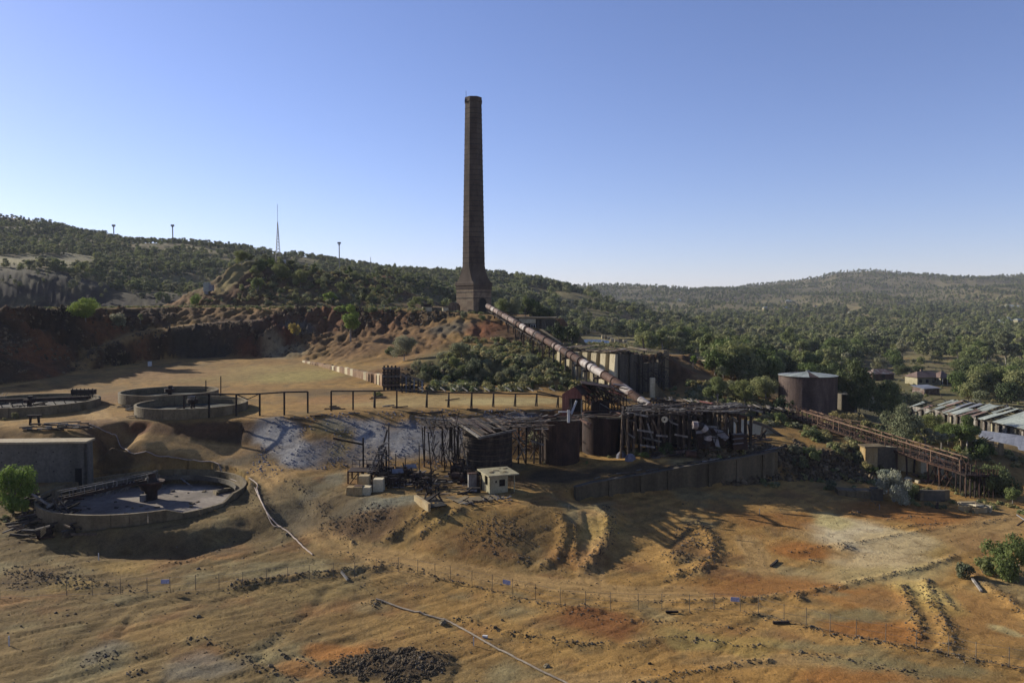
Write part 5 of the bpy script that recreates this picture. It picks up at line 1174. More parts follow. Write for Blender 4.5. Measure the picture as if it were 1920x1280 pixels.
def trestles():
    gname = 'timber trestle bents of the ruined works'
    y0 = 119.5
    def top(px): return 784 - (px - 1165) * .055 + (6 if px > 1350 else 0)
    def foot(px): return 862 - (px - 1165) * .14
    t = Thing('timber_trestle', 'long dark timber trestle of many braced bents right of the rusty tanks', 'trestle', PY(1280, 845, y0))
    xs = [1167 + 11.4 * k for k in range(20)]; cap = {}
    for row, dy in enumerate((0, 2.6, 5.2, 7.8, 10.4)):
        for i, px in enumerate(xs):
            yy = y0 + dy + .3 * i * .4; p = V(*PY(px + ur(-1.5, 1.5), top(px), yy)); zg = Hs(p.x, p.y); p.z = 13.0 + ur(-.25, .15)
            if R.random() < .06: continue
            t.bar('post', (p.x + ur(-.3, .3), p.y, min(zg, 11.5) - .3), p, .3, .3, R.choice(['timber', 'timber', 'timberbrown']), kind='box'); cap[row, i] = p
    for (r_, i), p in list(cap.items()):
        if (r_, i + 1) in cap: t.bar('stringer', p, cap[r_, i + 1], .26, .32, 'timber')
        if (r_ + 1, i) in cap: t.bar('cap_beam', p, cap[r_ + 1, i], .3, .3, 'timber')
        if r_ < 4 and (r_, i + 1) in cap and R.random() < .85:
            q = cap[r_, i + 1]; za, zb = ur(1, 5), ur(1, 5); t.bar('brace', p - V(0, .2, ur(.2, 1.5)), q - V(0, .2, ur(3, 5.6)) if R.random() < .5 else q - V(0, .2, ur(.6, 2)), .12, .26, R.choice(['timberbrown', 'timbergrey', 'timber', 'timber']))
    for py, a, b in ((815, 1178, 1190), (806, 1195, 1225), (822, 1205, 1240), (836, 1200, 1228), (816, 1230, 1252), (815, 1265, 1290), (799, 1318, 1345), (776, 1190, 1215)):
        t.bar('cross_rail', PY(a, py - ur(0, 3), y0 - .3), PY(b, py + ur(1, 6), y0 - .4), .14, .28, 'timbergrey')
    for k in range(150):
        px = ur(1170, 1378); dy = ur(0, 11); p = V(*PY(px, top(px), y0 + dy)); p.z = 13.3 + ur(0, .35); a = ur(-.25, .2)
        t.bar('deck_plank', p, p + V(ur(1.3, 3.3) * math.cos(a), ur(-.5, .8), ur(-.15, .2)), .26, .09, R.choice(['timber', 'timber', 'timberbrown', 'timbergrey', 'timbergrey', 'rustdark']))
    for k in range(9):
        p = V(*PY(1262 + 13 * k, 770 - 1.0 * k, y0 + 5)); t.bar('deck_plank', p, p + V(1.9, 1.0, .25), .42, .14, 'timbergrey')
    t.bar('deck_plank', PY(1313, 752, 130), PY(1336, 756, 128), .5, .15, 'redpaint'); t.bar('beam', PY(1362, 775, 124), PY(1398, 782, 124), .5, .5, 'rust'); t.bar('beam', PY(1405, 767, 128), PY(1430, 772, 128), .3, .3, 'timbergrey')
    for px in (1370, 1387, 1398, 1408): 
        p = V(*PY(px, 780, 125)); t.bar('post', (p.x, p.y, Hs(p.x, p.y) - .3), p, .4, .4, 'rust' if px < 1395 else 'timber')
    for k in range(80):  # boards added among the bents so the gaps read dark
        px = ur(1168, 1335); dy = ur(1.5, 10); p = V(*PY(px, 800, y0 + dy)); zg = Hs(p.x, p.y); h = ur(1.5, 5.5); z_ = ur(max(zg, 5), max(12.7 - h, max(zg, 5) + .2)); t.bar('wall_or_filler_board', (p.x, p.y, z_), (p.x + ur(-.3, .3), p.y, min(z_ + h, 12.9)), ur(.3, .9), .08, R.choice(['timber', 'timber', 'rustdark']))
    # ruined machinery among the bents
    c = Thing('striped_duct', 'curved black and white banded duct lying among the timber trestles', 'duct', PY(1288, 806, 118))
    prev = None
    for k in range(7):
        a = rad(100 - 22 * k); p = V(*PY(1277, 815, 117.8)) + V(2.2 + 2.1 * math.cos(a), 0, 2.1 * math.sin(a) - .5)
        if prev: c.part('duct_band', MB().tube(prev, p, .62, n=14), 'pipewhite' if k % 2 else 'iron')
        prev = p
    c2 = Thing('torn_hopper', 'torn pale grey sheet hopper with dark opening under the trestle right end', 'hopper', PY(1345, 815, 118))
    q = lambda px, py, d=0: V(*PY(px, py, 118 + d))
    c2.part('hopper_body', MB().prism([q(1305, 806), q(1340, 803), q(1368, 818), q(1358, 835), q(1310, 840)], (.4, 2.5, 0)), 'rustdark')
    for poly in ([(1338, 803), (1355, 807), (1367, 820), (1360, 826), (1348, 818)], [(1335, 818), (1345, 815), (1350, 838), (1342, 836)], [(1306, 808), (1322, 806), (1318, 812), (1305, 813)]): c2.part('torn_sheet', MB().prism([q(a, b, -.3) for a, b in poly], (0, .1, 0)), 'tingrey')
    for k in range(9): c2.bar('bent_bar', q(ur(1305, 1365), ur(800, 840), -.5), q(ur(1305, 1365), ur(800, 840), -.6), .12, .12, 'iron')
    c3 = Thing('stone_pulley', 'round pale disc hanging in the timber trestle', 'wheel', PY(1246, 786, 118)); c3.part('disc', MB().tube(PY(1246, 786, 118.2), PY(1246, 786, 118.7), .5, n=16), 'conclit'); c3.part('hub', MB().tube(PY(1246, 786, 118.1), PY(1246, 786, 118.3), .15, n=8), 'iron')
    c4 = Thing('stacked_crates', 'dark cube of stacked machinery with pale bars beside trestle right foot', 'machine', PY(1385, 832, 120))
    for k in range(3): c4.blk('casing', q(1384, 836 - 9 * k, 2), (2.4 - .2 * k, 2, .75), 'rustdark', .1); c4.bar('pale_bar', q(1374, 832 - 9 * k, .8), q(1394, 830 - 9 * k, .8), .1, .14, 'tingrey')
    w = Thing('fallen_wreckage', 'jumble of fallen beams and scrap iron on the ground below the trestle', 'wreckage', PY(1300, 848, 125))
    for k in range(85):
        px = ur(1190, 1420); p = V(*G(px, foot(px) + ur(-12, 8))) + V(0, 0, .15); a = ur(-.6, .6)
        w.bar('scrap_beam', p, p + V(ur(.8, 3) * math.cos(a), ur(-1.2, 1.2), ur(0, .5)), ur(.1, .3), ur(.1, .25), R.choice(['timber', 'timber', 'timberbrown', 'timbergrey', 'rustdark', 'tinrust']))
    w.part('rusty_trough', MB().tube(PY(1285, 850, 118), PY(1305, 853, 118), .55, n=12), 'rust')
    for px, py in ((1165, 858), (1182, 862)):
        p = V(*G(px, py)); single('pale_boulder', 'pale blue grey boulder in the shade beside ' + ('the dark rusty tank' if px < 1170 else 'the trestle foot'), 'boulder', MB().rings([[(p.x + r * math.cos(k), p.y + r * math.sin(k * 1.0) * .8, p.z + z) for k in range(6)] for r, z in ((.9, -.2), (.8, .5), (.35, 1.0))]), 'rockgrey', p)
    # upper second trestle behind, leading to the conveyor head
    u = Thing('upper_walkway', 'long ragged upper walkway of dark beams leading from trestle to conveyor head', 'walkway', PY(1400, 770, 148))
    a = V(*PY(1225, 752, 152)); b = V(*PY(1500, 775, 150)); 
    for k in range(24):
        p = a + (b - a) * (k / 24); 
        for dy in (0, 3): u.bar('post', (p.x, p.y + dy, Hs(p.x, p.y + dy) - .3), (p.x, p.y + dy, p.z), .25, .25, 'timber')
        q_ = a + (b - a) * ((k + 1) / 24); u.bar('stringer', p, q_, .25, .3, 'timber'); u.bar('stringer', p + V(0, 3, ur(-.1, .2)), q_ + V(0, 3, 0), .2, .25, 'timber')
        for j in range(3): c = p + V(ur(0, 2), 0, .3 + ur(0, .3)); u.bar('deck_plank', c + V(0, -.6, 0), c + V(ur(-.8, .8), ur(2.5, 4), ur(-.2, .3)), .25, .1, R.choice(['timber', 'timberbrown', 'timbergrey', 'timber']))
trestles()

def pale_slab():
    t = Thing('battered_slab_wall', 'pale sunlit sloping concrete slab wall behind the trestle right end', 'wall', PY(1425, 838, 134))
    lo = [(1366, 834), (1388, 835), (1408, 836), (1428, 837), (1448, 837), (1470, 838)]; hi = [(1364, 783), (1388, 786), (1412, 789), (1432, 797), (1456, 812), (1486, 832)]
    for k in range(5):
        a, b = V(*PY(*lo[k], 133 + .35 * k)), V(*PY(lo[k + 1][0] - .2, lo[k + 1][1], 133 + .35 * (k + 1)))
        c, d = V(*PY(hi[k + 1][0] - .2, hi[k + 1][1], 138.5 - .3 * k)), V(*PY(*hi[k], 138.5 - .3 * k))
        t.part('slab_panel', MB().prism([a, b, c, d], (.3, .9, -.3)), 'conclit')
    for p, q in (((1412, 790), (1440, 800)), ((1440, 800), (1490, 835))): t.bar('coping_beam', PY(*p, 137), PY(*q, 136 if q[0] < 1450 else 134.5), .5, .5, 'concgrey')
    for p, q in (((1408, 832), (1402, 795)), ((1420, 832), (1436, 806)), ((1424, 834), (1430, 800)), ((1438, 835), (1432, 812)), ((1396, 828), (1380, 790))): t.bar('leaning_timber', PY(*p, 132), PY(*q, 133.5), .3, .3, 'timber')
    t.bar('sill_timber', PY(1395, 828, 131.5), PY(1465, 835, 132), .25, .25, 'timber')
pale_slab()

# ------------------------------------------------------------------ the long retaining wall
def long_wall():
    pts = [V(*PZ(a, b, c)) for a, b, c, d in WALL]; hs = [d for a, b, c, d in WALL]
    t = Thing('retaining_wall', 'long shaded concrete retaining wall with pilasters facing the orange yard', 'wall', pts[2])
    for i in range(len(pts) - 1):
        a, b = pts[i], pts[i + 1]; L = (b - a).length; n = max(1, round(L / 2.6)); d = (b - a) / n; nn = V(d.y, -d.x, 0).normalized()
        for k in range(n):
            p = a + d * k; q = a + d * (k + .997); z0 = hs[i] + (hs[i + 1] - hs[i]) * k / n + ur(-.03, .03); z1 = hs[i] + (hs[i + 1] - hs[i]) * (k + 1) / n
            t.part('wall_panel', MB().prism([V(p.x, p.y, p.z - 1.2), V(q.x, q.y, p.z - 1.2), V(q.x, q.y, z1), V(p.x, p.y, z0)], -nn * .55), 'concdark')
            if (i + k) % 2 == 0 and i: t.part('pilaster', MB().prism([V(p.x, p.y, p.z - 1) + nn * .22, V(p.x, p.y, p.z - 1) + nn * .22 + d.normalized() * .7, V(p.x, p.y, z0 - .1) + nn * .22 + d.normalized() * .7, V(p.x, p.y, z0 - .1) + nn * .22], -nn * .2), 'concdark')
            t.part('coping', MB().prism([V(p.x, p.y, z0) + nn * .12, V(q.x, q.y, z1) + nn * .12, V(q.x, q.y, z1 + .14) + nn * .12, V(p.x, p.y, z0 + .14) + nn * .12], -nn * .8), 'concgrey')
    e = pts[-1]; t.part('end_return', MB().prism([V(e.x, e.y, e.z - 1), V(e.x + .5, e.y + 9, e.z - 1), V(e.x + .5, e.y + 9, 6.8), V(e.x, e.y, 6.8)], (.5, 0, 0)), 'conc')
    f = Thing('edge_timbers', 'loose planks and rails lying along the top of the long retaining wall', 'timbers', pts[2] + V(0, 2, 3))
    for k in range(50):
        i = R.randrange(1, len(pts) - 1); u = R.random(); p = pts[i] + (pts[i + 1] - pts[i]) * u; z = hs[i] + (hs[i + 1] - hs[i]) * u + .2
        p = V(p.x, p.y + ur(.3, 3.5), z); dd = (pts[i + 1] - pts[i]).normalized(); f.bar('rail', p, p + dd * ur(1, 4) + V(0, ur(-.4, .4), ur(-.05, .3)), .14, .12, R.choice(['timber', 'timbergrey', 'timberbrown', 'timber']))
long_wall()
# ------------------------------------------------------------------ cream hut and its neighbours
def hut():
    c = V(*G(918, 927)); z = c.z; an = rad(24); d = V(math.cos(an), math.sin(an), 0); e = V(-math.sin(an), math.cos(an), 0)
    t = Thing('cream_hut', 'small cream painted flat roofed hut with a paned window and dark open porch', 'hut', c)
    h = 2.55; L = 2.75; D = 3.0
    def wall(nm, p, q, z0, z1, m='cream', th=.14, nrm=None): return t.part(nm, MB().prism([p + V(0, 0, z0), q + V(0, 0, z0), q + V(0, 0, z1), p + V(0, 0, z1)], nrm * th), m)
    # front wall pieces round the window opening
    w0, w1, s0, s1 = 1.45, 2.35, 1.0, 1.95
    t.part('front_wall', MB().prism([c + V(0, 0, -.5), c + d * w0 + V(0, 0, -.5), c + d * w0 + V(0, 0, h), c + V(0, 0, h)], e * .14).prism([c + d * w1 + V(0, 0, -.5), c + d * L + V(0, 0, -.5), c + d * L + V(0, 0, h), c + d * w1 + V(0, 0, h)], e * .14).prism([c + d * w0 + V(0, 0, -.5), c + d * w1 + V(0, 0, -.5), c + d * w1 + V(0, 0, s0), c + d * w0 + V(0, 0, s0)], e * .14).prism([c + d * w0 + V(0, 0, s1), c + d * w1 + V(0, 0, s1), c + d * w1 + V(0, 0, h), c + d * w0 + V(0, 0, h)], e * .14), 'cream')
    win = t.part('window', MB().prism([c + d * w0 + e * .1 + V(0, 0, s0), c + d * w1 + e * .1 + V(0, 0, s0), c + d * w1 + e * .1 + V(0, 0, s1), c + d * w0 + e * .1 + V(0, 0, s1)], e * .04), 'black')
    for k in range(4): t.bar('glazing_bar', c + d * (w0 + .3 * k) + e * .06 + V(0, 0, s0), c + d * (w0 + .3 * k) + e * .06 + V(0, 0, s1), .05, .05, 'iron', parent=None)
    for k in range(3): t.bar('glazing_bar', c + d * w0 + e * .06 + V(0, 0, s0 + .47 * k), c + d * w1 + e * .06 + V(0, 0, s0 + .47 * k), .05, .05, 'iron')
    t.part('vent', MB().prism([c + d * .85 - e * .02 + V(0, 0, 1.55), c + d * 1.1 - e * .02 + V(0, 0, 1.55), c + d * 1.1 - e * .02 + V(0, 0, 1.85), c + d * .85 - e * .02 + V(0, 0, 1.85)], e * .03), 'black')
    wall('side_wall', c + e * .14, c + e * .7, -.5, h, nrm=d); wall('side_wall', c + e * .7, c + e * 1.8, -.5, 1.1, nrm=d); wall('side_wall', c + e * 1.8, c + e * D, -.5, h, nrm=d)
    wall('back_wall', c + e * D, c + e * D + d * L, -.5, h, nrm=e); wall('porch_wall', c + d * L + e * .3, c + d * L + e * D, -.5, h, 'concgrey', nrm=d)
    t.bar('porch_post', c + d * 3.75 + V(0, 0, -.4), c + d * 3.75 + V(0, 0, h), .14, .14, 'cream')
    for k in range(5): t.bar('porch_screen', c + d * (2.95 + .17 * k) + e * .9 + V(0, 0, -.3), c + d * (2.95 + .17 * k) + e * .9 + V(0, 0, h), .05, .05, 'iron')
    p = c - d * .35 - e * .45; q = c + d * 4.3 - e * .45
    t.part('roof_slab', MB().slab([p + V(0, 0, h + .16), q + V(0, 0, h + .12), q + e * 4.3 + V(0, 0, h + .3), p + e * 4.3 + V(0, 0, h + .34)], .17), 'cream')
    for k in range(6): t.blk('roof_stain', p + d * ur(.6, 4) + e * ur(.6, 3.5) + V(0, 0, h + .29), (ur(.2, .9), ur(.1, .4), .05), 'conc', ur(0, 2))
    k = V(*G(885, 914)); s = Thing('brown_cabinet', 'pale brown upright metal cabinet left of the cream hut', 'cabinet', k)
    s.blk('cabinet_body', k + V(0, .4, .95), (1.15, .9, 2.0), 'timbergrey', .2); s.blk('cabinet_side', k + V(.75, .5, .95), (.3, .7, 1.9), 'rustdark', .2); s.blk('lid', k + V(0, .4, 2.0), (1.3, 1.0, .08), 'rust', .2)
    k = V(*G(885, 923)); s = Thing('low_switch_box', 'low dark box with pale lettered front beside the cream hut', 'box', k); s.blk('box_body', k + V(.2, .1, .3), (1.9, .7, .75), 'iron', .1); s.blk('front_plate', k + V(.2, -.28, .35), (1.0, .04, .3), 'tingrey', .1)
    k = V(*G(905, 918)); s = Thing('pipe_cluster', 'upright dark pipes standing between cabinet and hut', 'pipes', k)
    for i in range(6): s.bar('pipe', k + V(-.8 + .3 * i, ur(0, .5), -.3), k + V(-.8 + .3 * i, ur(0, .5), ur(1.3, 2.3)), .14, .14, R.choice(['iron', 'rustdark', 'timber']))
    b = [V(*G(836, 933)), V(*G(866, 948))]; zt = c.z + .05
    s = Thing('concrete_apron', 'broken concrete apron with sunlit pale end wall below the hut', 'slab', b[0])
    P0 = V(*PZ(835, 931, zt)); P1 = V(*PZ(864, 944, zt)); P2 = V(*PZ(948, 933, zt)); P3 = V(*PZ(905, 916, zt))
    s.part('slab', MB().slab([P0, P1, P2, P3], .25), 'conc'); s.part('end_wall', MB().prism([P0 - V(0, 0, .26), P1 - V(0, 0, .26), P1 - V(0, 0, 1.3), P0 - V(0, 0, 2.4)], (.4, .3, 0)), 'cream')
    for i in range(46): p = P1 + (P2 - P1) * ur(-.1, 1) + V(ur(-.8, .8), ur(-1.4, .6), 0); p.z = max(Hs(p.x, p.y), zt - 1.2) + ur(.1, .3); s.bar('scrap_bar', p, p + V(ur(-1, 1), ur(-.6, .6), ur(-.1, .5)), .1, .1, R.choice(['iron', 'timber', 'timbergrey', 'rustdark', 'tingrey']))
hut()

def clutter():
    # stepped concrete blocks
    p = V(*G(668, 928)); t = Thing('stepped_concrete_blocks', 'group of stepped pale yellow concrete machine footings left of the black clutter', 'footings', p)
    def fr(nm, c, w, dd, h, m='concyellow', tp=.8):
        t.part(nm, MB().rings([[(c[0] + x * w / 2 * s, c[1] + y * dd / 2 * s, z) for x, y in ((-1, -1), (1, -1), (1, 1), (-1, 1))] for s, z in ((1, c[2] - .5), (tp, c[2] + h))]), m)
    fr('footing_block', (p.x - .9, p.y + .5, p.z), 1.1, 1.4, 1.1); fr('footing_block', (p.x + .3, p.y + .1, p.z), 1.4, 1.6, 1.3, tp=.88); fr('footing_block', (p.x + 1.5, p.y + .3, p.z), 1.1, 1.6, 1.2, 'conclit', .95)
    fr('footing_block', (p.x + .7, p.y + 2.4, p.z), 1.8, 1.6, 2.3, 'concyellow'); fr('footing_block', (p.x + 2.9, p.y + 1.6, p.z), 1.5, 1.6, 2.0, 'conclit', .9); t.blk('rust_patch', (p.x + .3, p.y + .2, p.z + 1.32), (1.1, 1.0, .06), 'rust')
    # steel platform with railing
    z = p.z; a = V(*PZ(653, 883, z + 2.2)); t = Thing('railed_platform', 'small rusty steel platform with handrail above the yellow concrete footings', 'platform', V(a.x, a.y, z))
    fl = MB().box((a.x + 2.2, a.y + 1.2, z + 2.15), (4.6, 3.0, .16)); t.part('platform_deck', fl, 'rustdark')
    for x in (0, 1.5, 3, 4.3):
        for y in (-.2, 2.6): t.bar('leg', (a.x + x, a.y + y, z - .6), (a.x + x, a.y + y, z + 2.1), .2, .2, 'rust' if x == 0 else 'timber')
    for x in (0, 1.1, 2.2, 3.3, 4.4): t.bar('rail_post', (a.x + x, a.y + 2.7, z + 2.2), (a.x + x, a.y + 2.7, z + 3.3), .07, .07, 'iron'); t.bar('rail_post', (a.x + x, a.y - .2, z + 2.2), (a.x + x, a.y - .2, z + 3.3), .07, .07, 'iron') if x < 1 else None
    for zz in (2.75, 3.3): t.bar('handrail', (a.x, a.y + 2.7, z + zz), (a.x + 4.4, a.y + 2.7, z + zz), .07, .07, 'iron')
    t.bar('brace', (a.x, a.y - .2, z), (a.x + 1.5, a.y - .2, z + 2), .1, .12, 'timber')
    # inclined ladder conveyor with pale slats
    a = V(*PY(688, 893, 107)); b = V(*PY(718, 838, 111)); t = Thing('inclined_ladder', 'steep dark inclined ladder frame with pale slats at its head', 'ladder', V(a.x, a.y, z)); s = V(.45, .1, 0)
    for g in (-1, 1): t.bar('stile', a + s * g - V(0, 0, 1.5), b + s * g, .14, .2, 'timber')
    for k in range(15): c = a + (b - a) * (k / 14); t.bar('rung', c - s, c + s, .09, .09, 'timbergrey')
    for k in range(7): c = b + V(-.4 + ur(-.5, .5), 0, -.3 * k + .4); t.bar('pale_slat', c, c + V(ur(.8, 1.3), .2, ur(.2, .6)), .12, .18, 'timbergrey')
    for k in range(5): c = b + V(ur(-1, 1), .2, 0); t.bar('leg', (c.x, c.y, z - .5), c + V(0, 0, ur(-1, 0)), .16, .16, 'timber')
    t.bar('top_arm', b, PY(726, 806, 113), .2, .25, 'timber')
    # tall poles
    for px, yb, yt, w, lab in ((681, 882, 820, .22, 'tall dark post with long arm in front of the blue grey slope'), (729, 874, 796, .16, 'tall thin dark pipe rising beside the inclined ladder'), (786, 878, 832, .14, 'short thin pipe with pale cap before the blue grey bank'), (742, 880, 850, .12, 'slim short stake right of the inclined ladder'), (760, 882, 858, .12, 'lowest of the slim stakes on the machinery bench')):
        c = V(*PY(px, yb, 112)); q = Thing('post', lab, 'post', V(c.x, c.y, Hs(c.x, c.y))); q.bar('shaft', V(c.x, c.y, q.org.z - .4), PY(px, yt, 112), w, w, 'timber')
        if px == 681: q.bar('arm', PY(681, 833, 112), PY(637, 824, 112), .22, .28, 'timber'); q.bar('arm_tip', PY(637, 824, 112), PY(625, 821, 112), .3, .3, 'rustdark')
        if px == 786: q.blk('cap', PY(px, 836, 111.8), (.25, .25, .3), 'timbergrey')
    # pale slab and the fallen sheets behind
    t = Thing('concrete_bench_slab', 'long pale concrete slab edge behind the black machinery clutter', 'slab', PY(765, 876, 111))
    for px0, px1 in ((716, 745), (748, 780), (783, 812)): t.part('slab_section', MB().slab([PZ(px0, 872, z + 1.1), PZ(px0, 877, z + 1.1), PZ(px1, 876, z + 1.1), PZ(px1, 870, z + 1.1)], .9), 'conclit')
    # machines: pumps, drums and frames standing on the bench
    names = [('rusted_pump', 'rusted pump', 'pump'), ('machine_stand', 'black steel machine stand', 'machine'), ('drum_stand', 'dark lying drum', 'drum'), ('valve_manifold', 'upright pipe cluster', 'pipes')]
    where = ['beside the pale slab left end', 'below the inclined ladder', 'in front of the pale slab middle', 'near the pit edge', 'between the poles and the pit', 'at the front of the machinery bench', 'left of the brown cabinet', 'behind the brown cabinet', 'under the ragged roof corner', 'against the hooped vat foot', 'beside the railed platform', 'right of the yellow footings']
    pos = [(722, 890), (706, 900), (752, 893), (790, 915), (775, 902), (740, 912), (858, 905), (870, 898), (846, 890), (862, 885), (700, 885), (716, 908)]
    for i, ((px, py), wh) in enumerate(zip(pos, where)):
        for j in range(2):
            nm, lb, ct = names[(i + 2 * j) % 4]; c = V(*G(px + j * 9 + ur(-3, 3), py + ur(-3, 3))); q = Thing(nm, lb + ' ' + ('left ' if j == 0 else 'right ') + 'of two ' + wh, ct, c)
            if ct == 'pump':
                q.part('casing', MB().tube(c + V(-.2, 0, .75), c + V(.4, 0, .75), .55, n=14), 'rustdark'); q.part('motor', MB().tube(c + V(.4, 0, .75), c + V(1.3, 0, .75), .3, n=12), 'iron'); q.blk('bedplate', c + V(.5, 0, .15), (2.2, .9, .3), 'rustdark'); q.bar('riser_pipe', c + V(0, 0, .9), c + V(-.3, 0, 2.2), .18, .18, 'iron')
            elif ct == 'machine':
                for x in (-.8, .8):
                    for y in (-.5, .6): q.bar('leg', c + V(x, y, -.4), c + V(x, y, 1.9 + ur(0, .6)), .13, .13, 'iron')
                for y in (-.5, .6): q.bar('top_rail', c + V(-.9, y, 1.8), c + V(.9, y, 1.8), .13, .15, 'iron'); q.bar('brace', c + V(-.8, y, .1), c + V(.8, y, 1.7), .08, .1, 'timber'); q.bar('brace', c + V(.8, y, .1), c + V(-.8, y, 1.7), .08, .1, 'timber')
                q.blk('tray', c + V(0, 0, 1.2), (1.4, .9, .3), 'rustdark')
            elif ct == 'drum':
                q.part('drum', MB().tube(c + V(-.9, .2, .85), c + V(.7, -.1, .85), .5, n=14), 'rustdark'); q.part('pale_end', MB().tube(c + V(-.93, .2, .85), c + V(-.9, .2, .85), .45, n=14), 'timbergrey'); q.blk('stand', c + V(0, 0, .2), (1.8, .8, .4), 'iron')
            else:
                for k in range(5): x = -.8 + .4 * k; q.bar('pipe', c + V(x, ur(-.3, .3), -.3), c + V(x, ur(-.3, .3), ur(.9, 2.0)), .13, .13, R.choice(['iron', 'timber', 'rustdark'])); q.blk('valve', c + V(x, -.1, ur(.6, 1.2)), (.3, .3, .25), 'iron')
                q.bar('header', c + V(-1, 0, .9), c + V(1, 0, .9), .2, .2, 'rustdark')
    # loose scrap over the bench
    t = Thing('scrap_spread', 'spread of loose black bars, sheets and pale boards covering the machinery bench', 'scrap', PY(770, 900, 108))
    for k in range(180):
        px = ur(700, 875); py = ur(884, 928); 
        if py > 915 and px < 780: continue
        c = V(*G(px, py)) + V(0, 0, .12); a = ur(-1, 1); t.bar('scrap_bar', c, c + V(ur(.4, 1.9) * math.cos(a), ur(-.6, .6), ur(-.1, .9) * (R.random() < .5)), ur(.07, .22), ur(.06, .2), R.choice(['iron', 'timber', 'timber', 'rustdark', 'timbergrey', 'iron', 'tingrey']))
    # white sheets
    for (px, py, l) in ((743, 898, 'crumpled pale metal sheet lying in the middle of the machinery clutter'), (768, 889, 'upright torn pale cloth-like sheet among the black machines')):
        c = V(*G(px, py)); single('pale_sheet', l, 'sheet', MB().slab([c + V(-.9, 0, 1.5), c + V(-.6, -.6, 1.0), c + V(1.2, -.4, 1.1), c + V(.9, .3, 1.6)], .05), 'tingrey', c)
    # the pit
    z = Hs(*G(812, 945)[:2]); a, b, c_, d = (V(*PZ(*q, z + .05)) for q in ((783, 938), (803, 952), (838, 946), (812, 928)))
    t = Thing('open_pit', 'dark square pit with crossed timbers and a pale concrete lip below the bench', 'pit', a)
    t.part('pit_dark_sheet', MB().slab([a - V(.2, 0, 0), b, c_, d], .1), 'black')  # black sheet at ground level stands in for the dark of the pit
    t.part('concrete_lip', MB().prism([a + V(-.5, .1, .7), b + V(0, -.1, .55), b + V(0, -.1, -.5), a + V(-.5, .1, -.3)], (.3, .35, 0)), 'concyellow')
    for p, q in (((800, 940), (825, 922)), ((826, 948), (812, 925)), ((832, 944), (820, 925)), ((792, 945), (800, 925))): t.bar('crossed_timber', PY(*p, a.y - .5), PY(*q, a.y + 1.0), .16, .2, 'timber')
    for k in range(9): c = V(*G(ur(785, 830), ur(922, 932))); t.bar('pit_post', c, c + V(0, 0, ur(.6, 1.6)), .15, .15, 'timber')
    # thickets of scaffolding under the left part of the ragged roof
    t = Thing('pipe_scaffold', 'tangle of dark pipes and bent rods hanging below the ragged roof left corner', 'pipes', PY(850, 880, 113))
    for k in range(48):
        c = V(*PY(ur(800, 868), ur(800, 880), 113.5 + ur(-1, 3.5))); a = R.choice([1.3, 1.9, ur(0, 3), ur(0, 3)]); l = ur(.8, 3); t.bar('pipe', c, c + V(l * math.cos(a) * .8, 0, l * math.sin(a)), .1, .1, R.choice(['iron', 'timber', 'rustdark', 'timber', 'timbergrey']))
    for k in range(9): c = V(*PY(ur(795, 865), 880, ur(113, 119))); t.bar('post', (c.x, c.y, Hs(c.x, c.y) - .3), (c.x + ur(-.5, .5), c.y, 12.0 - ur(0, 1)), .17, .17, 'timber')
    for k in range(44): c = V(*PZ(ur(785, 855), ur(780, 797), 12.2)); t.bar('roof_board', c + V(0, 0, ur(-.2, .3)), c + V(ur(.6, 2.6), -ur(.3, 2.5), ur(-.5, .1)), .3, .08, R.choice(['timber', 'timberbrown', 'timber', 'rustdark']))
    for k in range(8): c = V(*PY(790 + 9 * k, 790, 116.5)); t.bar('roof_board', c + V(0, 0, .1), c + V(1.5, -3, -.4), .3, .08, 'timber')
clutter()

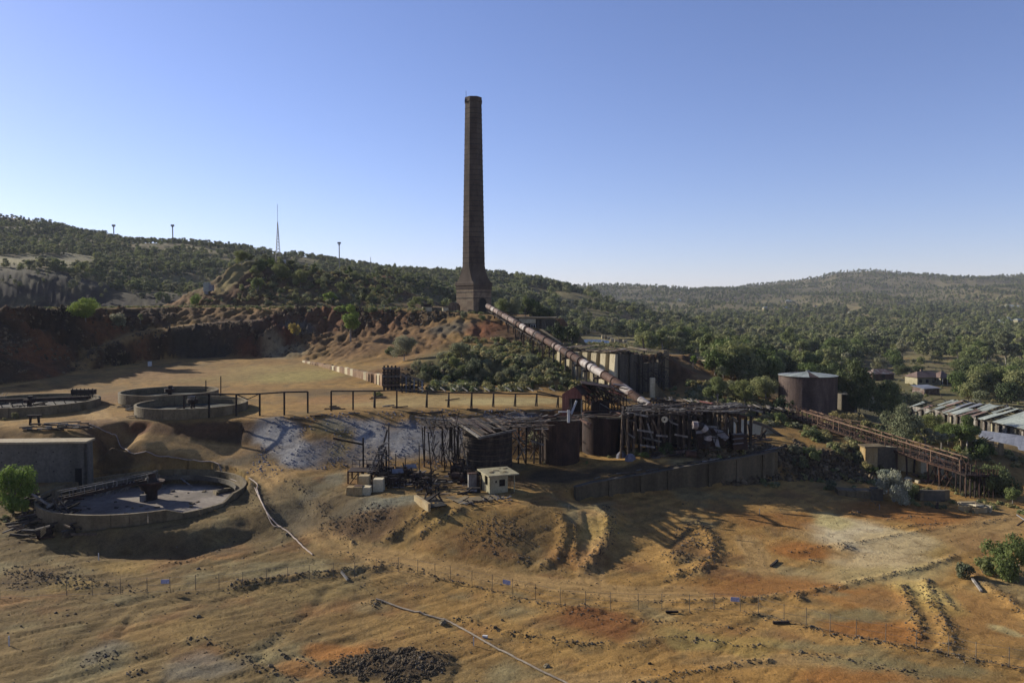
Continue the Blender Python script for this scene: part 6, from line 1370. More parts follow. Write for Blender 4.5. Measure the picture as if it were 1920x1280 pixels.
# ------------------------------------------------------------------ riveted tank, conveyor and the ruins on the right
def big_tank():
    f = V(*PZ(1513.5, 776, 7.0)); r = 6.3; x, y = f.x * (1 + r / f.y), f.y + r; zb, h = 6.6, 8.4
    t = Thing('riveted_tank', 'large round brown riveted iron tank with pale conical tin roof', 'tank', (x, y, zb)); n = 28
    for row in range(3):
        for k in range(n):
            a0 = 2 * math.pi * (k + .5 * (row % 2)) / n; t.part('shell_plate', MB().arc((x, y), r - .1, r + .012 * (row % 2), zb + row * h / 3, zb + (row + 1) * h / 3 - .01, a0, a0 + 2 * math.pi / n - .001, 2), 'ruststreak')
    for k in range(20):
        a0 = 2 * math.pi * k / 20; a1 = a0 + 2 * math.pi / 20 - .012; R1 = r + .18
        p = [V(x, y, zb + h + .85), V(x + R1 * math.cos(a0), y + R1 * math.sin(a0), zb + h + .05), V(x + R1 * math.cos(a1), y + R1 * math.sin(a1), zb + h + .05)]
        if k == 9: p[0] = p[0] + (p[1] - p[0]) * .5
        t.part('roof_panel', MB().prism(p, (0, 0, .05)), R.choice(['tin', 'tin', 'tingrey', 'tin']) if k % 7 else 'rustdark')
    t.part('roof_vent', MB().cyl((x, y), .5, zb + h + .7, zb + h + 1.1, 10), 'tingrey'); t.part('eave_ring', MB().arc((x, y), r, r + .2, zb + h - .1, zb + h + .04, 0, 6.283, 60), 'rustdark')
    for k in range(4): a = 1.5 + .12 * k; t.bar('roof_rail', (x + 4 * math.cos(a), y + 4 * math.sin(a), zb + h + .3), (x + 4 * math.cos(a), y + 4 * math.sin(a), zb + h + 1.1), .07, .07, 'iron')
    p = V(*G(1594, 772)); b = Thing('concrete_tower', 'plain square grey concrete block tower right of the riveted tank', 'tower', p); h2 = 3.9
    for k in range(3): b.blk('concrete_lift', (p.x, p.y + 1.5, p.z - .5 + (k + .5) * 1.5), (3.3, 3, 1.49), 'concgrey')
    q = V(*G(1481, 715)); w = Thing('power_pole', 'power pole rising directly behind the riveted tank', 'pole', q); w.bar('pole', q, PY(1481, 668, q.y), .25, .25, 'timbergrey'); a = V(*PY(1481, 671, q.y)); w.bar('cross_arm', a - V(1.1, 0, 0), a + V(1.1, 0, 0), .15, .15, 'timbergrey')
    q2 = V(*PY(1075, 640, 300)); q2.z = Hs(q2.x, q2.y); w2 = Thing('power_pole', 'power pole standing left of the pond with thin crossarm', 'pole', q2); w2.bar('pole', q2, PY(1075, 602, q2.y), .3, .3, 'timber'); b_ = V(*PY(1075, 605, q2.y)); w2.bar('cross_arm', b_ - V(1.3, 0, 0), b_ + V(1.3, 0, 0), .15, .15, 'timber')
    q3 = V(*PY(1209, 648, 260)); q3.z = Hs(q3.x, q3.y); w3 = Thing('power_pole', 'leaning dark pole behind the ribbed bunker right of the pond', 'pole', q3); w3.bar('pole', q3, PY(1205, 634, 259), .4, .4, 'timber')
    t2 = Thing('power_lines', 'set of three sagging power lines crossing above the pond to the riveted tank pole', 'wires', b_)
    for o in (-1.0, 0, 1.0):
        p0 = b_ + V(o, 0, .2); p1 = a + V(o, 0, .2); t2.part('wire', MB().path([p0 + (p1 - p0) * s - V(0, 0, 5.5 * 4 * s * (1 - s)) for s in np.linspace(0, 1, 16)], .035, 4), 'wire')
        p2 = V(-60, 420, 52 + o); t2.part('wire', MB().path([p0 + (p2 - p0) * s - V(0, 0, 3 * 4 * s * (1 - s)) for s in np.linspace(0, .3, 6)], .035, 4), 'wire') if False else None
big_tank()

def conveyor():
    A = V(*PY(1486, 779, 149)); B = V(*PY(1822, 889, 116.5)); d = B - A; L = d.length; u = d.normalized(); s = u.cross(ZQ).normalized() * 1.15
    t = Thing('conveyor_gallery', 'long rusty lattice conveyor gallery sloping down to the right on steel legs', 'conveyor', A); n = 30; H1 = 2.1
    for g in (-1, 1):
        t.bar('bottom_chord', A + s * g, B + s * g, .26, .42, 'rust' if g > 0 else 'rustdark')
        t.bar('top_chord', A + d * .09 + s * g + V(0, 0, H1 * .9), A + d * .96 + s * g + V(0, 0, H1), .14, .16, 'rustpale')
        t.bar('mid_rail', A + d * .05 + s * g + V(0, 0, 1.0), A + d * .98 + s * g + V(0, 0, 1.1), .08, .1, 'rust')
        for k in range(n + 1):
            p = A + d * (k / n) + s * g; t.bar('upright', p + V(0, 0, .1), p + V(ur(-.1, .1), 0, H1 + ur(-.2, .1)), .11, .11, R.choice(['rust', 'rustdark', 'rustpale']))
            if k < n and R.random() < .7: q = A + d * ((k + 1) / n) + s * g; t.bar('diagonal', p + V(0, 0, .3), q + V(0, 0, H1 - .2), .06, .08, 'rust') if k % 2 else t.bar('diagonal', p + V(0, 0, H1 - .2), q + V(0, 0, .3), .06, .08, 'rust')
    for k in range(2 * n): p = A + d * (k / (2 * n)) + V(0, 0, .15); t.bar('floor_tie', p - s * 1.2, p + s * 1.2, .3, .08, R.choice(['rustdark', 'timberbrown', 'timber']))
    for k in range(0, n, 2): p = A + d * (k / n) + V(0, 0, H1); t.bar('roof_tie', p - s, p + s, .08, .08, 'rust')
    for k in range(30): p = A + d * ur(0, .3) + V(ur(-1, 1), ur(-1, 1), ur(.2, 2.6)); t.bar('torn_rail', p, p + u * ur(1.5, 4) + V(0, 0, ur(-.5, .5)), .07, .1, R.choice(['rust', 'rustpale', 'rustdark']))
    for px, w in ((1562, 1), (1643, 1), (1702, 1), (1716, 0), (1734, 0), (1771, 1), (1790, 1)):
        q = (px - 1486) / (1822 - 1486) ; qq = q * A.y / (A.y * q + B.y * (1 - q)) if False else q * .965 + .0
        c = A + d * qq
        for g in (-1, 1):
            p = c + s * g; z = Hs(p.x, p.y); t.bar('leg', (p.x + .2 * g, p.y, z - .4), p, .22, .22, 'rust' if w else 'rustdark')
        if w: p, q_ = c + s, c - s; t.bar('leg_brace', (p.x, p.y, max(Hs(p.x, p.y), 0) + .2), q_ - V(0, 0, .3), .09, .09, 'rustdark')
    for k in range(3):
        c = A + d * (.86 + .03 * k); t.bar('leg_brace', c - V(1.5, 0, 3.5), c - V(-.3, 0, .3), .09, .09, 'rust'); t.bar('leg_brace', c - V(-.3, 0, 3.5), c - V(1.5, 0, .3), .09, .09, 'rust')
    h = Thing('drive_tower', 'dense dark rusty drive tower of thin columns at the conveyor foot', 'tower', (B.x, B.y, Hs(B.x, B.y)))
    for i in range(7):
        for j in range(3): x, y = B.x - 1.6 + .72 * i, B.y - 1.2 + 1.3 * j; h.bar('column', (x, y, Hs(x, y) - .3), (x + ur(-.1, .1), y, B.z + (1.8 if i < 2 else .2) + ur(-.2, .2)), .15, .15, R.choice(['rustdark', 'iron', 'rustdark', 'rust']))
    h.blk('tower_platform', (B.x + .6, B.y, B.z + .1), (5, 3, .22), 'rustdark'); 
    for i in range(12): a = ur(0, 1); x = B.x - 1.6 + 4 * a; h.bar('brace', (x, B.y - 1.3, ur(.8, 3.5)), (x + ur(-1.2, 1.2), B.y - 1.3, ur(1, 4.5)), .08, .08, 'rustdark')
    for i in range(9): h.bar('stair_rail', (B.x + .4 * i, B.y - 1.4, B.z + .2), (B.x + .4 * i, B.y - 1.4, B.z + 1.1), .06, .06, 'rust')
    h.bar('stair_rail', (B.x, B.y - 1.4, B.z + 1.1), (B.x + 3.4, B.y - 1.4, B.z + 1.0), .07, .07, 'rust')
M['rustpale'] = mat('rust_sunbleached', (.17, .10, .065), (.26, .165, .105), .9, rough=.8, var=.3)
conveyor()

def right_ruins():
    # concrete wall behind the conveyor
    lo = [(1660, 880, 128), (1700, 884, 127), (1740, 888, 126), (1785, 893, 125), (1800, 896, 124)]; hi = [836, 840, 851, 866, 872]
    t = Thing('buff_wall', 'buff concrete retaining wall seen through the legs of the conveyor gallery', 'wall', PY(1720, 886, 127))
    for k in range(4):
        m = 3
        for j in range(m):
            f = lambda u: (lo[k][0] + (lo[k + 1][0] - lo[k][0]) * u, lo[k][2] + (lo[k + 1][2] - lo[k][2]) * u, lo[k][1] + (lo[k + 1][1] - lo[k][1]) * u, hi[k] + (hi[k + 1] - hi[k]) * u)
            a, b = f(j / m), f((j + .99) / m); t.part('wall_panel', MB().prism([PY(a[0], a[2] + 8, a[1]), PY(b[0], b[2] + 8, b[1]), PY(b[0], b[3], b[1]), PY(a[0], a[3], a[1])], (.35, .5, 0)), 'concyellow' if (k + j) % 3 else 'conclit')
    g = V(*G(1634, 882)); s = Thing('ochre_pier', 'ochre concrete pier with dark shaded face under the conveyor upper legs', 'pier', g); s.part('pier', MB().rings([[(g.x + x, g.y + 1.2 + y, z) for x, y in ((-1.0, -1), (1.1, -1), (1.1, 1), (-1.0, 1))] for z in (g.z - .6, g.z + 3.9)]), 'concyellow'); s.part('pier_cap', MB().slab([(g.x - 1.2, g.y, g.z + 4.1), (g.x + 2.4, g.y, g.z + 4.2), (g.x + 2.4, g.y + 2.6, g.z + 4.2), (g.x - 1.2, g.y + 2.6, g.z + 4.1)], .25), 'conc'); s.part('dark_bay', MB().box((g.x + 3.2, g.y + 1.8, g.z + 1.6), (4, .6, 4.2)), 'concgrey')
    # low foundations
    g = V(*G(1600, 930)); t = Thing('low_foundation', 'low long buff foundation block with rubble top beside the silver bush', 'foundation', g); 
    for k in range(5): t.blk('foundation_block', (g.x - 1.6 + 1.25 * k, g.y + .8 - .25 * k, g.z + .4), (1.22, 2.2, 1.1 + ur(-.1, .2)), 'conc', -.2)
    g = V(*G(1646, 938)); t.blk('dark_end', (g.x, g.y + .6, g.z + .8), (1.6, 1.4, 2.0), 'concgrey', -.2)
    for k in range(14): c = V(*G(1594 + 2.2 * k, 925 + .55 * k)); t.bar('iron_tooth', c + V(0, 0, -.1), c + V(.05, 0, .4), .08, .08, 'iron')
    g = V(*G(1750, 940)); t = Thing('sunken_footing', 'broken grey footing walls with pale rubble between bush and conveyor tower', 'foundation', g)
    t.blk('wall_stub', g + V(0, .5, .7), (3.6, .5, 1.9), 'concgrey', -.1); t.blk('wall_stub', g + V(2.2, .9, .8), (1.4, .6, 1.6), 'conc', .3); t.blk('wall_stub', g + V(-2, 1, .6), (.6, 2, 1.5), 'conc', .3)
    for k in range(26): c = V(*G(ur(1650, 1790), ur(878, 930))); t.blk('rubble_block', c + V(0, 0, .15), (ur(.3, 1.1), ur(.3, .8), ur(.2, .6)), R.choice(['conclit', 'conc', 'concyellow']), ur(0, 3), (ur(-.3, .3), ur(-.3, .3)))
    for px, py in ((1722, 893), (1740, 903), (1770, 905)): c = V(*G(px, py)); t.blk('rust_sheet', c + V(0, 0, .2), (2.2, 1, .1), 'rust', ur(-.4, .4), (.2, .1))
    g = V(*G(1825, 958)); t = Thing('stacked_slabs', 'pile of ochre concrete blocks and pale slabs on open ground right of the conveyor foot', 'slabs', g)
    for dx, dy, dz, w, d_, h, m, rz in ((-.9, .3, .35, 1.5, 1.3, .9, 'concyellow', .2), (.5, -.4, .3, 2.0, 1.0, .8, 'concyellow', .15), (1.6, .5, .3, 1.0, 1.2, .7, 'conclit', .5), (-.6, .5, .9, 2.4, 1.0, .18, 'roofslab', -.3), (.5, .3, .85, 1.7, 1.3, .2, 'conclit', .4), (-.2, 1.0, 1.05, 2.6, .7, .16, 'roofslab', .1), (2.2, .1, .4, .5, .9, .9, 'conclit', .6), (1.2, .6, .9, 1.2, .8, .2, 'roofslab', -.2)):
        t.blk('slab' if h < .3 else 'block', g + V(dx, dy, dz), (w, d_, h), m, rz, (ur(-.12, .12), ur(-.12, .12)))
    g = V(*G(1757, 953)); single('dark_stub_post', 'short thick dark post alone on the orange ground near the stacked slabs', 'post', MB().tube(g, g + V(.02, 0, 1.0), .22, .2, 8), 'timber', g)
    # stepped wall and lower roof
    y = 133; q = lambda px, py, dy=0: V(*PY(px, py, y + dy))
    t = Thing('stepped_wall', 'buff concrete wall with broken stepped top below the grey lean-to roof', 'wall', q(1830, 868))
    for a, b, tp, tq in ((1802, 1815, 826, 826), (1815.3, 1832, 827, 826), (1832.3, 1846, 827, 828), (1846.3, 1855, 838, 836), (1855.3, 1864, 828, 827), (1864.3, 1872, 842, 846), (1872.3, 1882, 829, 832)): t.part('wall_panel', MB().prism([q(a, 876), q(b, 878), q(b, tq), q(a, tp)], (.2, .6, 0)), 'conc')
    t.part('coping', MB().prism([q(1802, 826, -.15), q(1846, 828, -.15), q(1846, 825.5, -.15), q(1802, 824, -.15)], (.2, 1, 0)), 'conclit')
    for k in range(9): c = q(1812 + 4.5 * k, 826, .3); t.bar('broken_timber', c, c + V(ur(.5, 1.6), ur(-.4, .8), ur(.1, .9)), .12, .12, 'timber')
    t = Thing('lean_to_roof', 'smooth grey sheet lean-to roof at the right edge below the long broken shed', 'roof', q(1880, 835))
    P = [V(*PZ(1838, 806, 5.6)), V(*PZ(2040, 832, 5.6)), V(*PZ(2040, 872, 4.2)), V(*PZ(1832, 824, 4.4))]; n = 14
    for k in range(n):
        a, b = k / n, (k + .985) / n; t.part('roof_sheet', MB().slab([P[0] + (P[1] - P[0]) * a, P[3] + (P[2] - P[3]) * a, P[3] + (P[2] - P[3]) * b, P[0] + (P[1] - P[0]) * b], .08 + .02 * (k % 2)), 'tingrey')
    for k in range(8): c = P[3] + (P[2] - P[3]) * (k / 7) + V(0, .5, -.1); t.bar('post', (c.x, c.y, Hs(c.x, c.y) - .3), c, .2, .2, 'timber'); 
    t.part('dark_wall', MB().prism([P[3] + V(.4, 1.4, -.2), P[2] + V(.4, 1.4, -.2), P[2] + V(.4, 1.4, -4), P[3] + V(.4, 1.4, -4)], (0, .3, 0)), 'concgrey')
right_ruins()

def long_shed():
    t = Thing('long_broken_shed', 'long shed with pale tin roof, its far half collapsed to bare rafters', 'shed', (110, 175, 2))
    x0, xr, x1 = 104.0, 111.5, 119.0; y0, y1 = 138.0, 196.0; ze, zr = 5.7, 8.2; n = 46
    for k in range(n):
        ya = y0 + (y1 - y0) * k / n; yb = ya + (y1 - y0) / n - .05; u = k / n
        sag = -1.6 * ss(.42, 1, u) * (1 + .3 * math.sin(k * 1.7)); sag = float(sag)
        keep = .98 if u < .38 else .42
        for side, (xa, xb) in enumerate(((x0, xr), (xr, x1))):
            for part_ in range(2):
                if R.random() > keep: continue
                pa = xa + (xb - xa) * part_ / 2; pb = xa + (xb - xa) * (part_ + 1) / 2
                za = ze + (zr - ze) * (part_ / 2 if side == 0 else 1 - part_ / 2) + sag; zb = ze + (zr - ze) * ((part_ + 1) / 2 if side == 0 else (1 - part_) / 2) + sag
                j = (0 if u < .38 else ur(-.35, .35)); t.part('roof_sheet', MB().slab([(pa - .1, ya, za + .1 + j), (pb, ya, zb + .1), (pb, yb + abs(j), zb + .1 + j), (pa - .1, yb, za + .1)], .05), R.choice(['tin', 'tin', 'tin', 'tingrey', 'tinrust'] if u > .38 else ['tin', 'tin', 'tin']))
        if k % 2 == 0:
            for side in (-1, 1): xa = x0 - .6 if side < 0 else x1 + .6; t.bar('rafter', (xa, ya, ze - .3 + sag), (xr, ya, zr - .05 + sag), .14, .18, 'timber')
            t.bar('tie_beam', (x0, ya, ze - .3 + sag), (x1, ya, ze - .3 + sag), .16, .16, 'timber')
            if u > .38:
                for q in range(2): p = V(ur(x0, x1), ya, ze + ur(-.6, 1.6)); t.bar('broken_rafter', p, p + V(ur(-2, 2), ur(-3, 3), ur(-.8, .8)), .12, .12, R.choice(['timber', 'timbergrey']))
            z = Hs(x0, ya); t.bar('post', (x0, ya, z - .3), (x0, ya, ze - .2 + sag), .35, .35, 'cream' if k % 6 == 0 else 'timber')
        if k % 1 == 0:
            z = Hs(x0 + 1.2, ya); hgt = (2.2 if u < .5 else 2.6); t.part('wall_or_filler_board', MB().prism([(x0 + .25, ya, z - .3), (x0 + .25, yb, z - .3), (x0 + .25, yb, z + hgt), (x0 + .25, ya, z + hgt + ur(-.2, .2))], (.12, 0, 0)), 'timbergrey' if R.random() < .7 else 'concgrey')
    for xx in (x0, xr, x1): t.bar('purlin', (xx, y0, (zr if xx == xr else ze) - .1), (xx, y0 + (y1 - y0) * .42, (zr if xx == xr else ze) - .1), .15, .15, 'timber')
    t.part('dark_floor', MB().slab([(x0 + 1, y0, 2.0), (x1, y0, 2.0), (x1, y1, 2.0), (x0 + 1, y1, 2.0)], .2), 'concgrey')
    p = V(*G(1745, 740)); s = Thing('small_tin_shed', 'small tin roofed shed at the far end of the long broken shed', 'shed', p)
    s.blk('walls', p + V(0, 3, 1.0), (6.5, 5, 2.4), 'tinrust', .3); s.blk('roof', p + V(0, 3, 2.4), (7.4, 5.8, .12), 'tingrey', .3, (.12, 0))
long_shed()
# ------------------------------------------------------------------ pond, houses, towers
def pond():
    P = [V(*PZ(a, b, 12.2)) for a, b in ((1072, 641), (1080, 637.2), (1100, 636), (1125, 636.5), (1140, 638.5), (1146, 641), (1143, 644), (1120, 646), (1095, 646), (1078, 644.5))]
    m, nt, b = _new('pond_water'); b.inputs["Base Color"].default_value = (.07, .13, .24, 1); b.inputs["Roughness"].default_value = .08; b.inputs["Specular IOR Level"].default_value = .8
    nz = noise_node(nt, 1.2, 3, .6, nt.nodes.new("ShaderNodeNewGeometry").outputs["Position"]); bp = nt.nodes.new("ShaderNodeBump"); bp.inputs["Strength"].default_value = 1.0; bp.inputs["Distance"].default_value = 1.2; nt.links.new(nz.outputs[0], bp.inputs["Height"]); nt.links.new(bp.outputs[0], b.inputs["Normal"])
    M['water'] = m
    me = MB().add([tuple(p) for p in P], [tuple(range(len(P)))[::-1]]).mesh('pond_water', 'water'); o = bpy.data.objects.new('pond_water', me); COL.objects.link(o); o['kind'] = 'structure'
    t = Thing('pond_wall', 'row of pale concrete blocks along the right shore of the blue pond', 'wall', P[4])
    for px, py in ((1132, 634), (1137, 635), (1142, 636), (1148, 640), (1156, 642), (1163, 641), (1172, 643)):
        c = V(*G(px, py)); t.blk('concrete_block', c + V(0, 0, .8), (2.6, 1.5, 2.2), 'conc' if px % 2 else 'conclit', ur(-.2, .2)); 
        if px in (1142, 1156, 1172): t.blk('dark_opening', c + V(0, -.8, .5), (.9, .1, 1.1), 'black')
pond()

def gable_house(px, py, w, dp, h, wall, roof, lab, rz=0.0, nm='house', windows=2, hip=.35, group=None):
    p = V(*G(px, py)); p.y += dp / 2; z = Hs(p.x, p.y)
    t = Thing(nm, lab, 'house', (p.x, p.y, z), group); co, si = math.cos(rz), math.sin(rz)
    T = lambda x, y, zz: (p.x + x * co - y * si, p.y + x * si + y * co, z + zz)
    t.part('wall', MB().rings([[T(x * w / 2, y * dp / 2, zz) for x, y in ((-1, -1), (1, -1), (1, 1), (-1, 1))] for zz in (-2, h)]), wall)
    e = .5; rh = dp * .28; a = [T(-w / 2 - e, -dp / 2 - e, h - .1), T(w / 2 + e, -dp / 2 - e, h - .1), T(w / 2 + e, dp / 2 + e, h - .1), T(-w / 2 - e, dp / 2 + e, h - .1)]
    r0, r1 = T(-w / 2 + dp * hip, 0, h + rh), T(w / 2 - dp * hip, 0, h + rh)
    t.part('roof', MB().add(a + [r0, r1], [(0, 1, 5, 4), (2, 3, 4, 5), (1, 2, 5), (3, 0, 4), (3, 2, 1, 0)]), roof)
    for k in range(windows):
        x = -w / 2 + w * (k + .5) / windows; wn_ = t.part('window', MB().add([T(x - .6, -dp / 2 - .03, .9), T(x + .6, -dp / 2 - .03, .9), T(x + .6, -dp / 2 - .03, 2.2), T(x - .6, -dp / 2 - .03, 2.2)], [(0, 1, 2, 3)]), 'black')
    return t, T
def houses():
    t, T = gable_house(1742, 722, 11, 7, 3.0, 'cream', 'brownroof', 'cream weatherboard house with brown hipped roof between the round trees', .15, windows=4)
    t.part('wing_wall', MB().rings([[T(5.2 + x, -2.5 + y, zz) for x, y in ((-2.6, -3), (2.6, -3), (2.6, 3), (-2.6, 3))] for zz in (-2, 3.0)]), 'cream')
    t.part('wing_roof', MB().add([T(2.0, -6.1, 2.9), T(8.4, -6.1, 2.9), T(8.4, 1, 2.9), T(2.0, 1, 2.9), T(5.2, -2.6, 5.2)], [(0, 1, 4), (1, 2, 4), (2, 3, 4), (3, 0, 4), (3, 2, 1, 0)]), 'brownroof')
    for x in (3.2, 5.2, 7.2): t.bar('porch_post', T(x, -5.9, 0), T(x, -5.9, 2.9), .15, .15, 'white')
    t.blk('dark_porch', T(5.2, -5.55, 1.5), (4.6, .1, 2.0), 'black', .15); t.bar('chimney', T(-1, .5, 3), T(-1, .5, 5.6), .6, .6, 'brick_base')
    gable_house(1853, 637, 20, 12, 3.5, 'brick_base', 'redroof', 'house with bright red roof among the trees on the right', -.2, windows=3)
    gable_house(1655, 713, 9, 6, 2.6, 'rust', 'tinrust', 'small reddish flat shed on the dirt yard left of the cream house', .1, 'outbuilding', 1)
    gable_house(1178, 663 + 30, 5, 4, 2.2, 'timbergrey', 'roofslab', 'tiny pale roofed hut on the bare hillside right of the bunker', .3, 'outbuilding', 1) if False else None
    gable_house(1340, 690, 4.5, 4, 1.5, 'timber', 'roofslab', 'tiny dark hut with pale roof on the slope right of the bunker', .4, 'outbuilding', 1)
    far = [(1895, 601, 16, 'white', 'tin', 'white house highest of the group at the right edge'), (1880, 606, 14, 'white', 'tin', 'white walled house left of the white group at the right edge'), (1912, 604, 15, 'cream', 'tin', 'cream house at the right edge beside the white house'), (1868, 610, 12, 'white', 'brownroof', 'small white house lowest of the group at the right edge'), (1890, 610, 13, 'white', 'tin', 'white house in the front row of the right edge group'),
     (1898, 578, 26, 'white', 'tin', 'long white building on the far slope above the white houses'), (1915, 578, 20, 'white', 'tin', 'white building at the frame edge on the far slope'), (1475, 581, 18, 'white', 'tin', 'tiny white house far off below the middle hills'), (1436, 580, 14, 'cream', 'tin', 'tiny pale roof far left of the middle hill houses'), (1530, 577, 16, 'cream', 'brownroof', 'tiny pale house far up below the purple hill'),
     (1566, 583, 14, 'white', 'tin', 'tiny pale house right of the middle hill houses'), (1597, 590, 12, 'white', 'tin', 'tiny white house in the trees below the bare orange scar'), (1220, 563, 24, 'white', 'tingrey', 'pale roofed building on the rise above the pond'), (1272, 565, 24, 'white', 'tin', 'second pale roofed building right of the rise above the pond'), (1480, 567, 22, 'cream', 'tin', 'pale shed on the distant slope above the valley trees'), (1735, 607, 14, 'white', 'tin', 'tiny white house in the clearing left of the red roof')]
    for px, py, w, a, b, l in far: gable_house(px, py, w * .62, w * .4, 3.0, a, b, l, ur(-.4, .4), windows=2)
    p = V(*PY(392, 552, 300)); s = Thing('white_hopper', 'small white box shed at the left foot of the rocky mound', 'shed', (p[0], 300, Hs(p[0], 300))); zz = Hs(p[0], 300); c = V(*PY(388, 538, 300))
    s.blk('body', (c.x, 300, c.z), (2.2, 2, 3.6), 'tin'); s.blk('side_bay', (c.x + 1.8, 300, c.z - .4), (1.4, 2, 2.4), 'tingrey'); s.bar('leg', (c.x, 300, c.z - 1.8), (c.x, 300, zz - 1), 1.6, 1.6, 'tingrey')
    single('white_marker', 'tiny white upright marker block on the upper yard near the cliff', 'marker', MB().box(tuple(V(*G(281, 686)) + V(0, 0, .5)), (.8, .8, 1.6)), 'white', G(281, 686))
    g = V(*G(1915, 985)); s = Thing('sheet_corner', 'grey corner of sheet metal debris at the right edge beside the bush', 'debris', g); s.blk('sheet', g + V(.6, 0, .7), (2.4, 1.4, .1), 'tingrey', .2, (.3, .5)); s.bar('frame', g + V(-.6, 0, 0), g + V(1, 0, 1.2), .15, .15, 'iron')
houses()

def towers():
    p = V(*PY(521.5, 488, 340)); p.z = Hs(p.x, p.y) - .5; top = PY(521, 396, 340)[2]; h = top - p.z
    t = Thing('lattice_mast', 'slender tapering lattice radio mast standing on the rocky mound', 'mast', p)
    w0, w1 = 1.7, .12; n = 13
    def c(k, u): 
        w = w0 + (w1 - w0) * min(u / .8, 1); x, y = ((-1, -1), (1, -1), (1, 1), (-1, 1))[k % 4]; return V(p.x + x * w / 2 * 1.2, p.y + y * w / 2 * 1.2, p.z + h * u)
    for k in range(4): t.bar('leg', c(k, 0), c(k, .8), .14, .14, 'post')
    for i in range(n):
        u0, u1 = .8 * i / n, .8 * (i + 1) / n
        for k in range(4): t.bar('ring_bar', c(k, u0), c(k + 1, u0), .09, .09, 'post'); 
        for k in (0, 1, 3): t.bar('lacing', c(k, u0), c(k + 1, u1), .07, .07, 'post')
    t.bar('spire', c(0, .8) * .5 + c(2, .8) * .5, (p.x, p.y, top + 3.2), .12, .12, 'post')
    t.blk('equipment_box', (p.x + 2.2, p.y, p.z + 1.6), (2, 2, 1.6), 'white'); t.blk('equipment_box', (p.x - 2, p.y, p.z + 1.2), (1, 1, .9), 'white')
    for px, yt, yb, Y, lab in ((213, 423, 448, 880, 'leftmost floodlight mast on the wooded left ridge'), (323.5, 423, 455, 850, 'second floodlight mast on the wooded left ridge, left of the radio mast'), (636, 456, 492, 620, 'floodlight mast right of the radio mast on the skyline')):
        a = V(*PY(px, yt, Y)); b = V(a.x, Y, min(Hs(a.x, Y), PY(px, yb, Y)[2]) - 1); q = Thing('floodlight_mast', lab, 'mast', b); q.bar('pole', b, a, .9 * Y / 850, .9 * Y / 850, 'white' if px < 250 else 'post')
        q.blk('lamp_head', a + V(0, 0, .2), (3.6 * Y / 850, 1.5, 1.8 * Y / 850), 'rockdark'); q.blk('head_frame', a + V(0, 0, -1.3), (2.2 * Y / 850, 1, .5), 'rockdark')
    for px, yt, Y, lab in ((493.5, 468, 345, 'thin bare pole left of the radio mast on the mound'), (695, 482, 480, 'tall thin bare pole right of the floodlight mast')):
        a = V(*PY(px, yt, Y)); q = Thing('thin_pole', lab, 'pole', V(a.x, Y, Hs(a.x, Y))); q.bar('pole', V(a.x, Y, Hs(a.x, Y) - 1), a, .25, .25, 'post')
towers()

# ------------------------------------------------------------------ fence, hoses and small things on the open ground
def fence():
    base_pts = [(-60, 1121), (0, 1122), (125, 1116), (173, 1116), (226, 1113), (276, 1112), (319, 1110), (367, 1107), (411, 1105), (455, 1101), (500, 1093), (540, 1090), (580, 1086), (625, 1083), (665, 1082), (706, 1075), (747, 1072), (783, 1076), (816, 1084), (845, 1090), (885, 1098), (923, 1106), (961, 1114), (1004, 1124), (1051, 1135), (1098, 1139), (1145, 1141), (1197, 1143), (1241, 1143), (1293, 1145), (1339, 1142), (1388, 1146), (1422, 1150), (1470, 1165), (1512, 1172), (1556, 1184), (1605, 1194), (1660, 1204), (1718, 1216), (1779, 1225), (1830, 1240), (1892, 1250), (1960, 1262)]
    t = Thing('wire_fence', 'thin wire fence with slim posts and three pale blue signs crossing the foreground', 'fence', G(900, 1105)); P = []
    for px, py in base_pts:
        g = V(*G(px, py)); P.append(g); t.bar('post', g - V(0, 0, .3), g + V(ur(-.04, .04), 0, 1.72), .045, .045, 'fpost')
    for z in (.15, .85, 1.6):
        for a, b in zip(P, P[1:]): t.bar('wire', a + V(0, 0, z), b + V(0, 0, z), .016, .016, 'wire')
    for px, i in ((310, 5), (950, 21), (1378, 30)):
        a, b = P[i], P[i + 1]; 
        u = (px - base_pts[i][0]) / (base_pts[i + 1][0] - base_pts[i][0]); d = (b - a).normalized(); c = a + (b - a) * u + V(0, -.04, 1.2)
        q = lambda x, z, o=0: c + d * x + V(0, -o, z)
        s = t.part('sign_board', MB().prism([q(-.42, -.22), q(.42, -.22), q(.42, .22), q(-.42, .22)], (0, .03, 0)), 'signblue')
        for k in range(3): t.part('sign_print', MB().prism([q(-.34, .1 - .12 * k, .01), q(.12 if k else .3, .1 - .12 * k, .01), q(.12 if k else .3, .14 - .12 * k, .01), q(-.34, .14 - .12 * k, .01)], (0, .004, 0)), 'signwhite', parent=s)
        t.part('sign_print', MB().prism([q(.22, -.18, .01), q(.38, -.18, .01), q(.38, .0, .01), q(.22, .0, .01)], (0, .004, 0)), 'signwhite', parent=s)
fence()
